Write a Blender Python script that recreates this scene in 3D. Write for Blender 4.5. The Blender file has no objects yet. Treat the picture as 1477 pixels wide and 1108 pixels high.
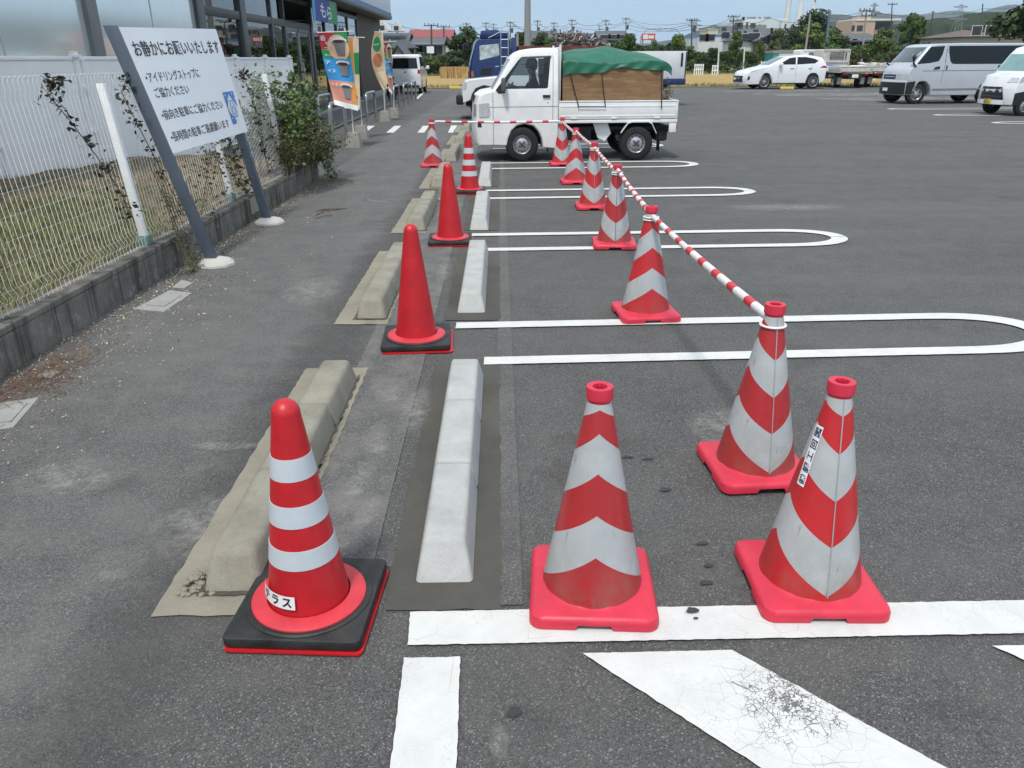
import bpy, bmesh, math, random
from mathutils import Vector, Matrix, noise
random.seed(7)
SC = bpy.context.scene
COL = SC.collection
R = math.radians
# ---------------------------------------------------------------- camera
FPX, CX, CY, CAMH = 1109.0, 738.5, 554.0, 1.556
PITCH, ROLL = math.atan(469/FPX), 0.006
cam = bpy.data.cameras.new('camera')
cam.sensor_fit = 'HORIZONTAL'; cam.sensor_width = 36.0
cam.lens = 36.0*FPX/1477.0
cam.clip_start = 0.05; cam.clip_end = 40000
camo = bpy.data.objects.new('camera', cam); COL.objects.link(camo)
camo.matrix_world = (Matrix.Translation((0, 0, CAMH)) @ Matrix.Rotation(math.pi/2-PITCH, 4, 'X')
                     @ Matrix.Rotation(-ROLL, 4, 'Z'))
SC.camera = camo
# ---------------------------------------------------------------- world, sun, exposure
SUN_EL, SUN_AZ = R(61), R(-160)          # azimuth from +Y towards +X
w = bpy.data.worlds.new('World'); SC.world = w; w.use_nodes = True
nt = w.node_tree
sky = nt.nodes.new('ShaderNodeTexSky'); sky.sky_type = 'NISHITA'; sky.sun_disc = False
sky.sun_elevation = SUN_EL; sky.sun_rotation = SUN_AZ
sky.altitude = 0; sky.air_density = 1.0; sky.dust_density = 0.6; sky.ozone_density = 2.5
bg = nt.nodes['Background']; bg.inputs[1].default_value = 0.15
# low haze veil and thin cloud streaks over the Nishita sky
_tc = nt.nodes.new('ShaderNodeTexCoord'); _sp = nt.nodes.new('ShaderNodeSeparateXYZ'); nt.links.new(_tc.outputs['Generated'], _sp.inputs[0])
_mr = nt.nodes.new('ShaderNodeMapRange'); _mr.interpolation_type = 'SMOOTHSTEP'
for _i, _v in enumerate((0.0, .42, .93, .0)): _mr.inputs[_i+1].default_value = _v
nt.links.new(_sp.outputs[2], _mr.inputs[0])
_nm = nt.nodes.new('ShaderNodeMapping'); _nm.inputs['Scale'].default_value = (2.2, 2.2, 22); nt.links.new(_tc.outputs['Generated'], _nm.inputs[0])
_nz = nt.nodes.new('ShaderNodeTexNoise'); _nz.inputs['Scale'].default_value = 1.6; _nz.inputs['Detail'].default_value = 6; nt.links.new(_nm.outputs[0], _nz.inputs['Vector'])
_cr = nt.nodes.new('ShaderNodeMapRange'); _cr.inputs[1].default_value = .42; _cr.inputs[2].default_value = .75; _cr.inputs[4].default_value = .5; nt.links.new(_nz.outputs[0], _cr.inputs[0])
_m1 = nt.nodes.new('ShaderNodeMix'); _m1.data_type = 'RGBA'; _m1.inputs[7].default_value = (1.75, 2.95, 4.25, 1)
_m2 = nt.nodes.new('ShaderNodeMix'); _m2.data_type = 'RGBA'; _m2.inputs[7].default_value = (3.2, 4.2, 5.0, 1)
_m0 = nt.nodes.new('ShaderNodeMix'); _m0.data_type = 'RGBA'; _m0.inputs[0].default_value = .6; _m0.inputs[7].default_value = (6.2, 6.6, 6.9, 1); nt.links.new(sky.outputs[0], _m0.inputs[6])   # thin high cloud veil
nt.links.new(_mr.outputs[0], _m1.inputs[0]); nt.links.new(_m0.outputs[2], _m1.inputs[6])
nt.links.new(_cr.outputs[0], _m2.inputs[0]); nt.links.new(_m1.outputs[2], _m2.inputs[6])
nt.links.new(_m2.outputs[2], bg.inputs[0])
sun = bpy.data.lights.new('sun', 'SUN'); sun.energy = 2.2; sun.angle = R(7); sun.color = (1, .95, .87)
suno = bpy.data.objects.new('sun', sun); COL.objects.link(suno)
sd = Vector((math.sin(SUN_AZ)*math.cos(SUN_EL), math.cos(SUN_AZ)*math.cos(SUN_EL), math.sin(SUN_EL)))
suno.rotation_euler = sd.to_track_quat('Z', 'Y').to_euler()
SC.view_settings.view_transform = 'Standard'; SC.view_settings.look = 'None'
SC.view_settings.exposure = 0.42; SC.view_settings.gamma = 1; SC.view_settings.use_curve_mapping = False
SC.cycles.max_bounces = 8; SC.cycles.transparent_max_bounces = 16
SC.cycles.use_denoising = True

# ---------------------------------------------------------------- measuring: photo pixel -> place
def ray(x, y):
    a = (x-CX)/FPX; b = -(y-CY)/FPX
    c, s = math.cos(ROLL), math.sin(ROLL)
    a, b = a*c+b*s, b*c-a*s
    return (a, math.cos(PITCH)+b*math.sin(PITCH), -math.sin(PITCH)+b*math.cos(PITCH))
def G(x, y, z=0.0):
    r = ray(x, y); t = (z-CAMH)/r[2]
    return (r[0]*t, r[1]*t)
def P(x, y, Y):
    r = ray(x, y); t = Y/r[1]
    return Vector((r[0]*t, Y, CAMH+r[2]*t))

# ---------------------------------------------------------------- materials
MATS = {}
def M(name, col, rough=.55, metal=0.0, var=.12, vs=4.0, bump=0.0, bs=60.0, spec=.5, col2=None, isl=0.0, coat=0.0, obj=True):
    """procedural principled: noise-varied colour, optional bump"""
    if name in MATS: return MATS[name]
    m = bpy.data.materials.new(name); m.use_nodes = True
    n = m.node_tree.nodes; l = m.node_tree.links
    b = n['Principled BSDF']
    b.inputs['Roughness'].default_value = rough; b.inputs['Metallic'].default_value = metal
    b.inputs['Specular IOR Level'].default_value = spec
    b.inputs['Coat Weight'].default_value = coat; b.inputs['Coat Roughness'].default_value = .06
    tc = n.new('ShaderNodeTexCoord')
    nz = n.new('ShaderNodeTexNoise'); nz.inputs['Scale'].default_value = vs; nz.inputs['Detail'].default_value = 6
    nz.inputs['Roughness'].default_value = .65
    l.new(tc.outputs['Object'], nz.inputs['Vector'])
    mp = n.new('ShaderNodeMapRange'); mp.inputs[1].default_value = .3; mp.inputs[2].default_value = .7
    l.new(nz.outputs[0], mp.inputs[0])
    mx = n.new('ShaderNodeMix'); mx.data_type = 'RGBA'
    c1 = [max(0, c*(1-var)) for c in col]; c2 = col2 if col2 else [min(1, c*(1+var)) for c in col]
    mx.inputs[6].default_value = (*c1, 1); mx.inputs[7].default_value = (*c2, 1)
    l.new(mp.outputs[0], mx.inputs[0])
    out = mx.outputs[2]
    if isl:
        g = n.new('ShaderNodeNewGeometry'); hs = n.new('ShaderNodeHueSaturation')
        m2 = n.new('ShaderNodeMapRange'); m2.inputs[3].default_value = 1-isl; m2.inputs[4].default_value = 1+isl
        l.new(g.outputs['Random Per Island'], m2.inputs[0]); l.new(m2.outputs[0], hs.inputs['Value'])
        m3 = n.new('ShaderNodeMapRange'); m3.inputs[3].default_value = .5-isl*.05; m3.inputs[4].default_value = .5+isl*.05
        l.new(g.outputs['Random Per Island'], m3.inputs[0]); l.new(m3.outputs[0], hs.inputs['Hue'])
        l.new(out, hs.inputs['Color']); out = hs.outputs[0]
    l.new(out, b.inputs['Base Color'])
    if bump:
        bn = n.new('ShaderNodeTexNoise'); bn.inputs['Scale'].default_value = bs; bn.inputs['Detail'].default_value = 4
        l.new(tc.outputs['Object'], bn.inputs['Vector'])
        bp = n.new('ShaderNodeBump'); bp.inputs['Strength'].default_value = bump; bp.inputs['Distance'].default_value = .01
        l.new(bn.outputs[0], bp.inputs['Height']); l.new(bp.outputs[0], b.inputs['Normal'])
    MATS[name] = m
    return m

class NT:
    """small node-building helper for the hand-made materials"""
    def __init__(s, name):
        s.m = bpy.data.materials.new(name); s.m.use_nodes = True; MATS[name] = s.m
        s.n = s.m.node_tree.nodes; s.l = s.m.node_tree.links; s.b = s.n['Principled BSDF']
        s.tc = s.n.new('ShaderNodeTexCoord').outputs['Object']
    def noise(s, scale, detail=5, rough=.6, vec=None, dist=0):
        x = s.n.new('ShaderNodeTexNoise'); x.inputs['Scale'].default_value = scale; x.inputs['Detail'].default_value = detail
        x.inputs['Roughness'].default_value = rough; x.inputs['Distortion'].default_value = dist
        s.l.new(vec or s.tc, x.inputs['Vector']); return x.outputs[0]
    def vor(s, scale, feature='F1', out=0, vec=None):
        x = s.n.new('ShaderNodeTexVoronoi'); x.feature = feature; x.inputs['Scale'].default_value = scale
        s.l.new(vec or s.tc, x.inputs['Vector']); return x.outputs[out]
    def rng(s, v, a, b, c=0., d=1.):
        x = s.n.new('ShaderNodeMapRange'); s.l.new(v, x.inputs[0])
        for i, k in enumerate((a, b, c, d)): x.inputs[i+1].default_value = k
        return x.outputs[0]
    def math(s, op, a, b):
        x = s.n.new('ShaderNodeMath'); x.operation = op
        for i, k in enumerate((a, b)):
            if isinstance(k, (int, float)): x.inputs[i].default_value = k
            else: s.l.new(k, x.inputs[i])
        return x.outputs[0]
    def mix(s, f, a, b, blend='MIX'):
        x = s.n.new('ShaderNodeMix'); x.data_type = 'RGBA'; x.blend_type = blend
        if isinstance(f, (int, float)): x.inputs[0].default_value = f
        else: s.l.new(f, x.inputs[0])
        for i, k in ((6, a), (7, b)):
            if isinstance(k, tuple): x.inputs[i].default_value = (*k, 1)
            else: s.l.new(k, x.inputs[i])
        return x.outputs[2]
    def map(s, scale=(1, 1, 1), loc=(0, 0, 0), rot=(0, 0, 0)):
        x = s.n.new('ShaderNodeMapping'); x.inputs['Scale'].default_value = scale; x.inputs['Location'].default_value = loc
        x.inputs['Rotation'].default_value = rot
        s.l.new(s.tc, x.inputs['Vector']); return x.outputs[0]
    def done(s, col, rough=.8, bump=None, bstr=.4, bdist=.01, spec=.5):
        s.l.new(col, s.b.inputs['Base Color'])
        if isinstance(rough, (int, float)): s.b.inputs['Roughness'].default_value = rough
        else: s.l.new(rough, s.b.inputs['Roughness'])
        s.b.inputs['Specular IOR Level'].default_value = spec
        if bump is not None:
            x = s.n.new('ShaderNodeBump'); x.inputs['Strength'].default_value = bstr; x.inputs['Distance'].default_value = bdist
            s.l.new(bump, x.inputs['Height']); s.l.new(x.outputs[0], s.b.inputs['Normal'])
        return s.m

def asphalt(name, mean, light=.0, dust=.25, edge=None):
    t = NT(name)
    if edge:
        sx = t.n.new('ShaderNodeSeparateXYZ'); t.l.new(t.tc, sx.inputs[0])
        xx = t.math('ADD', sx.outputs[0], t.math('MULTIPLY', t.math('SUBTRACT', t.noise(3.5, 6, .75), .5), .5))
        t.l.new(t.rng(xx, edge[1], edge[0]), t.b.inputs['Alpha'])
    cell = t.vor(270, out=1); dist = t.vor(270, out=0)
    sep = t.n.new('ShaderNodeSeparateColor'); t.l.new(cell, sep.inputs[0])
    r = sep.outputs[0]
    base = t.mix(r, tuple(mean*k for k in (.42, .42, .41)), tuple(mean*k for k in (1.62, 1.6, 1.55)))
    pale = t.math('GREATER_THAN', sep.outputs[1], .95)
    base = t.mix(t.math('MULTIPLY', pale, .8), base, (.30, .295, .28))
    big = t.rng(t.noise(.55, 7, .62), .35, .68)
    base = t.mix(t.math('MULTIPLY', big, .8), base, t.mix(.5, base, (mean*1.75, mean*1.72, mean*1.62)))
    mid = t.rng(t.noise(4.5, 6, .7), .45, .75)
    base = t.mix(t.math('MULTIPLY', mid, dust), base, (mean*2.1, mean*2.0, mean*1.8))
    dk = t.rng(t.noise(2.3, 5, .6, t.map(loc=(9, 4, 0))), .60, .72)
    base = t.mix(t.math('MULTIPLY', dk, .4), base, tuple(mean*k for k in (.5, .5, .5)))
    # long faint wheel-swept streaks
    st = t.rng(t.noise(1.0, 4, .55, t.map((.12, 1.6, 1), rot=(0, 0, .3))), .5, .75)
    base = t.mix(t.math('MULTIPLY', st, .42), base, (mean*1.8, mean*1.76, mean*1.68))
    return t.done(base, t.rng(t.noise(3, 4), .3, .7, .75, .95), t.math('ADD', dist, t.math('MULTIPLY', t.noise(60, 3), .6)), .55, .006, .35)

def paint(name, col, patch=None, wear=.5, cracks=1.0):
    t = NT(name)
    warped = t.mix(.05, t.tc, t.n.new('ShaderNodeTexNoise').outputs[1])
    e1 = t.vor(7, 'DISTANCE_TO_EDGE', 0, warped)
    crack = t.math('MULTIPLY', t.math('LESS_THAN', e1, .0035), t.rng(t.noise(2.2, 2), .5, .6, 0, .45*cracks))
    if patch:
        d = t.n.new('ShaderNodeVectorMath'); d.operation = 'DISTANCE'; d.inputs[1].default_value = (patch[0], patch[1], .0095)
        t.l.new(t.tc, d.inputs[0])
        dd = t.math('ADD', d.outputs['Value'], t.math('MULTIPLY', t.math('SUBTRACT', t.noise(14, 5, .7), .5), .30))
        region = t.rng(dd, patch[2], patch[2]*.15)
        e2 = t.vor(75, 'DISTANCE_TO_EDGE', 0, t.mix(.02, t.tc, t.n.new('ShaderNodeTexNoise').outputs[1]))
        fl = t.noise(85, 5, .8, dist=.9); fl2 = t.noise(30, 4, .7, dist=.6)
        crack = t.math('MAXIMUM', crack, t.math('GREATER_THAN', t.math('ADD', t.math('MULTIPLY', fl, .6), t.math('MULTIPLY', fl2, .4)), t.math('SUBTRACT', .70, t.math('MULTIPLY', region, .20))))
        crack = t.math('MAXIMUM', crack, t.math('MULTIPLY', t.math('LESS_THAN', e2, t.math('MULTIPLY', region, .10)), t.math('GREATER_THAN', fl2, .47)))
        e3 = t.vor(24, 'DISTANCE_TO_EDGE', 0, warped)
        crack = t.math('MAXIMUM', crack, t.math('LESS_THAN', e3, t.math('MULTIPLY', t.rng(dd, patch[2]*1.6, patch[2]*.4), .012)))
    ch = t.math('MULTIPLY', t.math('GREATER_THAN', t.noise(150, 3, .7), .62), t.rng(t.noise(5, 4, .7), .50, .75, 0, wear))
    crack = t.math('MAXIMUM', crack, ch)
    grime = t.rng(t.noise(6, 6, .7), .4, .75)
    c = t.mix(t.math('MULTIPLY', grime, .38), col, tuple(k*.62 for k in (col[0], col[1]*.98, col[2]*.92)))
    tr = t.rng(t.noise(3.5, 5, .7, t.map((1, .5, 1))), .58, .72)
    c = t.mix(t.math('MULTIPLY', tr, .32), c, (.36, .35, .33))
    c = t.mix(t.math('MULTIPLY', crack, .88), c, (.08, .08, .077))
    return t.done(c, .7, t.math('ADD', t.noise(170, 3), t.math('MULTIPLY', crack, -1.2)), .4, .004, .4)

def concrete(name, col, dark, stain=.5, fine=.25, vs=3.0, grit=140):
    t = NT(name)
    a = t.rng(t.noise(vs, 7, .68), .38, .7)
    c = t.mix(t.math('MULTIPLY', a, stain), col, dark)
    g = t.rng(t.noise(grit, 4, .7), .35, .7)
    c = t.mix(t.math('MULTIPLY', g, fine), c, tuple(k*.5 for k in col))
    pits = t.math('LESS_THAN', t.vor(70), t.rng(t.noise(7, 3), .5, .8, 0, .22))
    c = t.mix(t.math('MULTIPLY', pits, .55), c, tuple(k*.4 for k in dark))
    return t.done(c, .88, t.math('ADD', t.noise(grit, 3), t.math('MULTIPLY', pits, -1)), .35, .006, .3)

# ---------------------------------------------------------------- mesh helpers
class MB:
    def __init__(s): s.bm = bmesh.new(); s.mi = 0
    def _tag(s, faces):
        for f in faces: f.material_index = s.mi
    def box(s, c, size, rot=None, bev=0.0, seg=2):
        r = bmesh.ops.create_cube(s.bm, size=1.0)
        vs = r['verts']
        m = Matrix.Translation(c) @ (rot.to_4x4() if rot else Matrix.Identity(4)) @ Matrix.Diagonal((*size, 1))
        bmesh.ops.transform(s.bm, matrix=m, verts=vs)
        fs = {f for v in vs for f in v.link_faces}
        s._tag(fs)
        if bev:
            es = {e for v in vs for e in v.link_edges}
            r2 = bmesh.ops.bevel(s.bm, geom=list(es), offset=bev, segments=seg, affect='EDGES', profile=.5)
            s._tag(r2['faces'])
        return s
    def tube(s, pts, r, seg=6, cap=True):
        pts = [Vector(p) for p in pts]
        rs = r if isinstance(r, (list, tuple)) else [r]*len(pts)
        rings = []
        up = None
        for i, p in enumerate(pts):
            d = (pts[min(i+1, len(pts)-1)] - pts[max(i-1, 0)])
            if d.length < 1e-9: d = Vector((0, 0, 1))
            d.normalize()
            if up is None: up = Vector((0, 0, 1)) if abs(d.z) < .9 else Vector((1, 0, 0))
            a = d.cross(up).normalized(); b = a.cross(d).normalized(); up = b
            rings.append([s.bm.verts.new(p + (a*math.cos(t)+b*math.sin(t))*rs[i]) for t in [2*math.pi*k/seg for k in range(seg)]])
        fs = []
        for i in range(len(rings)-1):
            for k in range(seg):
                fs.append(s.bm.faces.new((rings[i][k], rings[i][(k+1) % seg], rings[i+1][(k+1) % seg], rings[i+1][k])))
        if cap:
            fs.append(s.bm.faces.new(rings[0][::-1])); fs.append(s.bm.faces.new(rings[-1]))
        s._tag(fs); return s
    def lathe(s, prof, seg=32, c=(0, 0, 0), mat=None, capb=False, capt=False, axis='Z'):
        c = Vector(c)
        rings = []
        for r, z in prof:
            ring = []
            for k in range(seg):
                t = 2*math.pi*k/seg
                v = Vector((r*math.cos(t), r*math.sin(t), z))
                if axis == 'Y': v = Vector((v.x, v.z, v.y))
                if axis == 'X': v = Vector((v.z, v.x, v.y))
                ring.append(s.bm.verts.new(c+v))
            rings.append(ring)
        fs = []
        for i in range(len(rings)-1):
            for k in range(seg):
                f = s.bm.faces.new((rings[i][k], rings[i][(k+1) % seg], rings[i+1][(k+1) % seg], rings[i+1][k]))
                f.material_index = mat[i] if mat else s.mi
        if capb: f = s.bm.faces.new(rings[0][::-1]); f.material_index = mat[0] if mat else s.mi
        if capt: f = s.bm.faces.new(rings[-1]); f.material_index = mat[-1] if mat else s.mi
        return s
    def poly(s, pts):
        f = s.bm.faces.new([s.bm.verts.new(Vector(p)) for p in pts]); f.material_index = s.mi; return s
    def prism(s, pts, vec, caps=True):
        """polygon pts (3D) extruded along vec"""
        vec = Vector(vec)
        a = [s.bm.verts.new(Vector(p)) for p in pts]; b = [s.bm.verts.new(Vector(p)+vec) for p in pts]
        n = len(pts); fs = []
        for i in range(n): fs.append(s.bm.faces.new((a[i], a[(i+1) % n], b[(i+1) % n], b[i])))
        if caps:
            for q in (a[::-1], b):
                f = s.bm.faces.new(q); fs.append(f)
        s._tag(fs); return s
    def grid(s, fn, nu, nv, wrap=False):
        vs = [[s.bm.verts.new(Vector(fn(i/nu, j/nv))) for j in range(nv+1)] for i in range(nu+1)]
        for i in range(nu):
            for j in range(nv):
                f = s.bm.faces.new((vs[i][j], vs[i+1][j], vs[i+1][j+1], vs[i][j+1])); f.material_index = s.mi
        return s
    def ball(s, c, r, sc=(1, 1, 1), sub=2):
        q = bmesh.ops.create_icosphere(s.bm, subdivisions=sub, radius=r)
        bmesh.ops.transform(s.bm, matrix=Matrix.Translation(c) @ Matrix.Diagonal((*sc, 1)), verts=q['verts'])
        s._tag({f for v in q['verts'] for f in v.link_faces}); return s
    def bevel_all(s, off, ang=40, seg=2):
        s.bm.normal_update()
        es = [e for e in s.bm.edges if len(e.link_faces) == 2 and e.calc_face_angle(0) > R(ang)]
        bmesh.ops.bevel(s.bm, geom=es, offset=off, segments=seg, affect='EDGES', profile=.5)
        return s
    def build(s, name, mats, parent=None, smooth=35, loc=None, recalc=True):
        if recalc: bmesh.ops.recalc_face_normals(s.bm, faces=s.bm.faces[:])
        me = bpy.data.meshes.new(name); s.bm.to_mesh(me); s.bm.free()
        for m in (mats if isinstance(mats, (list, tuple)) else [mats]): me.materials.append(m)
        if smooth:
            me.polygons.foreach_set('use_smooth', [True]*len(me.polygons))
            me.set_sharp_from_angle(angle=R(smooth))
        o = bpy.data.objects.new(name, me); COL.objects.link(o)
        if parent: o.parent = parent
        if loc: o.location = loc
        return o

def rawmesh(name, verts, faces, mats, parent=None, mi=None, smooth=False):
    me = bpy.data.meshes.new(name); me.from_pydata(verts, [], faces); me.update()
    for m in (mats if isinstance(mats, (list, tuple)) else [mats]): me.materials.append(m)
    if mi: me.polygons.foreach_set('material_index', mi)
    if smooth: me.polygons.foreach_set('use_smooth', [True]*len(me.polygons))
    o = bpy.data.objects.new(name, me); COL.objects.link(o)
    if parent: o.parent = parent
    return o

def thing(name, label, cat, loc=(0, 0, 0), rz=0.0, group=None):
    o = bpy.data.objects.new(name, None); COL.objects.link(o)
    o.empty_display_size = .2
    o.location = loc; o.rotation_euler = (0, 0, rz); o['label'] = label; o['category'] = cat
    if group: o['group'] = group
    return o
def tag(o, label, cat, group=None, kind=None):
    o['label'] = label; o['category'] = cat
    if group: o['group'] = group
    if kind: o['kind'] = kind
    return o
def struct(o, kind='structure'):
    o['kind'] = kind; return o
def copy_tree(o, parent=None):
    c = o.copy(); COL.objects.link(c)
    if parent: c.parent = parent
    for ch in o.children: copy_tree(ch, c)
    return c

def text_geo(body, size=.1, bold=0.0, align='LEFT', spacing=1.0):
    cu = bpy.data.curves.new('lettering', 'FONT'); cu.body = body; cu.size = size; cu.offset = bold
    cu.align_x = align; cu.space_character = spacing; cu.resolution_u = 3
    ob = bpy.data.objects.new('lettering', cu); COL.objects.link(ob)
    dg = bpy.context.evaluated_depsgraph_get(); dg.update()
    me = ob.evaluated_get(dg).to_mesh()
    V = [v.co.copy() for v in me.vertices]; F = [tuple(p.vertices) for p in me.polygons]
    ob.evaluated_get(dg).to_mesh_clear()
    bpy.data.objects.remove(ob); bpy.data.curves.remove(cu)
    return V, F
def text_on(name, items, fn, mat, parent, fit=None):
    """items: (body, u, v, size, bold[, width]); fn maps (u, v) -> point"""
    VV, FF = [], []
    for it in items:
        V, F = text_geo(it[0], it[3], it[4])
        sx = 1.0
        if len(it) > 5 and it[5]:
            x0 = min(v.x for v in V); x1 = max(v.x for v in V); sx = it[5]/(x1-x0)
            for v in V: v.x = (v.x-x0)*sx
        if len(it) > 6:                                  # turned text
            c, s_ = math.cos(it[6]), math.sin(it[6])
            for v in V: v.x, v.y = v.x*c-v.y*s_, v.x*s_+v.y*c
        b = len(VV)
        VV += [fn(it[1]+v.x, it[2]+v.y) for v in V]
        FF += [tuple(b+i for i in f) for f in F]
    return rawmesh(name, VV, FF, mat, parent)

def shape_on(mb, poly, fn, step=.05):
    """flat polygon in (u, v) cut finely and laid on the surface fn"""
    t = bmesh.new()
    t.faces.new([t.verts.new((u, v, 0)) for u, v in poly])
    us = [p[0] for p in poly]; vs = [p[1] for p in poly]
    for lo, hi, ax in ((min(us), max(us), 0), (min(vs), max(vs), 1)):
        k = lo+step
        while k < hi-1e-4:
            co = (k, 0, 0) if ax == 0 else (0, k, 0); no = (1, 0, 0) if ax == 0 else (0, 1, 0)
            bmesh.ops.bisect_plane(t, geom=t.verts[:]+t.edges[:]+t.faces[:], plane_co=co, plane_no=no)
            k += step
    bmesh.ops.triangulate(t, faces=t.faces[:])
    mp = {v: mb.bm.verts.new(fn(v.co.x, v.co.y)) for v in t.verts}
    for f in t.faces:
        g = mb.bm.faces.new([mp[v] for v in f.verts]); g.material_index = mb.mi
    t.free()
def ell(cu, cv, ru, rv, n=20, a0=0, a1=2*math.pi):
    return [(cu+ru*math.cos(a0+(a1-a0)*k/n), cv+rv*math.sin(a0+(a1-a0)*k/n)) for k in range(n if abs(a1-a0) > 6.2 else n+1)]
# ================================================================ GROUND
ROT = -.0125                                   # the rows of stops drift slightly left with distance
A_LOT = asphalt('asphalt_lot', .079, dust=.28)
A_WORN = asphalt('asphalt_worn', .12, dust=.55)
A_STRIP = asphalt('asphalt_strip', .093, dust=.4)
PAINT = paint('road_paint', (.64, .645, .62), None, .75)
PAINT_OLD = paint('road_paint_cracked', (.64, .645, .62), (.72, 1.52, .15), .8)
def worn_paint(name, keep):
    t = NT(name)
    a = t.rng(t.noise(3.0, 8, .8, t.map((.35, 1.2, 1))), .62-keep*.3, .80-keep*.3)
    t.l.new(t.math('MULTIPLY', a, .75), t.b.inputs['Alpha'])
    return t.done(t.mix(t.noise(8, 5), (.55, .55, .53), (.66, .66, .64)), .75, spec=.3)
PAINT_WORN = worn_paint('road_paint_worn', .45)
BED_NEW = concrete('mortar_fresh', (.10, .096, .084), (.05, .047, .038), .8, .25, 1.3)
BED_OLD = concrete('mortar_old', (.31, .285, .225), (.17, .155, .118), .6, .35, 3.5)
CON_OLD = concrete('concrete_weathered', (.33, .31, .25), (.17, .158, .125), .7, .45, 6)
CON_NEW = concrete('concrete_pale', (.47, .475, .455), (.31, .32, .305), .65, .2, 7)
CON_GREY = concrete('concrete_grey', (.36, .36, .34), (.24, .24, .22), .5, .3, 5)

def field_mat():
    t = NT('field_stubble')
    rows = t.noise(1.2, 5, .7, t.map((.35, 2.2, 1)))
    c = t.mix(t.rng(rows, .35, .68), (.30, .205, .075), (.50, .36, .15))
    c = t.mix(t.rng(t.noise(6, 5, .8), .5, .8), c, (.20, .14, .055))
    sep = t.n.new('ShaderNodeSeparateXYZ'); t.l.new(t.tc, sep.inputs[0])
    yy = t.math('ADD', sep.outputs[1], t.math('MULTIPLY', t.noise(.25, 5), 6))
    near = t.rng(yy, 56, 51.5); far = t.rng(yy, 84, 92)
    c = t.mix(t.math('MULTIPLY', near, .8), c, t.mix(t.noise(2, 6, .8), (.10, .10, .035), (.22, .17, .07)))
    c = t.mix(far, c, t.mix(t.rng(t.noise(.8, 6, .8), .35, .7), (.075, .11, .03), (.20, .19, .07)))
    return t.done(c, .95, t.noise(9, 5, .8), .8, .08, .2)
def land_mat():
    t = NT('farmland')
    c = t.mix(t.rng(t.noise(.02, 6), .35, .65), (.07, .10, .035), (.15, .15, .075))
    c = t.mix(t.rng(t.noise(.5, 6, .8), .4, .7), c, (.10, .12, .05))
    return t.done(c, .95, t.noise(2, 5), .6, .1, .2)
def sheet(name, x0, x1, y0, y1, z, mat, nx=1, ny=1):
    o = MB().grid(lambda u, v: (x0+(x1-x0)*u, y0+(y1-y0)*v, z), nx, ny).build(name, mat, smooth=0)
    return struct(o)
sheet('ground', -5900, 5900, -640, 5600, -.03, land_mat())
sheet('parking_lot', -60, 70, -12, 47.2, 0.0, A_LOT)
sheet('field', -60, 130, 47.25, 108, .02, field_mat(), 20, 10)

sheet('walkway', -2.72, -.70, -4, 40, .003, asphalt('asphalt_walkway', .100, dust=.45, edge=(-1.35, -.85)))
# asphalt band between the two rows of stops, dusted with concrete
mbx = MB(); mbx.grid(lambda u, v: (-.80-.16*u*0+.36*u+ROT*(1.88+18*v), 1.88+18*v, .0045), 2, 12)
struct(mbx.build('worn_asphalt_strip', asphalt('asphalt_scuffed', .105, dust=.9), smooth=0))
mbx = MB(); mbx.grid(lambda u, v: (-.055+.085*u+ROT*(1.9+12*v-2), 1.92+12*v, .0048), 2, 12)
struct(mbx.build('cut_asphalt_strip', A_STRIP, smooth=0))

def jag(poly, step=.03, amp=.004, seed=1):
    """polygon outline with small ragged edges"""
    rnd = random.Random(seed); out = []
    for i in range(len(poly)):
        a = Vector((*poly[i], 0)); b = Vector((*poly[(i+1) % len(poly)], 0)); n = max(1, int((b-a).length/step))
        for k in range(n):
            p = a.lerp(b, k/n); out.append((p.x+rnd.uniform(-amp, amp), p.y+rnd.uniform(-amp, amp)))
    return out
def flat(name, poly, z, mat, amp=.004, step=.03, seed=1):
    mb = MB(); mb.poly([(x, y, z) for x, y in jag(poly, step, amp, seed)])
    bmesh.ops.triangulate(mb.bm, faces=mb.bm.faces[:])
    for f in mb.bm.faces:
        f.normal_update()
        if f.normal.z < 0: f.normal_flip()
    return struct(mb.build(name, mat, smooth=0, recalc=False))
# ---- painted lines
flat('parking_line', [(-.304, 1.741), (6, 1.86), (6, 2.01), (-.314, 1.885)], .009, PAINT, .0014, .018)
flat('hatch_edge_line', [(-.308, 1.69), (-.15, 1.693), (-.105, .4), (-.26, .4)], .009, PAINT, .0014, .018)
for k in range(4):
    x = .194+1.17*k
    flat('hatch_stripe', [(x, 1.703+.02*k), (x+.425, 1.713+.02*k), (x+1.45, .7), (x+1.02, .7)], .0095, PAINT_OLD, .0014, .018, seed=20+k)
def uline(name, xu, xl, apex, yc, slope, hs, wd, z=.009, flip=1, mat=None, xend=None, a=.62, seed=1):
    """long U shaped double line; flip=-1: closed end at the left"""
    n = 18
    def curve(h, apx, aa):
        pts = []
        for k in range(n+1):
            t = math.pi/2-math.pi*k/n
            ct = max(0, math.cos(t))**.8
            pts.append((apx-flip*aa*(1-ct), h*math.sin(t)))
        return pts
    o = curve(hs+wd/2, apex, a); i = curve(hs-wd/2, apex-flip*wd*1.3, a*.86)
    Y = lambda x, y: (x, yc+slope*x+y)
    up = [Y(xu, hs+wd/2)]+[Y(*p) for p in o[:n//2+1]]+[Y(*p) for p in i[:n//2+1][::-1]]+[Y(xu, hs-wd/2)]
    lo = [Y(xl, -hs-wd/2)]+[Y(*p) for p in o[n//2:][::-1]]+[Y(*p) for p in i[n//2:]]+[Y(xl, -hs+wd/2)]
    lo = [(x, y-.012) for x, y in lo]
    flat(name, up, z, mat or PAINT, .0014, .03, seed); flat(name, lo, z, mat or PAINT, .0014, .03, seed+1)
uline('parking_line', -.351, -.155, 3.30, 4.322, .045, .308, .115, seed=3)
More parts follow.
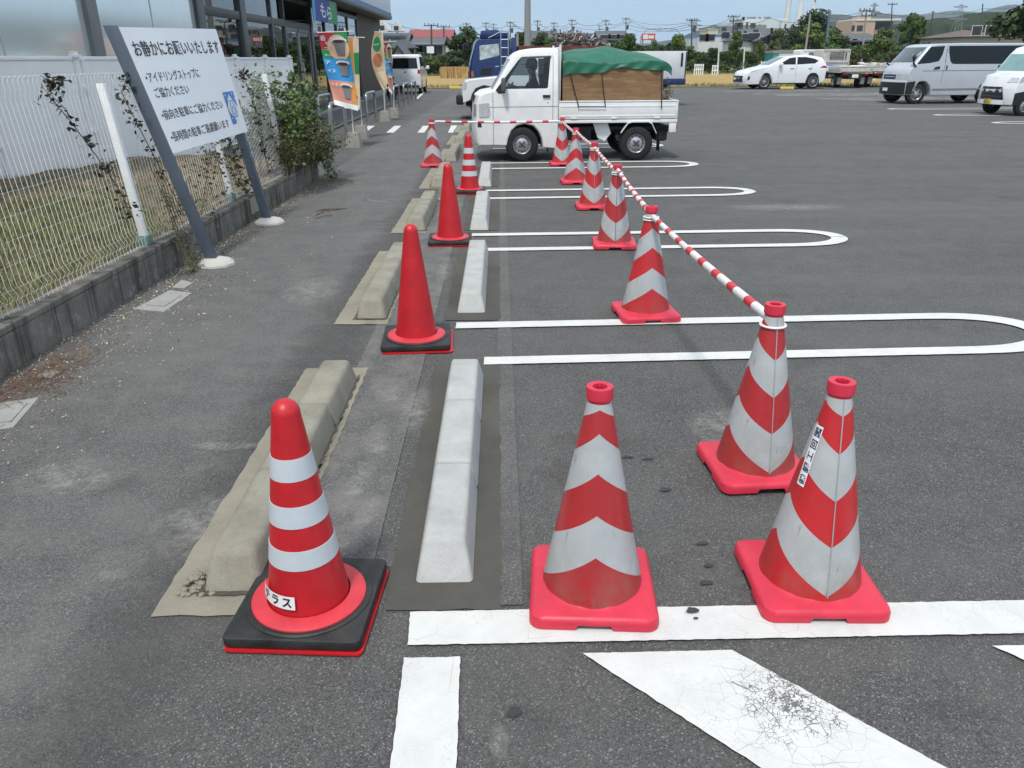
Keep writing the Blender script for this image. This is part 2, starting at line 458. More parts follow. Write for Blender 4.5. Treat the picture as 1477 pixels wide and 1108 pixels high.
uline('parking_line', -.38, -.216, 3.13, 7.04, .04, .308, .115, seed=5)
uline('parking_line', -.415, -.292, 3.08, 9.735, .05, .29, .11, seed=7)
uline('parking_line', -.42, -.305, 2.98, 12.50, .04, .33, .11, seed=9)
uline('parking_line', -.45, -.33, 2.95, 15.35, .04, .33, .11, seed=11)
for k, (x, y) in enumerate([(11.98, 28.85), (12.08, 26.09), (12.1, 23.23), (12.1, 20.32)]):
    uline('parking_line', 26, 26, x, y, .0, .28, .13, flip=-1, mat=PAINT if k else PAINT_WORN, a=.9, seed=30+2*k)
for k, (x0, x1, y0, y1) in enumerate([(12.0, 18, 35.2, 38.2), (13.2, 19, 31.4, 33.6), (10.6, 17, 40.0, 41.6)]):
    flat('worn_paint', [(x0, y0), (x1, y0), (x1, y1), (x0-1.2, y1)], .009, PAINT_WORN, .12, .3, 40+k)
for k, q in enumerate([[(557, 192), (568, 192), (579, 182), (569, 182)], [(602, 192), (612, 192), (619, 182), (610, 182)],
                       [(646, 192), (653, 192), (660, 181.5), (651, 181.5)], [(521, 190), (530, 190), (541, 182), (531, 182)],
                       [(599, 143), (603, 143), (613, 133), (610, 133)]]):
    flat('dash_line', [G(*p) for p in q], .009, PAINT, .006, .1, 50+k)
flat('paint_dash', [G(*p) for p in [(529, 291), (558, 293), (558, 291), (530, 289)]], .009, PAINT_WORN, .004, .05, 61)
# ---- stains on the asphalt: ragged see-through films
def stain_mat(name, col, soft=.5, thr=.5, rough=.7, amax=1.0):
    t = NT(name)
    g = t.n.new('ShaderNodeTexCoord').outputs['Generated']
    d = t.n.new('ShaderNodeVectorMath'); d.operation = 'DISTANCE'; d.inputs[1].default_value = (.5, .5, .5); 
    fl_ = t.n.new('ShaderNodeVectorMath'); fl_.operation = 'MULTIPLY'; fl_.inputs[1].default_value = (1, 1, 0); t.l.new(g, fl_.inputs[0])
    d.inputs[1].default_value = (.5, .5, 0); t.l.new(fl_.outputs[0], d.inputs[0])
    e = t.math('ADD', t.math('MULTIPLY', d.outputs['Value'], 2), t.math('MULTIPLY', t.math('SUBTRACT', t.noise(28, 6, .7), .5), 1.5))
    al = t.math('MULTIPLY', t.math('MULTIPLY', t.rng(e, thr+soft, thr-soft*.4), t.rng(d.outputs['Value'], .5, .36)), amax)
    if amax < 1: al = t.math('MULTIPLY', al, t.rng(t.noise(13, 6, .75, dist=1.0), .36, .66))
    t.l.new(al, t.b.inputs['Alpha'])
    return t.done(t.mix(t.noise(60, 4), col, tuple(k*1.5 for k in col)), rough, spec=.3)
STAIN = stain_mat('wet_stain', (.035, .035, .035), .12, .45, .5)
GREYST = stain_mat('cement_film', (.29, .285, .265), .9, .35, .9, .8)
def blot(px, py, w, h, mat, name, z=.006, rz=0):
    gx, gy = G(px, py)
    mb = MB(); mb.grid(lambda u, v: ((u-.5)*w, (v-.5)*h, 0), 1, 1); o = struct(mb.build(name, mat, smooth=0)); o.location = (gx, gy, z); o.rotation_euler = (0, 0, rz)
for px, py, w, h in [(741, 1031, .07, .08), (960, 708, .09, .06), (905, 661, .10, .05), (935, 663, .10, .05), (1012, 786, .09, .04), (1018, 843, .08, .05), (1060, 704, .09, .03), (1022, 818, .06, .04), (820, 690, .25, .5), (860, 640, .5, .3)]:
    blot(px, py, w, h, STAIN if w < .2 else stain_mat('damp_patch%d' % int(w*100), (.075, .065, .055), .9, .3, .8, .5), 'oil_stain')
blot(998, 886, .075, .06, STAIN, 'oil_stain', .0135); blot(1003, 897, .03, .02, STAIN, 'oil_stain', .0135)
for px, py, w, h, rz in [(170, 828, .14, .10, .3), (205, 800, .2, .2, 0), (720, 1072, .06, .12, 0), (545, 640, .14, .5, .1), (565, 570, .2, .3, 0), (515, 700, .12, .5, -.15), (530, 740, .1, .3, -.2), (640, 392, .14, .9, .0), (600, 590, .18, .6, 0), (1060, 620, .5, .5, 0), (320, 645, .35, .10, 0), (1130, 300, 1.6, .5, 0), (450, 420, .5, .9, 0), (100, 690, .5, .4, 0), (300, 760, .5, .5, 0)]:
    blot(px, py, w, h, GREYST, 'cement_film', rz=rz)
# ---- mortar beds and wheel stops
def bedquad(x0, x1, y0, y1):
    return [(x0+ROT*(y0-2), y0), (x1+ROT*(y0-2), y0), (x1+ROT*(y1-2), y1), (x0+ROT*(y1-2), y1)]
for k in range(4):
    y = 1.90+2.83*k
    flat('mortar_bed', bedquad(-.40, -.04, y, min(y+2.05, 13.2)), .005, BED_NEW, .006, .05, 110+k)
for k in range(7):
    y = 1.875+2.78*k
    flat('mortar_bed', bedquad(-1.10, -.76, y, y+2.03), .0065, BED_OLD, .005, .04, 120+k)
def stop_block(y0, L, front, back, wb=.185, wt=.135, h=.118, sl=.075, bv=.016):
    mb = MB()
    ya, yb = y0+(sl if front else 0), y0+L-(sl if back else 0)
    b = [(-wb/2, y0), (wb/2, y0), (wb/2, y0+L), (-wb/2, y0+L)]
    t = [(-wt/2, ya), (wt/2, ya), (wt/2, yb), (-wt/2, yb)]
    lo = [mb.bm.verts.new((x, y, 0)) for x, y in b]; up = [mb.bm.verts.new((x, y, h)) for x, y in t]
    for i in range(4): mb.bm.faces.new((lo[i], lo[(i+1) % 4], up[(i+1) % 4], up[i]))
    mb.bm.faces.new(up); mb.bm.faces.new(lo[::-1])
    mb.bm.normal_update()
    es = [e for e in mb.bm.edges if max(v.co.z for v in e.verts) > .01]
    ys = (y0, y0+L)
    bmesh.ops.bevel(mb.bm, geom=es, offset=bv, segments=3, affect='EDGES', profile=.5)
    return mb
def wheel_stop(label, x, y, mat, group, rz):
    t = thing('wheel_stop', label, 'wheel stop', (x, y, .006), rz, group)
    for k in range(3):
        (stop_block(.597*k, .586, k == 0, k == 2, .19, .140, .126, .05, .024) if mat is CON_OLD else stop_block(.597*k, .586, k == 0, k == 2)).build('concrete_block', mat, t)
    return t
newl = ['pale new concrete wheel stop on dark mortar, nearest the camera', 'pale new concrete wheel stop on dark mortar beside the second red cone',
        'pale new concrete wheel stop beside the third cone, before the striped slim cone', 'small far pale new concrete wheel stop right of the slim striped cone']
for k, (x, y) in enumerate([(-.222, 2.03), (-.268, 4.885), (-.315, 7.56), (-.35, 10.36)]):
    wheel_stop(newl[k], x, y, CON_NEW, 'new pale wheel stops', -ROT)
oldl = ['weathered beige wheel stop behind the near red and white cone, its front corner crumbled', 'weathered beige wheel stop left of the first plain red cone',
        'weathered beige wheel stop left of the second plain red cone', 'weathered beige wheel stop just in front of the far chevron cone',
        'small weathered wheel stop right behind the far chevron cone', 'small weathered wheel stop near the front bumper of the white pickup',
        'farthest weathered wheel stop in the row, by the white jeep']
for k in range(7):
    y = 1.985+2.775*k
    wheel_stop(oldl[k], -.888+ROT*(y-2)*.7, y, CON_OLD, 'old weathered wheel stops', -ROT)
GRIME = stain_mat('base_grime', (.055, .05, .04), .7, .75, .9, .9)
for k in range(7):
    y = 1.985+2.775*k
    mb = MB(); mb.grid(lambda u, v: ((u-.5)*.30, (v-.5)*2.0, 0), 1, 1); o = struct(mb.build('base_grime', GRIME, smooth=0)); o.location = (-.90+ROT*(y+.9-2)*.7, y+.89, .0105); o.rotation_euler = (0, 0, -ROT)
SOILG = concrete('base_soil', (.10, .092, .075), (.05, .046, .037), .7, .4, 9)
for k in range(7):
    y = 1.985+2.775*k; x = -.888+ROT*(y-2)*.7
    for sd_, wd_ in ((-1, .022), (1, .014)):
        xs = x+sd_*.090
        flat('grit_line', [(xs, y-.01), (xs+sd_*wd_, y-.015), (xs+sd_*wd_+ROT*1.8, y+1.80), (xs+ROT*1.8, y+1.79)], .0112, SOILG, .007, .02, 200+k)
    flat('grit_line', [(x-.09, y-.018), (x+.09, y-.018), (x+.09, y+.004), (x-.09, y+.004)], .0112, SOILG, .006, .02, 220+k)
# crumbled mortar heap at the front corner of the nearest old stop
mb = MB(); rnd = random.Random(4)
for k in range(60):
    a = rnd.uniform(0, 6.28); r = abs(rnd.gauss(0, .028))
    mb.ball((-1.02+r*math.cos(a), 2.04+1.8*r*math.sin(a), .008+.022*math.exp(-r*r/.0012)*rnd.random()), rnd.uniform(.003, .014), (1, 1.2, .7), 1)
tag(mb.build('mortar_rubble', BED_OLD, smooth=0), 'small heap of crumbled beige mortar at the corner of the near old stop', 'rubble')

# ================================================================ CONES
RED_PLAST = M('cone_red_plastic', (.50, .012, .018), .42, var=.16, vs=7, bump=.05, bs=40)
RED_BASE = M('cone_base_pink_red', (.60, .028, .058), .45, var=.12, vs=9, bump=.06, bs=90)
RING_RED = M('cone_ring_red', (.58, .035, .05), .45, var=.15, vs=12)
WHITE_BAND = M('cone_white_band', (.52, .565, .59), .35, var=.07, vs=9)
RUBBER = M('black_rubber', (.010, .011, .011), .6, var=.5, vs=9, bump=.25, bs=70, col2=(.036, .037, .035))
STICK = M('sticker_white', (.78, .78, .78), .4, var=.05)
INK = M('black_ink', (.015, .015, .018), .5, var=.2)
def sheet_mat(name, c, dirt, scr=.5):
    t = NT(name)
    col = t.mix(t.rng(t.noise(7, 5, .6), .35, .7), tuple(k*.88 for k in c), tuple(min(1, k*1.07) for k in c))
    sep = t.n.new('ShaderNodeSeparateXYZ'); t.l.new(t.tc, sep.inputs[0])
    low = t.rng(sep.outputs[2], .20, .03)
    d = t.math('MULTIPLY', t.rng(t.noise(9, 6, .75), .38, .72), t.math('ADD', t.math('MULTIPLY', low, .8), .20))
    col = t.mix(d, col, dirt)
    sc = t.rng(t.noise(22, 5, .75, t.map((1, 1, .3))), .62, .70)
    col = t.mix(t.math('MULTIPLY', sc, scr), col, tuple(k*.5+.06 for k in dirt))
    fine = t.rng(t.noise(160, 2), .4, .6)
    col = t.mix(t.math('MULTIPLY', fine, .12), col, tuple(k*.7 for k in c))
    return t.done(col, .36, t.noise(25, 3), .08, .004, .5)
SHEET_R = sheet_mat('reflective_red', (.44, .022, .028), (.22, .11, .08), .55)
SHEET_W = sheet_mat('reflective_silver', (.45, .47, .475), (.24, .20, .15), .65)
SHEET_R2 = sheet_mat('reflective_red_clean', (.54, .018, .024), (.27, .08, .06), .25)

def slim_cone_meshes(bands):
    """round-topped cone; returns dict of MB parts"""
    H, rb, rt = .70, .128, .040
    rz = lambda z: rb+(rt-rb)*(z/.655)
    zs = [0.045]+[z for ab in bands for z in ab]+[.655]
    prof = []; mat = []
    for i in range(len(zs)-1):
        a, b = zs[i], zs[i+1]; white = any(abs(a-p) < 1e-6 and abs(b-q) < 1e-6 for p, q in bands)
        n = 4
        for k in range(n):
            z0 = a+(b-a)*k/n
            r0 = rz(z0)+(.0016 if white else 0)
            prof.append((r0, z0)); mat.append(1 if white else 0)
        prof.append((rz(b)+(.0016 if white else 0), b)); mat.append(1 if white else 0)
    for k in range(1, 9):
        t = math.pi/2*k/8
        prof.append((rt*math.cos(t)+.0004, .655+.045*math.sin(t))); mat.append(0)
    body = MB(); body.lathe(prof, 48, mat=mat, capt=True)
    ring = MB(); ring.lathe([(.118, .032), (.168, .032), (.172, .040), (.170, .050), (.160, .055), (.124, .060)], 48)
    base = MB()
    sq = .205
    def plate(mb, s, z0, z1, r=.02):
        pts = []
        for cx, cy, a0 in ((s-r, s-r, 0), (-s+r, s-r, 90), (-s+r, -s+r, 180), (s-r, -s+r, 270)):
            for k in range(5):
                t = R(a0+22.5*k); pts.append((cx+r*math.cos(t), cy+r*math.sin(t), z0))
        mb.prism(pts, (0, 0, z1-z0)); return mb
    plate(base, .2015, 0, .006)
    wt = MB(); plate(wt, .199, .0085, .042)
    wt.bevel_all(.006, 60, 2)
    wt.lathe([(.168, .0425), (.188, .0425), (.190, .045), (.184, .049), (.170, .046)], 48)
    return body, ring, base, wt
def slim_cone(label, x, y, rz, bands, sticker=False, shift=(0, 0)):
    t = thing('traffic_cone', label, 'traffic cone', (x, y, .006), rz, 'slim round-topped cones')
    body, ring, base, wt = slim_cone_meshes(bands)
    body.build('cone_body', [RED_PLAST, WHITE_BAND], t, 50)
    ring.build('base_ring', RING_RED, t, 50)
    b = base.build('base_plate', RED_PLAST, t, 30); b.location = (shift[0], shift[1], 0)
    wt.build('rubber_weight', RUBBER, t, 40)
    if sticker:
        fn = lambda a, z: Vector(((.1225+.0018)*math.sin(a/.125)*(1-(z-.10)*1.0), -(.1225+.0018)*math.cos(a/.125)*(1-(z-.10)*1.0), z))
        s = MB(); shape_on(s, [(-.165, .088), (.000, .088), (.000, .130), (-.165, .130)], lambda a, z: fn(a, z), .01)
        so = s.build('sticker', STICK, t, 60)
        f2 = lambda a, z: fn(a, z)*1.0+Vector((math.sin(a/.125), -math.cos(a/.125), 0))*.0008
        text_on('sticker_lettering', [('テ ラ ス', -.125, .097, .036, .0012, .115)], f2, INK, so)
    return t
B3 = [(.205, .265), (.335, .400), (.475, .540)]
slim_cone('near red cone with white bands, a white sticker and a black rubber weight', -.622, 1.915, R(-3), B3, True, (.004, -.005))
slim_cone('first plain red cone without bands, beside the second pale wheel stop', -.566, 4.33, R(4), [], False, (.012, -.012))
slim_cone('second plain red cone without bands, farther back between the stops', -.560, 7.05, R(3), [], False, (.01, -.012))
B4 = [(.175, .225), (.325, .375), (.465, .510)]
slim_cone('small far red cone with three white bands, before the white pickup', -.520, 9.92, R(2), B3, False, (.0, -.01))

VZ = [.062, .214, .355, .495, .605, .655]; LZ = [.205, .332, .456, .572, .640, .655]
def chev_cone_parts(turn, zpe=0):
    """hollow-topped square-based cone; turn 0 puts a chevron peak at the front, 1 a valley"""
    H = .70; rb, rt = .163, .0315
    rad = lambda z: rb+(rt-rb)*(z/.665)
    N = 64
    body = MB()
    def tri(k):
        a = (k/N*4+turn) % 2.0
        return abs(1-a) if True else 0
    cols = []
    for k in range(N):
        f = abs(((k/(N/4)+turn) % 2)-1)         # 1 at k=0 (front) for turn 0
        th = -math.pi/2+2*math.pi*k/N
        zs = [.040]; mi = []
        bounds = [VZ[i]+(LZ[i]-VZ[i])*f for i in range(6)]
        for i, b in enumerate(bounds):
            a = zs[-1]
            for q in range(1, 4): zs.append(a+(b-a)*q/3); mi.append(1 if i % 2 else 0)
        cols.append(([body.bm.verts.new((rad(z)*math.cos(th), rad(z)*math.sin(th), z)) for z in zs], mi))
    for k in range(N):
        a, mi = cols[k]; b, _ = cols[(k+1) % N]
        for i in range(len(a)-1):
            f = body.bm.faces.new((a[i], b[i], b[i+1], a[i+1])); f.material_index = mi[i]
    cap = MB()
    rr = rad(.655)
    cap.lathe([(rr-.002, .645), (rr+.0005, .655), (rr, .662), (rr+.005, .664), (rr+.0055, .690), (rr+.004, .698), (rr-.006, .700), (rr-.013, .697), (rr-.014, .66), (rr-.014, .60)], 32)
    for k in range(8):
        t = 2*math.pi*k/8; cap.box(((rr-.014)*math.cos(t), (rr-.014)*math.sin(t), .668), (.008, .005, .05), Matrix.Rotation(t, 3, 'Z'))
    base = MB()
    s, r = .188, .035
    def ringpts(s, r, z, notch=True):
        pts = []
        for cx, cy, a0 in ((s-r, s-r, 0), (-s+r, s-r, 90), (-s+r, -s+r, 180), (s-r, -s+r, 270)):
            for k in range(7):
                t = R(a0+15*k); pts.append((cx+r*math.cos(t), cy+r*math.sin(t), z))
            t = R(a0+90+0); n = Vector((math.cos(R(a0+90)), math.sin(R(a0+90)), 0)); d = Vector((-n.y, n.x, 0))
            for q in (-.056, -.048, .048, .056):
                zz = z
                if notch and abs(q) < .05: zz = z+.016
                p = n*s+d*q; pts.append((p.x, p.y, zz))
        return pts
    rings = [ringpts(s+.004, r+.004, 0), ringpts(s+.004, r+.004, .022, False), ringpts(s-.001, r, .034, False), ringpts(s-.012, r*.9, .040, False)]
    n = len(rings[0]); prev = None
    inner = []
    for k in range(n):
        p = Vector(rings[3][k]); a = math.atan2(p.y, p.x); inner.append((.168*math.cos(a), .168*math.sin(a), .041))
    rings.append(inner); rings.append([(x*.90, y*.90, .052) for x, y, z in inner])
    vr = [[base.bm.verts.new(p) for p in q] for q in rings]
    for i in range(len(vr)-1):
        for k in range(n): base.bm.faces.new((vr[i][k], vr[i][(k+1) % n], vr[i+1][(k+1) % n], vr[i+1][k]))
    return body, cap, base
CHEV = {}
def chev_cone(label, x, y, rz, turn, red=None, seam=False, ringlabel=False):
    t = thing('chevron_cone', label, 'traffic cone', (x, y, .011), rz, 'square-based chevron cones')
    key = (turn, red.name if red else '')
    if key not in CHEV:
        b, c, d = chev_cone_parts(turn)
        CHEV[key] = [b.build('reflective_sleeve', [red or SHEET_R, SHEET_W], t, 50), c.build('top_cap', RED_BASE, t, 40), d.build('base_plate', RED_BASE, t, 40)]
        first = True
    else:
        for o in CHEV[key]:
            c = o.copy(); COL.objects.link(c); c.parent = t
    mb = MB()
    for a, b in (((0, -.1535, .06), (0, -.0335, .655)),) if turn == 1 else ():
        mb.prism([(-.0015, a[1]-.0005, a[2]), (.0015, a[1]-.0005, a[2]), (.0015, b[1]-.0005, b[2]), (-.0015, b[1]-.0005, b[2])], (0, -.0015, 0))
        mb.build('sleeve_seam', M('tape_black', (.02, .02, .02), .6) if seam else M('seam_grey', (.33, .35, .36), .4), t, 0)
    return t
chev_cone('scuffed chevron cone standing on the white line, middle of the foreground', .247, 1.985, R(-3), 0)
e2 = chev_cone('chevron cone on the white line with a vertical sticker on its side, nearest at right',   .938, 2.012, R(-1), 1, SHEET_R2)
chev_cone('chevron cone holding the near end of the last bar, behind the stickered cone', .985, 2.755, R(4), 1)
chev_cone('chevron cone on the second white line with peak facing front, between two bars', .874, 4.82, R(6), 0, SHEET_R2)
chev_cone('chevron cone with a black seam down its front', .925, 6.86, R(-4), 1, None, True)
chev_cone('chevron cone fourth from the pickup end, behind the black-seamed one', .922, 8.78, R(0), 1, SHEET_R2)
chev_cone('chevron cone beside the rear of the pickup cab, second from the bar corner', .868, 10.68, R(2), 0, SHEET_R2)
chev_cone('far chevron cone at the corner of the barrier bars beside the pickup door', .808, 12.60, R(0), 1, SHEET_R2)
chev_cone('far chevron cone on the left end of the bar across the pickup front', -1.222, 12.53, R(3), 0)
# sticker down the side of the near right cone
def side_fn(off):
    def f(u, v):      # u around, v up the slant
        z = v; r = .163+(.0315-.163)*z/.665+off
        a = R(-90-70)+u/max(r, .02)
        return Vector((r*math.cos(a), r*math.sin(a), z))
    return f
mb = MB(); shape_on(mb, [(-.015, .375), (.015, .375), (.015, .565), (-.015, .565)], side_fn(.0022), .008)
so = mb.build('sticker', STICK, e2, 60)
items = [(ch, .011, .383+.037*k, .026, .0006, .027, math.pi/2) for k, ch in enumerate('㈱調工回図')]
text_on('sticker_lettering', items, side_fn(.0032), M('navy_ink', (.02, .025, .09), .5), so)
# ---- barrier bars
BAR_R = M('bar_red', (.58, .022, .030), .4, var=.15, vs=8); BAR_W = M('bar_white', (.72, .70, .68), .4, var=.08, vs=8)
def bar(label, a, b, n=8, z=.628):
    A = Vector((a[0], a[1], z)); B = Vector((b[0], b[1], z))
    d = (B-A); L = d.length; u = d.normalized()
    t = thing('barrier_bar', label, 'barrier bar', A, math.atan2(d.y, d.x), 'red and white barrier bars')
    L0, L1 = .060, L-.060
    mb = MB(); rnd = random.Random(int(L*1e5))
    seg = (L1-L0)/(2*n+1)
    x = L0
    sag = lambda q: -.012*math.sin(math.pi*(q-L0)/(L1-L0))+.012*((q-L0)/(L1-L0)-.5)
    for k in range(2*n+1):
        wd = seg*(1.22 if k % 2 == 0 else .75)
        x1 = min(L1, x+wd); mb.mi = 0 if k % 2 == 0 else 1
        r = .0185 if x < L*.55 else .0165
        mb.tube([(x, 0, .02+sag(x)), (x1, 0, .02+sag(x1))], r+(.0006 if mb.mi else 0), 14)
        x = x1
    mb.build('bar_tube', [BAR_W, BAR_R], t, 50)
    for e in (0, L):
        rg = MB(); N = 28
        rg.grid(lambda p, q: (e+(.045+.006*math.cos(2*math.pi*q))*math.cos(2*math.pi*p), (.045+.006*math.cos(2*math.pi*q))*math.sin(2*math.pi*p), .005*math.sin(2*math.pi*q)), N, 8)
        s = 1 if e == 0 else -1
        rg.box((e+s*.065, 0, .012), (.03, .02, .02), bev=.003)
        rg.build('end_ring', BAR_W, t, 50)
    return t
C = [(.985, 2.755), (.874, 4.82), (.925, 6.86), (.922, 8.78), (.868, 10.68), (.808, 12.60), (-1.222, 12.53)]
BL = ['red and white bar nearest the camera, sloping to the front barrier cone', 'red and white bar ending at the black-seamed cone',
      'red and white bar behind the black-seamed cone', 'short-looking red and white bar beside the pickup rear wheel', 'farthest red and white bar ending at the corner cone',
      'red and white bar running straight across the front of the pickup']
for k in range(6):
    o = bar(BL[k], C[k], C[k+1], 8 if k < 5 else 7, z=.628+(.0 if k % 2 == 0 else .016))
# ================================================================ KERB WALL, FENCE, BANK
def kerb_mat():
    t = NT('block_wall')
    c = t.mix(t.rng(t.noise(4, 6, .7), .35, .68), (.235, .22, .19), (.12, .115, .10))
    v = t.rng(t.noise(1, 5, .7, t.map((7, 7, .5))), .48, .62)
    c = t.mix(t.math('MULTIPLY', v, .75), c, (.035, .034, .03))
    c = t.mix(t.math('MULTIPLY', t.rng(t.noise(11, 4, .6), .58, .7), .5), c, (.36, .34, .30))
    return t.done(c, .92, t.noise(60, 5), .5, .01, .25)
KERB = kerb_mat()
kw = thing('block_wall', 'low stained concrete block wall carrying the white mesh fence', 'wall', (-2.79, 6, 0))
rnd = random.Random(3)
mb = MB()
y = -1.2
while y < 11.1:
    L = .40
    mb.box((rnd.uniform(-.003, .003), y+L/2-6, .10+rnd.uniform(-.002, .002)), (.14, L-.006, .21), bev=.006)
    mb.box((rnd.uniform(-.003, .003), y+L/2-6, .228), (.15, L-.004, .042), bev=.008)
    y += L
mb.box((-.006, -1.05, .12), (.11, 12.2, .22))
mb.build('block_course', KERB, kw, 0)
mb = MB(); mb.box((.079, 2.27, .15), (.014, .36, .16), bev=.003); mb.build('patched_block', concrete('mortar_patch', (.33, .31, .26), (.25, .23, .2), .5), kw, 0)

WIRE = M('fence_white', (.85, .86, .84), .45, var=.08, vs=6)
fl = lambda y, h: Vector((-.02-.09*h, y, .25+h))
fence = thing('mesh_fence', 'white welded wire mesh fence with looped top on the low block wall', 'fence', (-2.81, 6, 0))
posts = [-.1-2, 1.92-6+0, 3.92-6, 5.92-6, 7.90-6, 9.90-6]
posts = [-.08-6, 1.92-6, 3.92-6, 5.92-6, 7.90-6, 9.90-6]
for y in posts:
    mb = MB(); a, b = fl(y, .0), fl(y, 1.16)
    mb.prism([a+Vector((-.028, -.024, 0)), a+Vector((.028, -.024, 0)), a+Vector((.028, .024, 0)), a+Vector((-.028, .024, 0))], b-a)
    mb.bevel_all(.006)
    po = mb.build('fence_post', WIRE, fence)
    mb = MB(); mb.box(fl(y, .035), (.085, .08, .07), bev=.004); mb.build('post_foot', M('tape_green', (.16, .25, .22), .6), po)
for i in range(len(posts)):
    y0 = posts[i]; y1 = posts[i+1] if i+1 < len(posts) else 5.0
    mb = MB(); n = int(round((y1-y0)/.05)); dy = (y1-y0)/n
    off = Vector((.034, 0, 0))
    for k in range(n):
        yy = y0+dy*(k+.5)
        pts = [(yy, .005), (yy, .06), (yy, .09), (yy, .14), (yy, 1.10)]
        mb.tube([fl(*p)+off+Vector((.022 if q == 2 else 0, 0, 0)) for q, p in enumerate(pts)], .0017, 4, False)
    for h in (.02, .065, .125, .25, .375, .50, .625, .75, .875, 1.0, 1.06, 1.12, 1.16):
        mb.tube([fl(y0+.01, h)+off*1.12, fl(y1-.01, h)+off*1.12], .0006, 4, False)
    for k in range(0, n-1, 2):                          # looped top, bent outwards
        ya = y0+dy*(k+.5)
        for sft in (0, dy):
            pts = [fl(ya+sft, 1.10)+off, fl(ya+sft, 1.16)+off*1.6]
            for q in range(7):
                t = math.pi*q/6; pts.append(fl(ya+sft+dy-dy*math.cos(t), 1.185+.045*math.sin(t))+off*1.5)
            pts += [fl(ya+sft+2*dy, 1.16)+off*1.6, fl(ya+sft+2*dy, 1.10)+off]
            mb.tube(pts, .0017, 4, False)
    mb.build('mesh_panel', WIRE, fence, 60)

def soil_mat():
    t = NT('soil_bank')
    c = t.mix(t.rng(t.noise(5, 7, .75), .35, .65), (.15, .115, .075), (.30, .24, .155))
    c = t.mix(t.rng(t.noise(1.1, 4, .6), .55, .7), c, (.075, .10, .03))
    return t.done(c, .95, t.noise(30, 6, .8), .9, .03, .2)
def soil_z(x, y):
    d = min(1, max(0, (-2.86-x)/1.2))
    return .205+.13*d+.13*d*min(1, max(0, (10.5-y)/3))+.03*noise.noise(Vector((x*1.7, y*1.7, 0)))+.02*noise.noise(Vector((x*7, y*7, 3)))
mb = MB(); mb.grid(lambda u, v: (-5.42+2.56*u, -1+12.1*v, soil_z(-5.42+2.56*u, -1+12.1*v)), 40, 120)
struct(mb.build('soil', soil_mat(), smooth=80))
def blades(name, n, fn, h, wd, mat, seed, lean=.6, label=None, cat=None):
    rnd = random.Random(seed); V = []; F = []
    for i in range(n):
        x, y, z, s = fn(rnd)
        a = rnd.uniform(0, 6.28); hh = h*rnd.uniform(.5, 1.2)*s; l = rnd.uniform(.1, lean)*hh; b = len(V)
        dx, dy = math.cos(a), math.sin(a); px, py = -dy*wd/2, dx*wd/2
        V += [(x-px, y-py, z), (x+px, y+py, z), (x+px*.7+dx*l*.35, y+py*.7+dy*l*.35, z+hh*.6), (x-px*.7+dx*l*.35, y-py*.7+dy*l*.35, z+hh*.6), (x+dx*l, y+dy*l, z+hh*(1-.25*l/hh))]
        F += [(b, b+1, b+2, b+3), (b+3, b+2, b+4)]
    o = rawmesh(name, V, F, mat)
    tag(o, label, cat, kind='stuff'); return o
GREEN = M('grass_green', (.15, .185, .05), .6, var=.3, vs=2, isl=.4, col2=(.27, .30, .10))
DRY = M('grass_dry', (.32, .255, .155), .8, var=.3, vs=3, isl=.4, col2=(.44, .36, .22))
def g1(r):
    while True:
        x = r.uniform(-4.6, -2.9); y = r.uniform(2.0, 8)
        d = math.hypot((x+3.55)/.75, (y-5.3)/1.9)
        if d < 1 or r.random() < .06: return x, y, soil_z(x, y)-.01, 1-.35*d if d < 1 else .7
def g2(r):
    x = r.uniform(-5.2, -2.88); y = r.uniform(1.2, 11); return x, y, soil_z(x, y)-.01, r.uniform(.5, 1.1)
blades('grass', 9000, g1, .13, .006, GREEN, 1, .9, 'bright green grass growing behind the mesh fence', 'grass')
blades('dry_grass', 12000, g2, .09, .006, DRY, 2, 1.6, 'dry brown grass covering the bank behind the mesh fence', 'grass')

# white panel fence in front of the shop
pf = thing('panel_fence', 'white solid panel fence with capped posts between the bank and the shop', 'fence', (-5.3, 12, .0))
PANEL = M('panel_white', (.90, .89, .88), .4, var=.04, vs=2)
pys = [-3.8+1.97*k for k in range(7)]
for k, yy in enumerate(pys):
    mb = MB(); mb.lathe([(.05, .1), (.05, 1.60), (.085, 1.60), (.085, 1.625), (.05, 1.635), (.045, 1.665), (.0, 1.672)], 16, (0, yy, 0))
    for h in (.75, 1.25): mb.box((.035, yy, h), (.11, .05, .05), bev=.004)
    mb.tube([(.02, yy+.12, .2), (.02, yy+.12, 1.58)], .03, 10)
    mb.build('fence_post', PANEL, pf, 40)
    if k+1 < len(pys):
        mb = MB(); mb.box((-.01, yy+.985, .82), (.02, 1.86, 1.50)); mb.box((-.01, yy+.985, 1.592), (.05, 1.86, .045), bev=.008)
        mb.build('panel', PANEL, pf, 30)

# ================================================================ SIGN BOARD
sg = thing('sign_board', 'white parking notice board with black lettering on two leaning grey posts', 'sign', (-2.47, 7.1, 0))
ORG = Vector((-2.47, 7.1, 0))
TL, BL_, TR, BR_ = P(171, 39, 6.27), P(250.5, 221.5, 6.27), P(311.4, 42, 8.07), P(357.5, 189.6, 8.07)
SW, SH = 1.85, .95
def sfn(off):
    nrm = ((TR-TL).cross(BL_-TL)).normalized()
    if nrm.x < 0: nrm = -nrm
    def f(u, v):       # u right, v up from the lower edge
        a = u/SW; b = 1-v/SH
        return TL*(1-a)*(1-b)+TR*a*(1-b)+BL_*(1-a)*b+BR_*a*b+nrm*off-ORG
    return f
mb = MB(); f0, f1 = sfn(0), sfn(-.022)
mb.grid(lambda u, v: f0(u*SW, v*SH), 6, 4); mb.grid(lambda u, v: f1(u*SW, v*SH), 6, 4)
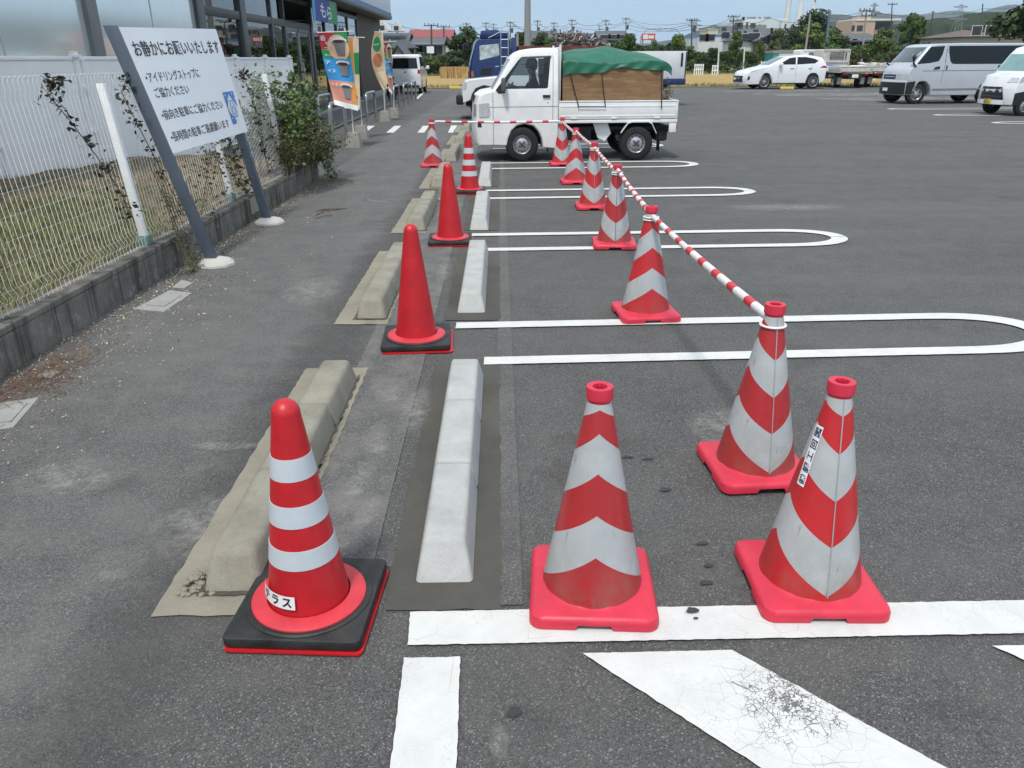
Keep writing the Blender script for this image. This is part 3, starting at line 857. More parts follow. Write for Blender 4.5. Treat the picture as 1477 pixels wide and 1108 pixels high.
for k in range(4):
    c = [(0, 0), (SW, 0), (SW, SH), (0, SH)]; a, b = c[k], c[(k+1) % 4]
    mb.poly([f0(*a), f0(*b), f1(*b), f1(*a)])
pan = mb.build('panel', M('sign_white', (.86, .86, .86), .35, var=.03, vs=2), sg, 30)
POSTM = M('post_slate', (.085, .105, .135), .5, var=.12, vs=5)
FOOT = concrete('footing_white', (.55, .54, .50), (.42, .40, .36), .5)
def spost(base, top, w=.075, d=.055):
    mb = MB(); b = Vector(base)-ORG; t = Vector(top)-ORG
    mb.prism([b+Vector((-w/2, -d/2, 0)), b+Vector((w/2, -d/2, 0)), b+Vector((w/2, d/2, 0)), b+Vector((-w/2, d/2, 0))], t-b)
    mb.bevel_all(.004); mb.build('post', POSTM, sg)
    mb = MB(); mb.lathe([(.155, 0), (.15, .02), (.12, .045), (.07, .06)], 9, b+Vector((.015, 0, 0)), capt=True); mb.build('footing', FOOT, sg, 20)
nrm = (f1(0, 0)-f0(0, 0)).normalized()
spost((-2.455, 6.25, 0), TL+Vector((-.045, -.03, .01)), .085, .06)
spost((-2.515, 8.0, 0), TR+(nrm*.06)+Vector((0, -.07, -.02)), .085, .06)
lines = [('お静かにお願いいたします', .075, SH-.205, .125, .0018, 1.70), ('•アイドリングストップに', .075, SH-.403, .085, .0006, 1.04),
         ('ご協力ください', .118, SH-.522, .085, .0006, .65), ('•前向き駐車にご協力ください', .075, SH-.690, .085, .0006, 1.33),
         ('•長時間の駐車ご遠慮願います', .07, SH-.863, .085, .0006, 1.33)]
text_on('lettering', lines, sfn(.003), INK, pan)
mb = MB(); shape_on(mb, [(1.50, SH-.56), (1.775, SH-.56), (1.775, SH-.70), (1.60, SH-.855), (1.50, SH-.855)], sfn(.003), .2)
emb = mb.build('emblem', M('emblem_blue', (.03, .20, .55), .4, var=.06), pan, 0)
mb = MB()
fw = sfn(.006)
for poly in ([(1.50, SH-.70), (1.62, SH-.58), (1.75, SH-.70), (1.75, SH-.745), (1.62, SH-.83), (1.515, SH-.745)],): shape_on(mb, poly, fw, .2)
for cu, cv in ((1.53, .59), (1.56, .625), (1.71, .585), (1.745, .63), (1.53, .80)):
    shape_on(mb, [(cu+(.017 if k % 2 == 0 else .007)*math.sin(math.pi*k/5), SH-cv+(.017 if k % 2 == 0 else .007)*math.cos(math.pi*k/5)) for k in range(10)], fw, .2)
mb.build('emblem_white', M('emblem_white', (.72, .74, .78), .4, var=.03), emb, 0)
mb = MB(); fb = sfn(.009)
def outline(mb, pts, fn, wd):
    for i in range(len(pts)-1):
        a = Vector((*pts[i], 0)); b = Vector((*pts[i+1], 0)); n = Vector((-(b-a).y, (b-a).x, 0)).normalized()*wd/2
        shape_on(mb, [((a-n).x, (a-n).y), ((b-n).x, (b-n).y), ((b+n).x, (b+n).y), ((a+n).x, (a+n).y)], fn, .3)
can = [(1.57, -.79), (1.57, -.70), (1.595, -.67), (1.595, -.645), (1.665, -.645), (1.665, -.67), (1.69, -.70), (1.69, -.79), (1.57, -.79)]
outline(mb, [(u, SH+v) for u, v in can], fb, .009)
outline(mb, [(u, SH+v) for u, v in ell(1.63, -.735, .035, .035, 12)+[(1.665, -.735)]], fb, .008)
mb.build('emblem_outline', M('emblem_line', (.05, .22, .5), .4, var=.05), emb, 0)

# ================================================================ SHOP
sh = thing('convenience_store', 'single storey glass fronted shop with dark frames, brown tiled corner and grey fascia', 'shop', (-5.4, 0, 0), .0135)
FRAME = M('frame_bronze', (.085, .080, .075), .4, var=.15, vs=3, metal=.3)
FRAME_G = M('frame_grey', (.20, .20, .195), .45, var=.12, vs=3, metal=.3)
def tile_mat():
    t = NT('brown_tile')
    br = t.n.new('ShaderNodeTexBrick'); br.inputs['Scale'].default_value = 1
    br.inputs['Brick Width'].default_value = .23; br.inputs['Row Height'].default_value = .065; br.inputs['Mortar Size'].default_value = .006
    br.inputs['Color1'].default_value = (.075, .048, .034, 1); br.inputs['Color2'].default_value = (.055, .036, .027, 1); br.inputs['Mortar'].default_value = (.04, .03, .025, 1)
    t.l.new(t.map(rot=(R(90), 0, R(90))), br.inputs['Vector'])
    sw = t.n.new('ShaderNodeSeparateXYZ'); t.l.new(t.tc, sw.inputs[0]); cb = t.n.new('ShaderNodeCombineXYZ')
    t.l.new(sw.outputs[1], cb.inputs[0]); t.l.new(sw.outputs[2], cb.inputs[1]); t.l.new(cb.outputs[0], br.inputs['Vector'])
    return t.done(br.outputs[0], .6, br.outputs['Fac'], -.3, .01, .4)
def glass_mat(name, tint, refl=1.0, clear=.75, rough=.01):
    m = bpy.data.materials.new(name); m.use_nodes = True; MATS[name] = m
    n = m.node_tree.nodes; l = m.node_tree.links; n.remove(n['Principled BSDF'])
    tr = n.new('ShaderNodeBsdfTransparent'); tr.inputs[0].default_value = (*[c*clear for c in tint], 1)
    gl = n.new('ShaderNodeBsdfGlossy'); gl.inputs['Roughness'].default_value = rough; gl.inputs[0].default_value = (.95, .97, .97, 1)
    lw = n.new('ShaderNodeFresnel'); lw.inputs[0].default_value = 1.55
    mu = n.new('ShaderNodeMath'); mu.operation = 'MULTIPLY'; mu.inputs[1].default_value = refl; mu.use_clamp = True
    nz = n.new('ShaderNodeTexNoise'); nz.inputs['Scale'].default_value = .7
    tc = n.new('ShaderNodeTexCoord'); l.new(tc.outputs['Object'], nz.inputs['Vector'])
    bp = n.new('ShaderNodeBump'); bp.inputs['Strength'].default_value = .06; bp.inputs['Distance'].default_value = .05; l.new(nz.outputs[0], bp.inputs['Height'])
    l.new(bp.outputs[0], gl.inputs['Normal'])
    mx = n.new('ShaderNodeMixShader'); l.new(lw.outputs[0], mu.inputs[0]); l.new(mu.outputs[0], mx.inputs[0])
    l.new(tr.outputs[0], mx.inputs[1]); l.new(gl.outputs[0], mx.inputs[2]); l.new(mx.outputs[0], n['Material Output'].inputs[0])
    return m
GLASS = glass_mat('shop_glass', (.9, .95, .95), 1.5, .95)
FILM = M('window_film', (.90, .95, .94), .12, .62, var=.05, vs=.6, spec=.8)
cols = [4.0, 6.6, 9.0]
# columns and mullions
for ya, yb in ((-2, -1.7), (3.1, 3.4), (7.0, 7.3), (11.2, 11.49), (15.29, 15.66), (17.85, 18.20), (24.36, 24.60)):
    mb = MB(); mb.box((-.06, (ya+yb)/2, 1.62), (.16, yb-ya, 3.2), bev=.006)
    mb.build('column', FRAME_G if ya < 15 else FRAME, sh)
for y in (20.3, 21.5, 26.42, 28.35, 30.45, 32.5):
    mb = MB(); mb.box((-.05, y, 1.6), (.10, .09, 3.1), bev=.004); mb.build('mullion', FRAME, sh)
for ya, yb, z in ((-2, 32.5, 3.02), (15.6, 24.4, 2.42), (-2, 21.4, .16), (24.5, 32.5, .16)):
    mb = MB(); mb.box((-.051, (ya+yb)/2, z), (.09, yb-ya, .12 if z < 1 or z > 3 else .16), bev=.004); mb.build('rail', FRAME, sh)
pan_y = [(-1.7, 3.1, 1), (3.4, 7.0, 1), (7.3, 11.2, 1), (11.49, 15.29, 1), (15.66, 17.85, 0), (18.2, 20.26, 0), (20.34, 21.45, 0), (24.6, 26.38, 0), (26.47, 28.3, 0), (28.4, 30.4, 0), (30.5, 32.45, 0)]
for ya, yb, fm in pan_y:
    mb = MB(); mb.box((-.055, (ya+yb)/2, 1.6), (.012, yb-ya, 2.74)); mb.build('window_pane', FILM if fm else GLASS, sh, 0)
    if fm:
        mb = MB(); mb.box((-.047, (ya+yb)/2, 1.6), (.006, .03, 2.74)); mb.build('pane_joint', M('sealant', (.42, .47, .47), .4), sh, 0)
for k, (ya, yb) in enumerate(((21.55, 22.9), (22.95, 24.3))):
    d = MB(); d.box((-.05, (ya+yb)/2, 1.2), (.012, yb-ya-.14, 2.1)); do = d.build('door', GLASS, sh, 0)
    d = MB()
    for s in (ya+.04, yb-.04): d.box((-.045, s, 1.2), (.05, .08, 2.3), bev=.004)
    d.box((-.045, (ya+yb)/2, .12), (.05, yb-ya, .16)); d.box((-.045, (ya+yb)/2, 2.3), (.05, yb-ya, .08)); d.build('door_frame', FRAME_G, do)
    d = MB(); d.tube([(-.0, (yb-.1 if k == 0 else ya+.1), .7), (-.0, (yb-.1 if k == 0 else ya+.1), 1.5)], .018, 8); d.build('handle', M('steel', (.5, .5, .5), .3, .9), do)
mb = MB(); mb.box((-.15, 35.6, 1.6), (.3, 6.2, 3.2)); mb.box((-4, 38.6, 1.6), (7.5, .2, 3.2)); mb.build('tiled_wall', tile_mat(), sh, 0)
mb = MB(); mb.box((-.02, 35.6, .13), (.14, 6.25, .30), bev=.01); mb.box((-.03, 28.4, .05), (.12, 8, .12), bev=.01); mb.build('plinth', CON_GREY, sh)
mb = MB(); mb.box((-3.5, 18.4, 3.26), (8.0, 40.6, .10)); mb.build('soffit', M('soffit_brown', (.16, .135, .115), .6), sh, 0)
FASC = M('fascia_grey', (.58, .62, .66), .4, var=.05, vs=1)
mb = MB(); mb.box((.47, 18.4, 3.86), (.1, 40.8, .92), bev=.01); mb.box((-3.4, 38.75, 3.86), (7.7, .1, .92)); fa = mb.build('fascia', FASC, sh)
mb = MB(); mb.box((.49, 18.4, 3.33), (.12, 40.9, .12), bev=.01); mb.box((.50, 18.4, 3.25), (.10, 40.85, .03)); mb.build('trim', M('trim_dark', (.05, .055, .07), .4), fa)
mb = MB(); mb.box((.526, 18.4, 3.44), (.008, 40.8, .09)); mb.build('stripe', M('stripe_blue', (.03, .10, .36), .4), fa, 0)
mb = MB(); mb.box((-3.6, 18.4, 4.32), (8.1, 40.6, .06)); mb.build('roof', CON_GREY, sh, 0)
# inside of the shop
mb = MB(); mb.box((-6.9, 18, 1.6), (.1, 40, 3.2)); mb.box((-3.4, -2, 1.6), (7, .1, 3.2)); mb.build('inner_wall', M('inner_wall', (.45, .43, .40), .7), sh, 0)
mb = MB(); mb.box((-3.5, 18.3, .03), (7, 40.2, .05)); mb.build('shop_floor', M('shop_floor', (.4, .39, .37), .25), sh, 0)
GOODS = [M('goods_%s' % n, c, .5, var=.4, vs=14) for n, c in (('red', (.5, .05, .04)), ('teal', (.03, .22, .20)), ('white', (.6, .6, .58)), ('yellow', (.55, .38, .05)), ('blue', (.05, .12, .4)))]
rnd = random.Random(12)
for k in range(5):
    y = 18.6+2.9*k
    mb = MB(); mb.box((-1.15, y, .72), (.5, 2.2, 1.35), bev=.01)
    for lev in range(3):
        for q in range(9):
            mb.mi = 1+rnd.randrange(5); mb.box((-.86, y-1+.24*q, .3+.42*lev), (.12, .2, rnd.uniform(.2, .34)), bev=.008)
    tag(mb.build('product_shelf', [M('shelf_grey', (.3, .3, .3), .5)]+GOODS, None, 30), 'shelf of packed goods inside the shop window, seen through the glass', 'shelf', 'goods shelves inside the shop')
    o = bpy.data.objects[-1] if False else None
for o in [o for o in COL.objects if o.name.startswith('product_shelf')]: o.matrix_world = Matrix.Translation((-5.4, 0, 0)) @ Matrix.Rotation(.0135, 4, 'Z')
# posters, banner and a tan sheet
def poster(label, ya, yb, z0, z1, x, cols, extra=None, name='poster', txt=None):
    t = thing(name, label, name, (-5.4-.0135*(ya+yb)/2+x, (ya+yb)/2, z0), .0135)
    W, H = yb-ya, z1-z0
    mb = MB(); n = 6
    mb.box((0, 0, H/2), (.012, W, H)); sheet_ = mb.build('sheet', cols[0], t, 0)
    for k, (poly, mat) in enumerate(extra or []):
        mb = MB(); mb.poly([(.008+.002*k, u*W, v*H) for u, v in poly]); mb.build('print', mat, sheet_, 0)
    if txt: text_on('lettering', txt[0], lambda u, v: Vector((.013, u, v)), txt[1], sheet_)
    return t
BLU = M('poster_blue', (.008, .03, .26), .5, var=.3, vs=2); GRN = M('poster_green', (.02, .25, .09), .5, var=.3, vs=2); WHT = M('print_white', (.75, .75, .74), .5, var=.04)
TAN = M('poster_tan', (.42, .24, .15), .5, var=.2, vs=4)
poster('blue and green banner hanging over the shop entrance with white writing', 22.9, 26.3, 2.55, 3.17, .42, [BLU], [([(.05, 0), (.5, 0), (.5, 1), (.2, 1)], GRN), ([(-.5, .0), (-.42, 0), (-.40, 1), (-.5, 1)], M('poster_cyan', (.05, .35, .6), .5))],
       'banner', ([('も', -.75, .14, .42, .006, .75), ('ら', .15, .12, .40, .006, .65)], WHT))
poster('dark blue poster high inside the shop glass, left of the entrance', 18.6, 20.1, 2.0, 2.95, -.08, [M('poster_navy', (.012, .025, .11), .5, var=.5, vs=5)], [([(-.5, .05), (.5, 0), (.5, .12), (-.5, .2)], BLU)])
poster('brown sheet with a green oval low in the shop glass', 16.3, 17.5, 1.0, 2.0, -.08, [TAN], [(ell(.05, .62, .3, .26), GRN)])  # plain tan rectangle with a green oval, set just behind the pane

# ================================================================ BOLLARDS, BANNER FLAGS
STEEL = M('stainless', (.42, .42, .41), .28, .85, var=.15, vs=6)
STEEL_D = M('steel_grey', (.22, .22, .215), .4, .5, var=.2, vs=6)
bl = ['nearest steel hoop bollard beside the first coffee flag', 'steel hoop bollard just before the tan flag base', 'steel hoop bollard behind the tan flag base',
      'steel hoop bollard right behind the narrow blue flag', 'steel hoop bollard in front of the white minivan', 'farthest steel hoop bollard by the white minivan corner', 'steel hoop bollard close to the shop door']
for k, (x, ya, yb) in enumerate([(-3.66, 16.5, 18.0), (-3.82, 21.7, 23.1), (-3.84, 25.0, 26.4), (-3.86, 27.2, 28.5), (-3.88, 29.9, 31.2), (-3.9, 32.5, 33.9), (-4.75, 20.2, 21.6)]):
    t = thing('hoop_bollard', bl[k], 'bollard', (x, (ya+yb)/2, .0), 0, 'steel hoop bollards along the shop front')
    h = (yb-ya)/2; pts = [(0, -h, 0), (0, -h, .60)]
    for q in range(7):
        a = math.pi/2*q/6; pts.append((0, -h+.13-.13*math.cos(a), .60+.13*math.sin(a)))
    pts += [(0, h-p[1]-h, p[2]) for p in pts[::-1]]
    mb = MB(); mb.tube(pts, .038, 14); mb.build('hoop', STEEL, t, 50)
    for s in (-h, h):
        mb = MB(); mb.lathe([(.07, 0), (.07, .012), (.045, .02)], 16, (0, s, .002)); mb.build('base_flange', STEEL_D, t, 40)
ORANGE = M('flag_orange', (.60, .24, .07), .7, var=.1); PINK = M('flag_salmon', (.62, .26, .20), .7, var=.08); FRED = M('flag_red', (.48, .035, .055), .7, var=.1)
FGREEN = M('flag_green', (.015, .24, .07), .7, var=.12); FBLUE = M('flag_blue', (.025, .25, .55), .7, var=.1); FCREAM = M('flag_cream', (.62, .52, .36), .7, var=.1)
FTAN = M('flag_tan', (.55, .38, .24), .7, var=.15, vs=8); COF = M('coffee_black', (.03, .022, .02), .6, var=.3); CUPG = M('cup_grey', (.16, .165, .17), .6, var=.2); LID = M('cup_lid', (.60, .60, .58), .6, var=.05)
FPEACH = M('flag_peach', (.66, .42, .26), .7, var=.1); MEAT = M('fried_brown', (.36, .13, .06), .7, var=.4, vs=16); FYEL = M('flag_yellow', (.62, .45, .10), .7, var=.1)
POLEW = M('pole_white', (.68, .68, .66), .4, var=.05); BASEC = concrete('base_concrete', (.30, .29, .26), (.17, .165, .15), .6, .3, 9)
def flag(label, base, tl, tr, bl_, br, bulge, parts, letters, polex, hem=True):
    t = thing('banner_flag', label, 'banner flag', (*base, 0), 0, 'advertising flags in concrete bases')
    o = Vector((*base, 0))
    TLq, TRq, BLq, BRq = [Vector(q)-o for q in (tl, tr, bl_, br)]
    def fn(off):
        def f(u, v):              # u 0..1 left to right, v 0 bottom .. 1 top
            b = 1-v
            p = TLq*(1-u)*v+TRq*u*v+BLq*(1-u)*b+BRq*u*b
            q = 4*v*(1-v)
            p += Vector((bulge[0]*q*(1-u), bulge[1]*q*(1-.5*u)+.018*math.sin(9*v+5*u), 0))
            return p+Vector((0, -off, 0))
        return f
    mb = MB()
    mb.tube([(polex, .03, .26), (polex, .03, TRq.z+.06)], .012, 8); mb.tube([(TLq.x-.02, .03, TLq.z+.012), (TRq.x+.12, .03, TRq.z+.012)], .007, 6); mb.build('pole', POLEW, t)
    mb = MB(); s = .15
    lo = [(-s, -s, 0), (s, -s, 0), (s, s, 0), (-s, s, 0)]; q = .105; hi = [(-q, -q, .27), (q, -q, .27), (q, q, .27), (-q, q, .27)]
    for i in range(4): mb.poly([lo[i], lo[(i+1) % 4], hi[(i+1) % 4], hi[i]])
    mb.poly(hi); bmesh.ops.remove_doubles(mb.bm, verts=mb.bm.verts, dist=1e-4); mb.bevel_all(.012)
    mb.build('concrete_base', BASEC, t, 25)
    mb = MB(); mb.grid(fn(0), 10, 24); cl = mb.build('cloth', parts[0], t, 60)
    for k, (poly, mat) in enumerate(parts[1:]):
        mb = MB(); shape_on(mb, poly, fn(.004+.0022*k), .06); mb.build('print', mat, cl, 60)
    if letters: text_on('lettering', letters, fn(.004+.0022*len(parts)), WHT, cl)
    return t
def cup(cu, cv, w, h, lid=True):
    return [([(cu-w*.62, cv-h/2), (cu+w*.62, cv-h/2), (cu+w, cv+h/2), (cu-w, cv+h/2)], CUPG), (ell(cu, cv+h/2, w*1.25, h*.20), LID), (ell(cu, cv+h/2-.012, w*.98, h*.12), COF)]
rc = lambda a, b, c, d: [(a, b), (c, b), (c, d), (a, d)]
coffee = [FRED, (rc(.55, .66, 1, 1), FGREEN), (rc(0, .66, .5, .78), FGREEN), (ell(.62, .80, .38, .17), FPEACH), (rc(0, .36, 1, .66), FBLUE), (rc(0, .07, 1, .36), PINK), (rc(.78, .07, 1, .36), ORANGE), (rc(0, 0, 1, .07), WHT)]
coffee += cup(.68, .80, .22, .19)+cup(.68, .52, .20, .17)+cup(.66, .22, .18, .17)
cl_ = [('香', .06, .90, .16, .004, .2), ('り', .22, .83, .13, .004, .16), ('つ', .12, .77, .12, .003, .16), ('ホット', .10, .69, .08, .002, .3), ('ア', .06, .58, .12, .003, .18), ('イス', .08, .47, .11, .003, .3), ('ラテ', .08, .28, .11, .003, .3)]
for i, it in enumerate(cl_): cl_[i] = (it[0], it[1], it[2], it[3]*.5, it[4]*.2, it[5])
flag('coffee flag of red, blue and pink panels in the nearest concrete base', (-3.03, 15.53), P(458, 48, 15.5), P(500, 46, 15.5), P(483, 151, 15.4), P(517, 160, 15.4), (-.03, .10), coffee, cl_, .0)
snack = [FPEACH, (rc(.52, 0, .72, 1), ORANGE), (rc(.72, 0, 1, 1), FCREAM), (rc(.74, .5, 1, .8), FGREEN), (rc(0, .1, .6, .42), FCREAM), (rc(.55, .1, .9, .3), FYEL), (ell(.5, .34, .25, .05), MEAT), (ell(.55, .17, .35, .05), MEAT), (rc(0, 0, 1, .06), WHT)]
flag('orange and cream flag standing right behind the nearest coffee flag', (-3.185, 17.23), P(488, 54, 17.2), P(517, 55, 17.2), P(497, 156, 17.15), P(519, 158, 17.15), (-.02, .08), snack, None, .02)
tan = [FTAN, (rc(.82, 0, 1, 1), FCREAM), (ell(.42, .80, .34, .13), FGREEN), (ell(.45, .52, .36, .12), MEAT), (rc(.1, .0, .8, .32), FCREAM)]
flag('tan flag with a green oval bulging towards the shop', (-3.424, 22.22), P(540, 47, 22.2), P(552, 46, 22.2), P(553, 131, 22.2), P(558, 128, 22.2), (-.19, .05), tan, [('からあげ', .14, .78, .035, .001, .5)], .0)
flag('narrow coffee flag beside the tan flag, in front of the minivan', (-3.363, 23.56), P(552.5, 62, 23.5), P(565, 60, 23.5), P(561, 131, 23.5), P(566, 137, 23.5), (-.02, .1), coffee, cl_, .0)
mb = MB(); mb.grid(lambda u, v: (-3.98-1.5*u+(-.0135)*(15+23.6*v), 15+23.6*v, .03), 2, 12); struct(mb.build('forecourt', concrete('forecourt_paving', (.15, .15, .145), (.10, .10, .095), .5, .3, 2), smooth=0))

# ================================================================ PLANTS BY THE WALL, LITTER
LEAF = M('leaf_green', (.058, .105, .022), .45, var=.35, vs=4, isl=.45, col2=(.125, .19, .04))
LEAFB = M('leaf_brown', (.13, .095, .05), .7, var=.4, vs=6, isl=.5, col2=(.13, .12, .05))
LEAFD = M('leaf_dark', (.028, .032, .018), .7, var=.4, vs=6, isl=.5)
TWIG = M('twig', (.11, .085, .06), .8, var=.3)
def leaves(n, fn, size, seed, aspect=.6):
    rnd = random.Random(seed); V = []; F = []
    for i in range(n):
        r = fn(rnd)
        if r is None: continue
        p, s = r; p = Vector(p)
        a = Vector((rnd.gauss(0, 1), rnd.gauss(0, 1), rnd.gauss(0, .6))).normalized()
        b = a.cross(Vector((rnd.gauss(0, 1), rnd.gauss(0, 1), rnd.gauss(0, 1)))).normalized(); c = a.cross(b)
        L = size*s*rnd.uniform(.6, 1.3); Wd = L*aspect; k = len(V)
        V += [p-a*L*.5, p+b*Wd*.5+c*L*.07-a*L*.05, p+a*L*.5, p-b*Wd*.5+c*L*.07-a*L*.05]
        F += [(k, k+1, k+2), (k, k+2, k+3)]
    return V, F
def stems(mb, paths, r0):
    for p in paths: mb.tube(p, [r0*(1-.75*i/(len(p)-1)) for i in range(len(p))], 5)
bush = thing('shrub', 'leafy green shrub growing through the end of the mesh fence', 'shrub', (-2.95, 10.3, .2))
rnd = random.Random(21); paths = []; tips = []
for k in range(34):
    a = rnd.uniform(0, 6.28); x0, y0 = rnd.uniform(-.2, .35), rnd.uniform(-.7, .8); hgt = rnd.uniform(.6, 1.28); lx, ly = rnd.uniform(-.22, .25), rnd.uniform(-.25, .25)
    p = [Vector((x0+lx*t+.03*math.sin(7*t+k), y0+ly*t+.03*math.cos(6*t+k), hgt*t)) for t in (0, .2, .4, .6, .8, 1)]
    paths.append(p); tips.append(p)
mb = MB(); stems(mb, paths, .007); mb.build('stem', TWIG, bush)
def bl_fn(r):
    p = r.choice(tips); t = r.uniform(.35, 1.0); i = min(4, int(t*5)); q = p[i].lerp(p[i+1], t*5-i)
    return q+Vector((r.gauss(0, .055), r.gauss(0, .06), r.gauss(0, .04))), .6+.7*r.random()
V, F = leaves(4400, bl_fn, .064, 31); rawmesh('foliage', V, F, LEAF, bush)
dry = thing('dry_shrub', 'brown half-dried bush spilling over the block wall at its far end', 'shrub', (-2.72, 10.35, .2))
paths = []; tips = []
for k in range(90):
    x0, y0 = rnd.uniform(-.3, .15), rnd.uniform(-.75, .9); hgt = rnd.uniform(.35, .72); lx, ly = rnd.uniform(-.15, .33), rnd.uniform(-.3, .3)
    paths.append([Vector((x0+lx*t, y0+ly*t+.02*math.cos(6*t+k), .05+hgt*t-.16*t*t*abs(lx)*4)) for t in (0, .25, .5, .75, 1)])
mb = MB(); stems(mb, paths, .0045); mb.build('stem', M('twig_tan', (.20, .15, .09), .8, var=.3), dry)
tips = paths
def dl_fn(r):
    p = r.choice(paths); t = r.uniform(.25, 1.0); i = min(3, int(t*4)); q = p[i].lerp(p[i+1], t*4-i)
    return q+Vector((r.gauss(0, .04), r.gauss(0, .05), r.gauss(0, .04))), .6+.6*r.random()
V, F = leaves(9500, dl_fn, .034, 32); rawmesh('dry_leaves', V, F, LEAFB, dry)
V, F = leaves(2000, lambda r: (lambda q: (q[0]+Vector((.05, 0, .0)), q[1]))(dl_fn(r)), .05, 33); rawmesh('green_leaves', V, F, LEAF, dry)
def hang_fn(r):
    t = r.random(); return Vector((.12+.12*t+r.gauss(0, .05), .62+r.gauss(0, .12), .25-.42*t)), .8
V, F = leaves(420, hang_fn, .05, 34); rawmesh('hanging_leaves', V, F, LEAF, dry)
# climbers dried on the fence
def vine(label, y0, seed, path, n=120, size=.05, mat=LEAFD, group=None, spread=.03):
    t = thing('climbing_vine', label, 'vine', (-2.79, y0, .25)); rnd = random.Random(seed)
    pts = [Vector((.03-.09*h, dy, h)) for dy, h in path]
    mb = MB(); mb.tube(pts, .0035, 5)
    for k in range(5):
        i = rnd.randrange(len(pts)-1); p = pts[i].lerp(pts[i+1], rnd.random())
        mb.tube([p, p+Vector((.03, rnd.uniform(-.1, .1), rnd.uniform(-.05, .1))), p+Vector((.04, rnd.uniform(-.2, .2), rnd.uniform(-.1, .15)))], .0018, 4)
    mb.build('stem', TWIG, t)
    def f(r):
        i = r.randrange(len(pts)-1); c = pts[i].lerp(pts[i+1], r.random())
        c = c + Vector((0, .05*math.sin(40*c.z), 0))
        return c+Vector((r.gauss(0, spread), r.gauss(0, spread), r.gauss(0, spread*.8))), .7+.5*r.random()
    V, F = leaves(n, f, size, seed); rawmesh('foliage', V, F, mat, t)
vine('withered dark vine climbing left of the first white fence post', 5.2, 1, [(.5, .2), (.42, .45), (.25, .7), (.05, .95), (-.12, 1.12), (-.02, 1.2), (.2, 1.19)], 130, .05)
vine('withered vine hanging just right of the first white fence post', 6.1, 2, [(.45, .1), (.32, .4), (.15, .7), (.02, .95), (-.05, 1.1), (.12, 1.2), (.22, 1.1)], 110, .042)
vine('green climbing vine on the fence under the notice board', 7.9, 3, [(.25, .05), (.2, .3), (.12, .55), (.05, .75), (0, .9)], 260, .055, M('leaf_mixed', (.055, .075, .025), .6, var=.4, vs=6, isl=.5), None, .05)
vine('brown vine tangle on the lower fence between the sign posts', 7.2, 4, [(-.3, .02), (-.1, .2), (.1, .38), (.3, .5), (.5, .42), (.7, .3)], 420, .04, LEAFB, None, .11)
vine('thin dark vine on the fence right of the notice board', 9.0, 5, [(.1, .1), (.05, .4), (.1, .7), (0, .95), (-.1, 1.15), (-.25, 1.2)], 170, .05, LEAFD, None, .05)
wd = thing('dry_weed', 'dead drooping weed hanging over the block wall beside the left sign post', 'weed', (-2.66, 6.08, 0))
mb = MB(); rnd = random.Random(8); wp = []
for k in range(7):
    a = rnd.uniform(-.08, .08); p = [Vector((-.16+.05*k*.2, .15+a, .85-.04*k)), Vector((-.06, .1+a, .55)), Vector((.02, .05+a*1.4, .26)), Vector((.09+.02*rnd.random(), -.02+a*1.5, .10)), Vector((.12+.03*rnd.random(), -.06+a*2, .015))]
    wp.append(p)
stems(mb, wp, .004); mb.build('stem', TWIG, wd)
def wf(r):
    p = r.choice(wp); t = r.uniform(.2, 1); i = min(3, int(t*4)); q = p[i].lerp(p[i+1], t*4-i); q = q+Vector((r.gauss(0, .018), r.gauss(0, .025), r.gauss(0, .02))); q.z = max(q.z, .01); return q, .8
V, F = leaves(420, wf, .04, 9, .35); rawmesh('frond', V, F, M('leaf_olive', (.10, .11, .045), .7, var=.3, vs=6, isl=.45), wd)
# litter along the wall foot
def lit(r):
    y = r.uniform(2.6, 8.6) if r.random() < .75 else r.uniform(8.5, 11.5); d = abs(r.gauss(0, .28)) if y < 6 else abs(r.gauss(0, .12))
    if r.random() < .08: d = r.uniform(0, 1.1)
    return Vector((-2.70+d, y, .007+.004*r.random())), .6+.9*r.random()
V, F = leaves(7500, lit, .0135, 41, .4); tag(rawmesh('leaf_litter', V, F, M('litter_tan', (.44, .37, .26), .85, var=.4, vs=30, isl=.5)), 'pale dry chaff and leaf litter along the foot of the block wall', 'leaf litter', kind='stuff')
rnd = random.Random(5); V = []; F = []
for k in range(420):
    x, y = -2.52+rnd.gauss(0, .10), 3.78+rnd.gauss(0, .28); a = rnd.uniform(0, 3.14); L = rnd.uniform(.03, .07); b = len(V); z = .008+rnd.random()*.025*math.exp(-((x+2.52)/.1)**2)
    dx, dy = math.cos(a)*L, math.sin(a)*L; px, py = -math.sin(a)*.0012, math.cos(a)*.0012
    V += [(x-dx-px, y-dy-py, z), (x-dx+px, y-dy+py, z), (x+dx+px, y+dy+py, z+.004), (x+dx-px, y+dy-py, z+.004)]; F.append((b, b+1, b+2, b+3))
tag(rawmesh('pine_needles', V, F, M('needle_rust', (.15, .07, .035), .8, var=.3, isl=.5)), 'rust brown heap of dry needles at the foot of the block wall', 'needles', kind='stuff')
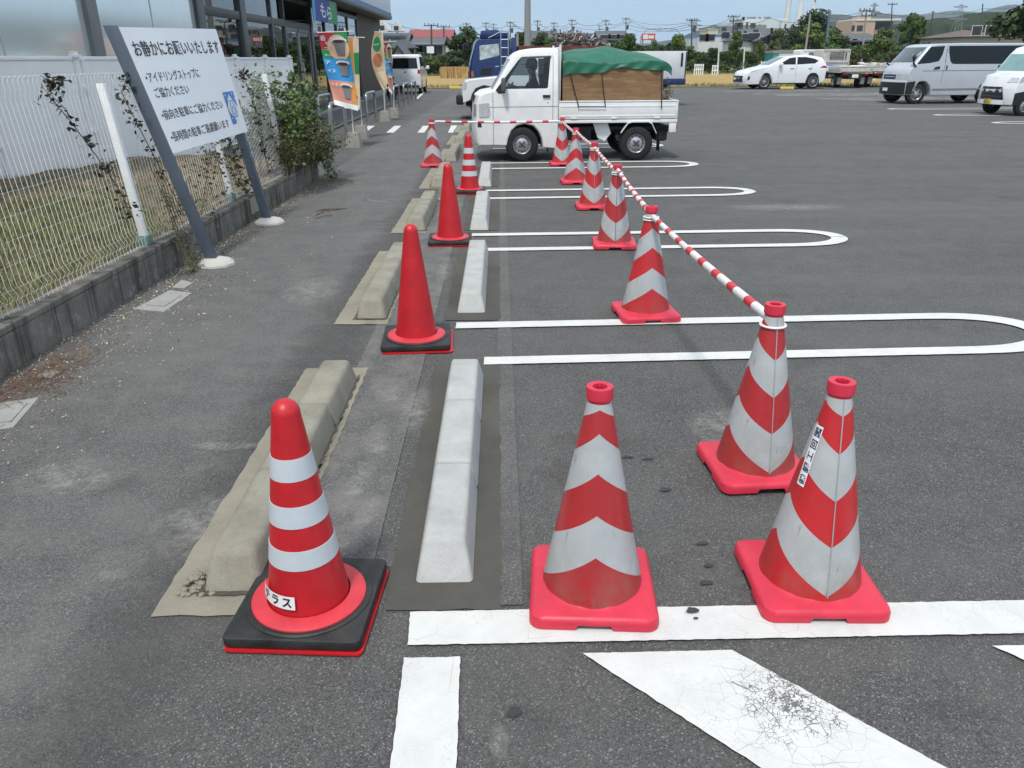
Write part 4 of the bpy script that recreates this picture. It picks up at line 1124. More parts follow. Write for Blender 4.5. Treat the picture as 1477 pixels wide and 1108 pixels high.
for k, (q, lb) in enumerate([([(193, 447), (245, 420), (277, 424), (237, 451)], 'rectangular concrete cover in the asphalt by the left sign post'),
                            ([(-25, 625), (0, 583), (57, 575), (20, 618)], 'pale concrete cover at the left edge of the picture'),
                            ([(248, 416), (262, 405), (279, 409), (266, 417)], 'small square concrete marker nearest the left sign post'),
                            ([(52, 545), (66, 535), (86, 538), (74, 547)], 'small flat concrete chip beside the rust brown needles')]):
    pts = [Vector((*G(*p), 0)) for p in q]; c = sum(pts, Vector())/4
    mb = MB(); mb.prism([(p.x-c.x, p.y-c.y, 0) for p in pts], (0, 0, .009)); mb.bevel_all(.004)
    if k < 2: mb.prism([((p.x-c.x)*.6, (p.y-c.y)*.6, .009) for p in pts], (0, 0, .005))
    o = mb.build('concrete_cover', CON_GREY, smooth=20); o.location = c; tag(o, lb, 'concrete cover')
# dead twigs lying on the walkway
for k, (px, py, lb) in enumerate([(470, 308, 'scatter of dead twigs on the walkway right of the second sign post'), (495, 264, 'green sprig lying on the asphalt past the bush')]):
    gx, gy = G(px, py); mb = MB(); rnd = random.Random(60+k)
    for q in range(9):
        a = rnd.uniform(0, 3.1); L = rnd.uniform(.05, .14); x, y = rnd.gauss(0, .06), rnd.gauss(0, .12)
        mb.tube([(x-L*math.cos(a), y-L*math.sin(a), .008), (x, y, .012+.01*rnd.random()), (x+L*math.cos(a), y+L*math.sin(a)*.6, .008)], .004, 4)
    o = mb.build('twigs', [TWIG, LEAF][k], smooth=0); o.location = (gx, gy, 0); tag(o, lb, 'twigs')
# ================================================================ VEHICLES
CARW = M('car_white', (.74, .745, .75), .22, var=.03, vs=1.5, coat=.6)
CARS = M('car_silver', (.50, .52, .55), .28, .25, var=.04, vs=1.5, coat=.5)
CARB = M('truck_blue', (.008, .024, .115), .25, var=.1, vs=2, coat=.5)
TRKW = M('truck_white', (.77, .77, .75), .35, var=.09, vs=3, coat=.2)
BLKP = M('black_trim', (.013, .013, .015), .55, var=.25, vs=8)
TYRE = M('tyre_rubber', (.012, .012, .013), .8, var=.3, vs=20, bump=.15, bs=60)
RIM = M('rim_silver', (.42, .42, .43), .35, .6, var=.15, vs=9)
HUB = M('hub_dark', (.05, .05, .052), .5, var=.3)
DGLS = M('dark_glass', (.006, .008, .010), .04, var=.1, spec=.4)
WGLS = M('wind_glass', (.06, .085, .09), .03, var=.15, spec=.9)
LAMP = M('lamp_clear', (.55, .57, .58), .08, .2, var=.25, vs=30)
LAMPR = M('lamp_red', (.35, .01, .015), .12, var=.2)
CHRM = M('chrome', (.6, .6, .6), .12, .95, var=.05)
UNDER = M('underbody', (.015, .015, .016), .8, var=.4)
CGLS = glass_mat('cab_glass', (.86, .93, .92), 1.0, .88)
LINE = M('panel_gap', (.05, .05, .05), .6)

class Veh:
    def __init__(s, name, label, cat, L, W, H, outline, belt, taper, loc, rz, bowf=.12, bowr=.05, tuck=.05, group=None):
        s.L, s.W, s.H, s.out, s.belt, s.taper, s.bowf, s.bowr, s.tuck = L, W, H, outline, belt, taper, bowf, bowr, tuck
        s.t = thing(name, label, cat, loc, rz, group)
    def D(s, x, y, z):
        q = abs(y)/(s.W/2)
        k = 1.0
        if z > s.belt: k -= s.taper*(z-s.belt)/(s.H-s.belt)
        if z < .5: k -= s.tuck*(.5-z)/.5
        ff = max(0, 1-x/(s.L*.35)); fr = max(0, (x-s.L*.75)/(s.L*.25))
        x2 = x+s.bowf*(q**2.6)*ff-s.bowr*(q**2.6)*fr
        return Vector((x2-s.L/2, y*k, z))
    def raw_shell(s, outline=None, W=None, ins=.03, zs=None):
        o = outline or s.out; W = W or s.W
        n = len(o); pts = [Vector((*p, 0)) for p in o]
        area = sum(pts[i].x*pts[(i+1) % n].y-pts[(i+1) % n].x*pts[i].y for i in range(n))
        if area < 0: pts = pts[::-1]
        nor = []
        for i in range(n):
            d1 = (pts[i]-pts[i-1]).normalized(); d2 = (pts[(i+1) % n]-pts[i]).normalized()
            v = Vector((-(d1.y+d2.y), d1.x+d2.x, 0)); nor.append(v.normalized() if v.length > 1e-6 else Vector((-d1.y, d1.x, 0)))
        bm = bmesh.new(); rings = []
        for f, e in ((-1, 1), (-.985, .45), (-.95, .1), (-.8, 0), (-.5, 0), (-.2, 0), (.2, 0), (.5, 0), (.8, 0), (.95, .1), (.985, .45), (1, 1)):
            rings.append([bm.verts.new((p.x+v.x*ins*e, f*W/2, p.y+v.y*ins*e)) for p, v in zip(pts, nor)])
        for a, b in zip(rings, rings[1:]):
            for i in range(n): bm.faces.new((a[i], a[(i+1) % n], b[(i+1) % n], b[i]))
        caps = [bm.faces.new(rings[0]), bm.faces.new(rings[-1][::-1])]
        bmesh.ops.triangulate(bm, faces=caps, ngon_method='EAR_CLIP')
        for z in (zs or [s.belt, .5, .75]):
            bmesh.ops.bisect_plane(bm, geom=bm.verts[:]+bm.edges[:]+bm.faces[:], plane_co=(0, 0, z), plane_no=(0, 0, 1))
        for v in bm.verts: v.co = s.D(*v.co)
        return bm
    def shell(s, mat, name='body', smooth=32):
        mb = MB(); mb.bm.free(); mb.bm = s.raw_shell()
        s.body = mb.build(name, mat, s.t, smooth); return s.body
    def side(s, name, poly, mat, sides=(-1, 1), off=.004, parent=None, thick=0, smooth=30):
        objs = []
        for sd_ in sides:
            t = MB()
            f = t.bm.faces.new([t.bm.verts.new((x, sd_*(s.W/2+off), z)) for x, z in poly])
            if thick:
                r = bmesh.ops.extrude_face_region(t.bm, geom=[f]); bmesh.ops.translate(t.bm, vec=(0, sd_*thick, 0), verts=[v for v in r['geom'] if isinstance(v, bmesh.types.BMVert)])
            zs = sorted(p[1] for p in poly); z0, z1 = zs[0], zs[-1]
            for k in (s.belt, z0+(z1-z0)*.33, z0+(z1-z0)*.66):
                bmesh.ops.bisect_plane(t.bm, geom=t.bm.verts[:]+t.bm.edges[:]+t.bm.faces[:], plane_co=(0, 0, k), plane_no=(0, 0, 1))
            for v in t.bm.verts: v.co = s.D(*v.co)
            objs.append(t.build(name, mat, parent or s.t, smooth))
        return objs
    def cross(s, name, p, q, y0, y1, mat, off=.004, parent=None, q0=None, q1=None, ny=10, nx=4, smooth=60, thick=0):
        """patch lying on the profile between p and q, y range y0..y1 at p and q0..q1 at q"""
        q0 = y0 if q0 is None else q0; q1 = y1 if q1 is None else q1
        d = Vector((q[0]-p[0], 0, q[1]-p[1])).normalized(); nrm = Vector((-d.z, 0, d.x))
        if nrm.x > 0 and p[0] < s.L*.6: nrm = -nrm
        if nrm.x < 0 and p[0] > s.L*.6: nrm = -nrm
        if abs(nrm.x) < .3 and nrm.z < 0: nrm = -nrm
        def f(o):
            def g(u, v):
                a = y0+(y1-y0)*v; b = q0+(q1-q0)*v; y = a+(b-a)*u
                return s.D(p[0]+(q[0]-p[0])*u, y, p[1]+(q[1]-p[1])*u)+nrm*o
            return g
        mb = MB(); mb.grid(f(off), nx, ny)
        if thick: mb.grid(f(off-thick), nx, ny)
        return mb.build(name, mat, parent or s.t, smooth)
    def wheel(s, x, r, w=.16, inset=.03, rr=.66, spokes=0, sides=(-1, 1), holes=12):
        for sd_ in sides:
            y = sd_*(s.W/2-inset)
            c = Vector((x-s.L/2, y, r))
            mb = MB()
            o = sd_
            prof = [(r*rr, -o*w), (r*.93, -o*w), (r, -o*w*.85), (r, -o*w*.15), (r*.96, -o*.008), (r*.85, o*.006), (r*rr*1.02, o*.002), (r*rr, -o*.02)]
            mb.lathe([(a, b) for a, b in prof], 40, c, axis='Y')
            ty = mb.build('wheel', TYRE, s.t, 40)
            mb = MB(); R0 = r*rr
            mb.lathe([(R0, -o*.012), (R0*.97, -o*.004), (R0*.90, -o*.012), (R0*.80, -o*.045), (R0*.5, -o*.02), (R0*.28, -o*.012), (R0*.26, o*.004), (.001, o*.006)], 36, c, axis='Y')
            rim = mb.build('rim', RIM, ty, 40)
            mb = MB()
            if spokes:
                for k in range(spokes):
                    a = 2*math.pi*(k+.5)/spokes
                    for da in ((-.13, .13) if spokes > 6 else (-.2, .2)):
                        pass
                    pts = [(R0*q*math.cos(a+e), R0*q*math.sin(a+e)) for q, e in ((.38, -.16), (.86, -.30), (.86, .30), (.38, .16))]
                    mb.prism([c+Vector((px, -o*.004, pz)) for px, pz in pts], (0, o*.006, 0))
            else:
                for k in range(holes):
                    a = 2*math.pi*k/holes
                    mb.box(c+Vector((R0*.76*math.cos(a), -o*.036, R0*.76*math.sin(a))), (R0*.09, .02, R0*.16), Matrix.Rotation(-a, 3, 'Y'))
                mb.lathe([(R0*.2, o*.008), (R0*.16, o*.022), (.001, o*.024)], 16, c, axis='Y')
                for k in range(4):
                    a = 2*math.pi*(k+.5)/4; mb.box(c+Vector((R0*.33*math.cos(a), -o*.006, R0*.33*math.sin(a))), (.028, .03, .028))
            mb.build('rim_openings', HUB, rim, 0)
    def mirror(s, x, z, mat, size=(.09, .16, .17), both=True, arm=.07):
        for sd_ in ((-1, 1) if both else (-1,)):
            b = s.D(x, sd_*s.W/2, z); mb = MB()
            mb.box(b+Vector((0, sd_*(arm+.07), .03)), size, bev=.03, seg=3); mb.tube([b, b+Vector((0, sd_*(arm+.04), .0))], .018, 6)
            mb.build('wing_mirror', mat, s.t, 40)
    def boxp(s, name, c, size, mat, parent=None, bev=.01):
        mb = MB(); mb.box((c[0]-s.L/2, c[1], c[2]), size, bev=bev); return mb.build(name, mat, parent or s.t, 30)

def boolean(o, cutters):
    for c in cutters:
        m = o.modifiers.new('cut', 'BOOLEAN'); m.operation = 'DIFFERENCE'; m.object = c; m.solver = 'EXACT'
    dg = bpy.context.evaluated_depsgraph_get(); dg.update()
    me = bpy.data.meshes.new_from_object(o.evaluated_get(dg)); o.modifiers.clear(); o.data = me
    for c in cutters: bpy.data.objects.remove(c)
    me.polygons.foreach_set('use_smooth', [True]*len(me.polygons)); me.set_sharp_from_angle(angle=R(32))

def arch(cx, r, z0, n=7, zc=None):
    zc = zc or r*.8
    return [(cx+r*math.cos(a), max(z0, zc+r*math.sin(a))) for a in [math.pi*1.0*(k/(n-1)) for k in range(n)]]   # rear to front

# ---------------------------------------------------------------- small pickup with tarp
TX, TY, TRZ = -.655+3.345/2, 13.06+.74, .04
kt_out = [(.03, .25), (.0, .33), (-.005, .50), (.0, .64), (.018, .90), (.055, 1.025), (.13, 1.075), (.306, 1.105), (.46, 1.335), (.62, 1.575), (.70, 1.645), (.80, 1.685), (.95, 1.705), (1.15, 1.715), (1.36, 1.712), (1.40, 1.68), (1.405, .9), (1.405, .19),
          (1.15, .21), (1.12, .36), (1.07, .47), (.98, .55), (.83, .585), (.70, .555), (.61, .48), (.56, .37), (.53, .245), (.28, .245)]
kt = Veh('pickup_truck', 'small white pickup carrying a plywood box under a green tarp, driver at the wheel', 'pickup truck', 3.345, 1.475, 1.715, kt_out, 1.06, .13, (TX, TY, 0), TRZ, .08, 0, .04)
body = kt.shell(TRKW, 'cab')
cav = [(.16, .62), (.14, .95), (.36, 1.08), (.50, 1.31), (.66, 1.56), (.74, 1.625), (.86, 1.655), (1.33, 1.665), (1.355, 1.64), (1.36, .62)]
c1 = MB(); c1.bm.free(); c1.bm = kt.raw_shell(cav, 1.475-.11, .02); c1 = c1.build('c', UNDER, kt.t)
def prism_cut(poly, y0, y1):
    mb = MB(); mb.prism([(x-kt.L/2, y0, z) for x, z in poly], (0, y1-y0, 0)); return mb.build('c', UNDER, kt.t)
c2 = prism_cut([(.47, 1.115), (.53, 1.215), (.765, 1.53), (.80, 1.55), (1.265, 1.575), (1.225, 1.135), (1.20, 1.12)], -1.2, 1.2)
c3 = prism_cut([(.22, 1.125), (.40, 1.10), (.68, 1.525), (.52, 1.59)], -.585, .585)
c4 = prism_cut([(1.25, 1.15), (1.6, 1.15), (1.6, 1.5), (1.25, 1.5)], -.5, .5)
boolean(body, [c1, c2, c3, c4])
kt.side('side_window', [(.45, 1.10), (.52, 1.215), (.76, 1.54), (.80, 1.56), (1.275, 1.585), (1.235, 1.125), (1.20, 1.11)], CGLS, off=-.02)
kt.cross('windshield', (.325, 1.13), (.605, 1.555), -.61, .61, CGLS, -.012, q0=-.60, q1=.60)
mbq = [(.335, 1.10), (.385, 1.045), (.50, 1.06), (.475, 1.115), (.53, 1.22), (.765, 1.535), (.735, 1.545)]
kt.side('window_seal', mbq, BLKP, off=.003)
kt.side('rain_visor', [(.765, 1.535), (.80, 1.555), (1.27, 1.578), (1.275, 1.60), (.79, 1.585), (.74, 1.555)], M('visor_smoke', (.09, .06, .055), .2), off=.006, thick=.012)
kt.side('headlight', [(.045, .70), (.21, .705), (.235, .76), (.225, .90), (.20, .915), (.045, .895)], LAMP, off=.004, thick=.008)
for sd_ in (-1, 1): kt.cross('headlight_front', (.006, .70), (.014, .89), sd_*.50, sd_*.70, LAMP, .004)
kt.cross('grille', (.012, .93), (.05, 1.01), -.45, .45, BLKP, .004)
kt.cross('number_plate', (.0, .42), (-.002, .52), -.16, .16, M('plate_yellow', (.62, .45, .04), .5), .012)
kt.side('fog_lamp', [(.015, .545), (.09, .545), (.08, .61), (.02, .61)], BLKP, off=.004)
kt.side('door_gap', [(.283, .25), (.29, .25), (.29, 1.07), (.283, 1.07)], LINE, off=.003)
kt.side('door_gap', [(1.302, .62), (1.308, .62), (1.308, 1.60), (1.302, 1.60)], LINE, off=.003)
kt.side('belt_line', [(.06, .843), (1.40, .85), (1.40, .856), (.06, .849)], LINE, off=.003)
kt.side('door_handle', [(1.145, .985), (1.255, .985), (1.262, 1.025), (1.14, 1.025)], BLKP, off=.003, thick=.016)
kt.side('keyhole', [(1.215, .90), (1.232, .90), (1.232, .917), (1.215, .917)], BLKP, off=.003)
for sd_ in (-1, 1):
    b = kt.D(.50, sd_*.74, 1.15); mb = MB(); mb.box(b+Vector((-.03, sd_*.10, .03)), (.07, .15, .21), bev=.03, seg=3); mb.tube([b+Vector((-.06, 0, -.07)), b+Vector((-.04, sd_*.09, -.02))], .02, 6)
    mb.build('wing_mirror', M('mirror_grey', (.10, .10, .10), .5), kt.t, 40)
kt.boxp('interior_floor', (.85, 0, .60), (1.0, 1.3, .06), UNDER)
for sd_ in (-1, 1):
    mb = MB(); mb.box((1.08-kt.L/2, sd_*.33, .74), (.46, .5, .2), bev=.04); mb.box((1.25-kt.L/2, sd_*.33, 1.05), (.12, .46, .55), Matrix.Rotation(-.12, 3, 'Y'), .04); mb.box((1.28-kt.L/2, sd_*.33, 1.40), (.08, .26, .17), bev=.03)
    mb.build('seat', M('seat_black', (.02, .02, .022), .85, var=.3), kt.t, 40)
mb = MB(); mb.box((.36-kt.L/2, 0, .93), (.34, 1.28, .25), bev=.05); mb.build('dashboard', BLKP, kt.t)
mb = MB(); cw = Vector((.62-kt.L/2, .33, 1.03)); ax = Matrix.Rotation(R(-58), 3, 'Y')
mb.grid(lambda u, v: cw+ax @ Vector(((.175+.013*math.cos(6.283*v))*math.cos(6.283*u), (.175+.013*math.cos(6.283*v))*math.sin(6.283*u), .013*math.sin(6.283*v))), 28, 8)
mb.tube([cw, cw+ax @ Vector((0, 0, -.25))], .025, 8); mb.box(cw, (.30, .05, .02), ax); mb.build('steering_wheel', BLKP, kt.t, 50)
# bed
W2 = 1.44
GATE = TRKW
for sd_ in (-1, 1):
    mb = MB(); y = sd_*(W2/2-.015)
    mb.box((2.36-kt.L/2, y, .79), (1.91, .028, .275), bev=.006); mb.box((2.36-kt.L/2, y, .922), (1.915, .045, .022), bev=.006)
    mb.box((2.36-kt.L/2, y+sd_*.012, .845), (1.85, .012, .03), bev=.005); mb.box((2.36-kt.L/2, y+sd_*.012, .70), (1.85, .012, .03), bev=.005)
    for q in (1.65, 2.3, 3.0): mb.box((q-kt.L/2, y+sd_*.014, .668), (.09, .02, .03), bev=.004)
    mb.build('side_gate', GATE, kt.t)
    mb = MB(); mb.box((2.37-kt.L/2, sd_*(W2/2-.02), .617), (1.93, .03, .05), bev=.005); mb.box((3.27-kt.L/2, sd_*(W2/2-.03), .52), (.12, .03, .17), bev=.01); mb.build('bed_sill', GATE, kt.t)
    mb = MB(); yy = sd_*(W2/2-.01)
    fp = [(2.42, .43), (2.53, .58), (2.60, .60), (2.86, .60), (2.92, .57), (3.0, .42)]
    for a, b in zip(fp, fp[1:]):
        mb.prism([(a[0]-kt.L/2, yy-.04, a[1]), (b[0]-kt.L/2, yy-.04, b[1]), (b[0]-kt.L/2, yy+.02, b[1]), (a[0]-kt.L/2, yy+.02, a[1])], (0, 0, .02))
    mb.build('rear_fender', GATE, kt.t, 0)
kt.boxp('tailgate', (3.325, 0, .79), (.03, 1.41, .28), GATE)
kt.boxp('bed_floor', (2.36, 0, .64), (1.92, 1.38, .03), M('bed_grey', (.3, .3, .29), .6, var=.3))
kt.boxp('tail_light', (3.335, -.62, .53), (.03, .16, .07), LAMPR); kt.boxp('tail_light', (3.335, .62, .53), (.03, .16, .07), LAMPR)
mb = MB()
for y in (-.36, .36): mb.box((2.3-kt.L/2, y, .47), (2.0, .06, .11))
mb.box((1.75-kt.L/2, -.45, .42), (.42, .26, .22), bev=.03); mb.box((1.85-kt.L/2, .42, .42), (.5, .3, .22), bev=.03)
mb.tube([(2.685-kt.L/2, -.6, .27), (2.685-kt.L/2, .6, .27)], .05, 10); mb.lathe([(.09, -.06), (.12, 0), (.09, .06)], 16, (2.685-kt.L/2, .05, .27), axis='Y', capb=True, capt=True)
mb.box((3.12-kt.L/2, -.35, .38), (.2, .5, .18), bev=.04); mb.box((2.0-kt.L/2, 0, .33), (.3, .3, .12), bev=.03)
mb.box((.85-kt.L/2, 0, .42), (.75, .95, .34)); mb.box((2.15-kt.L/2, 0, .50), (2.2, 1.15, .05))
mb.build('chassis', UNDER, kt.t, 20)
mb = MB(); mb.prism([(1.98-kt.L/2, -.60, .58), (2.22-kt.L/2, -.60, .58), (2.28-kt.L/2, -.60, .42), (2.18-kt.L/2, -.60, .30), (2.06-kt.L/2, -.60, .36)], (0, .04, 0)); mb.build('bracket', GATE, kt.t, 0)
for xx in (1.24, 3.07):
    for sd_ in (-1, 1): kt.boxp('mud_flap', (xx, sd_*.60, .27), (.012, .2, .26), BLKP, bev=.002)
mb = MB()
for sd_ in (-1, 1):
    mb.tube([(1.425-kt.L/2, sd_*.60, .66), (1.425-kt.L/2, sd_*.60, 1.76)], .018, 8)
    mb.tube([(1.425-kt.L/2, sd_*.45, 1.05), (1.425-kt.L/2, sd_*.45, 1.72)], .012, 6)
for z in (1.05, 1.40, 1.71): mb.tube([(1.425-kt.L/2, -.60, z), (1.425-kt.L/2, .60, z)], .016, 8)
mb.build('cab_guard', TRKW, kt.t, 50)
kt.wheel(.812, .268, .145, .015, .56); kt.wheel(2.685, .268, .145, .02, .56)

def place(o, loc, rz):
    o.location = loc; o.rotation_euler = (0, 0, rz)
KL = kt.L
def ply_mat():
    t = NT('plywood')
    g = t.noise(3, 5, .7, t.map((.8, .8, 9), rot=(0, .02, 0)))
    c = t.mix(t.rng(g, .35, .65), (.20, .115, .055), (.32, .205, .11))
    c = t.mix(t.math('MULTIPLY', t.rng(t.noise(2.5, 6, .75), .45, .7), .5), c, (.13, .075, .04))
    return t.done(c, .8, t.noise(40, 4), .2, .005, .25)
PLY = ply_mat()
pb = thing('plywood_box', 'open plywood box of weathered boards standing on the pickup bed', 'plywood box', (TX, TY, .655), TRZ)
def board(pts, vec): 
    mb = MB(); mb.prism([(x-KL/2, y, z-.655) for x, y, z in pts], vec); mb.build('board', PLY, pb, 0)
for y in (-.665, .653): board([(1.47, y, .66), (3.08, y, .66), (3.07, y, 1.40), (2.4, y, 1.42), (1.75, y, 1.44), (1.60, y, 1.50), (1.50, y, 1.46), (1.46, y, 1.30)], (0, .012, 0))
board([(1.49, -.65, .66), (1.49, .65, .66), (1.49, .65, 1.45), (1.49, -.65, 1.45)], (.012, 0, 0)); board([(3.04, -.65, .66), (3.04, .65, .66), (3.04, .65, 1.38), (3.04, -.65, 1.38)], (.012, 0, 0))
TARP = M('tarp_green', (.010, .12, .066), .5, var=.2, vs=3, bump=.5, bs=9)
def ztop(x):
    pts = [(1.46, 1.63), (1.7, 1.70), (2.26, 1.73), (2.7, 1.66), (3.17, 1.53)]
    for a, b in zip(pts, pts[1:]):
        if x <= b[0]: t = (x-a[0])/(b[0]-a[0]); return a[1]+(b[1]-a[1])*t
    return pts[-1][1]
def zlow(x):
    pts = [(1.46, 1.32), (1.60, 1.335), (2.08, 1.345), (2.38, 1.43), (2.6, 1.40), (3.2, 1.36)]
    for a, b in zip(pts, pts[1:]):
        if x <= b[0]: t = max(0, (x-a[0])/(b[0]-a[0])); return a[1]+(b[1]-a[1])*t
    return 1.36
def tarp_fn(u, v):
    x = 1.46+1.74*u; v2 = abs(2*v-1); sg = -1 if v < .5 else 1
    zt, zl = ztop(x), zlow(x); fold = 1.50+.02*math.sin(5*x) if x > 1.6 else 1.52
    if v2 > .72:
        t = (v2-.72)/.28; z = fold+(zl-fold)*t; y = .675+.015*t+.012*math.sin(23*x+3*t)*t+.008*math.sin(11*x)
        for cx in (1.58, 2.075, 3.03): y -= .008*math.exp(-((x-cx)/.05)**2)*t
    else:
        t = v2/.72; z = zt-(zt-fold)*t**1.7+.012*math.sin(9*x+4*t)*math.sin(3*t+1)+.02*noise.noise(Vector((x*4, t*4*sg, 1))); y = .675*t
    xe = x
    if u > .93: z -= .10*((u-.93)/.07)**2*(1-.3*v2)
    if u < .04: z -= .05*(1-u/.04)*(1-.5*v2)
    return (xe-KL/2, y*sg, z-1.3)
mb = MB(); mb.grid(tarp_fn, 90, 60); tp = mb.build('tarp', TARP, smooth=40); place(tp, (TX, TY, 1.3), TRZ); tag(tp, 'dark green tarp sheet draped over the plywood box', 'tarp')
CORD = M('cord_black', (.02, .02, .022), .8)
for k, (xa, za, xb, zb, lb) in enumerate([(1.575, 1.34, 1.72, .84, 'front black cord tying the tarp to the pickup gate'), (2.075, 1.345, 2.15, .84, 'middle black cord tying the tarp to the pickup gate'), (3.03, 1.38, 3.06, .80, 'rear black cord tying the tarp to the pickup gate')]):
    mb = MB(); mb.tube([(xa-KL/2, -.70, za), (xa+(xb-xa)*.5-KL/2, -.705, (za+zb)/2), (xb-KL/2, -.748, zb)], .009, 6)
    if k == 1: mb.tube([(xb-KL/2, -.748, .845), (1.70-KL/2, -.748, .85)], .006, 5)
    o = mb.build('cord', CORD); place(o, (TX, TY, 0), TRZ); tag(o, lb, 'cord')
br = thing('cut_branches', 'cut leafy branches sticking out behind the plywood box on the pickup bed', 'branches', (TX, TY, .66), TRZ)
rnd = random.Random(77); bp_ = []
for k in range(16):
    y = rnd.uniform(-.6, .6); z = rnd.uniform(.1, .6); bp_.append([Vector((3.04-KL/2, y, z)), Vector((3.12-KL/2, y+rnd.uniform(-.05, .05), z-.02)), Vector((3.17+rnd.uniform(0, .1)-KL/2, y+rnd.uniform(-.1, .1), max(.32, z-rnd.uniform(.05, .3))))])
for k in range(10): bp_.append([Vector((1.46-KL/2, rnd.uniform(-.5, .5), .6)), Vector((1.46-KL/2, rnd.uniform(-.6, .6), .8)), Vector((1.46+rnd.uniform(-.03, .03)-KL/2, rnd.uniform(-.66, .6), rnd.uniform(.82, 1.0)))])
mb = MB(); stems(mb, bp_, .008); mb.build('branch', TWIG, br)
V, F = leaves(900, lambda r: ((lambda p: (p[1].lerp(p[2], r.random())+Vector((r.gauss(0, .02), r.gauss(0, .05), r.gauss(0, .04))), .8))(r.choice(bp_))), .05, 78); rawmesh('leaves', V, F, M('leaf_pruned', (.07, .09, .03), .6, var=.4, vs=5, isl=.6, col2=(.25, .2, .06)), br)

# ---------------------------------------------------------------- people
SKIN = M('skin', (.42, .24, .16), .5, var=.08, vs=20); CLOTH_K = M('cloth_black', (.018, .018, .022), .85, var=.3, vs=12); CLOTH_W = M('cloth_white', (.55, .55, .54), .8, var=.1, vs=15); HAIR = M('hair_black', (.012, .011, .01), .6)
def skin_person(label, J, E, matfn, loc, rz, mats, face=True):
    names = list(J); me = bpy.data.meshes.new('person')
    me.from_pydata([J[n][0] for n in names], [(names.index(a), names.index(b)) for a, b in E], [])
    o = bpy.data.objects.new('person', me); COL.objects.link(o)
    o.modifiers.new('skin', 'SKIN'); 
    for n, d in zip(names, me.skin_vertices[0].data):
        r = J[n][1]; d.radius = r if isinstance(r, tuple) else (r, r); d.use_root = (n == 'pelvis')
    s_ = o.modifiers.new('sub', 'SUBSURF'); s_.levels = 2; s_.render_levels = 2
    dg = bpy.context.evaluated_depsgraph_get(); dg.update()
    m2 = bpy.data.meshes.new_from_object(o.evaluated_get(dg)); o.modifiers.clear(); o.data = m2
    for m in mats: m2.materials.append(m)
    for p in m2.polygons: p.material_index = matfn(p.center); p.use_smooth = True
    o.location = loc; o.rotation_euler = (0, 0, rz); tag(o, label, 'person'); return o
def arms(J, E, side, sh_, el, wr, pre, fingers=None):
    J[pre+'sh'] = (sh_, .062); J[pre+'el'] = (el, .045); J[pre+'wr'] = (wr, .030)
    E += [('chest', pre+'sh'), (pre+'sh', pre+'el'), (pre+'el', pre+'wr')]
    w_ = Vector(wr); d = (w_-Vector(el)).normalized(); pal = w_+d*.07
    J[pre+'pa'] = (tuple(pal), (.030, .018)); E.append((pre+'wr', pre+'pa'))
    for q in range(4):
        off = Vector((0, (q-1.5)*.020, 0)); a = pal+off+d*.025; b = a+(fingers or Vector((-.02, 0, -.035)))*(1-.12*abs(q-1.2)); c = b+Vector((.018, 0, -.022))
        J[pre+'f%da' % q] = (tuple(a), .009); J[pre+'f%db' % q] = (tuple(b), .008); J[pre+'f%dc' % q] = (tuple(c), .007)
        E += [(pre+'pa', pre+'f%da' % q), (pre+'f%da' % q, pre+'f%db' % q), (pre+'f%db' % q, pre+'f%dc' % q)]
    th = w_+d*.03+Vector((0, -.028*side, .012)); J[pre+'t'] = (tuple(th), .010); J[pre+'t2'] = (tuple(th+d*.035+Vector((0, -.006*side, .0))), .008); E += [(pre+'wr', pre+'t'), (pre+'t', pre+'t2')]
J = {'pelvis': ((.02, 0, .10), (.13, .15)), 'belly': ((.04, 0, .25), (.12, .14)), 'chest': ((.03, 0, .43), (.12, .16)), 'neck': ((-.005, 0, .58), .055), 'head0': ((-.02, 0, .66), (.072, .070)), 'head1': ((-.02, 0, .745), (.095, .078)), 'head2': ((-.005, 0, .815), (.085, .070)),
     'nose': ((-.125, 0, .70), .012), 'chin': ((-.075, 0, .635), .032)}
E_ = [('pelvis', 'belly'), ('belly', 'chest'), ('chest', 'neck'), ('neck', 'head0'), ('head0', 'head1'), ('head1', 'head2'), ('head0', 'chin'), ('head1', 'nose')]
for sd_, pre in ((-1, 'l'), (1, 'r')):
    arms(J, E_, sd_, (.02, sd_*.18, .49), (-.14, sd_*.23, .30), (-.33, sd_*.15, .40), pre)
    J[pre+'hip'] = ((-.02, sd_*.09, .09), .085); J[pre+'kn'] = ((-.42, sd_*.13, .16), .062); J[pre+'an'] = ((-.50, sd_*.12, -.12), .042); J[pre+'to'] = ((-.62, sd_*.12, -.14), .035)
    E_ += [('pelvis', pre+'hip'), (pre+'hip', pre+'kn'), (pre+'kn', pre+'an'), (pre+'an', pre+'to')]
def dm(c):
    if c.z > .60: return 1
    if c.x < -.345 and c.z > .25: return 1
    if c.z > .30 and c.x < -.02 and abs(c.y) < .12: return 2
    return 0
def at_truck(x, y, z): return Matrix.Translation((TX, TY, 0)) @ Matrix.Rotation(TRZ, 4, 'Z') @ Vector((x-KL/2, y, z))
drv = skin_person('driver in dark clothes and a pale cap holding the steering wheel of the pickup', J, E_, dm, at_truck(1.05, .33, .72), TRZ, [CLOTH_K, SKIN, CLOTH_W])
mb = MB(); mb.lathe([(.098, .735), (.100, .77), (.090, .81), (.06, .84), (.001, .85)], 20, (-.012, 0, 0)); mb.prism([(-.09, -.07, .752), (-.19, -.05, .742), (-.20, 0, .742), (-.19, .05, .742), (-.09, .07, .752)], (0, 0, .010)); mb.build('cap', M('cap_grey', (.40, .40, .39), .8), drv, 50)
mb = MB(); mb.ball((-.0, 0, .715), .088, (1, .92, .9), 2); mb.build('hair', HAIR, drv, 60)
mb = MB()
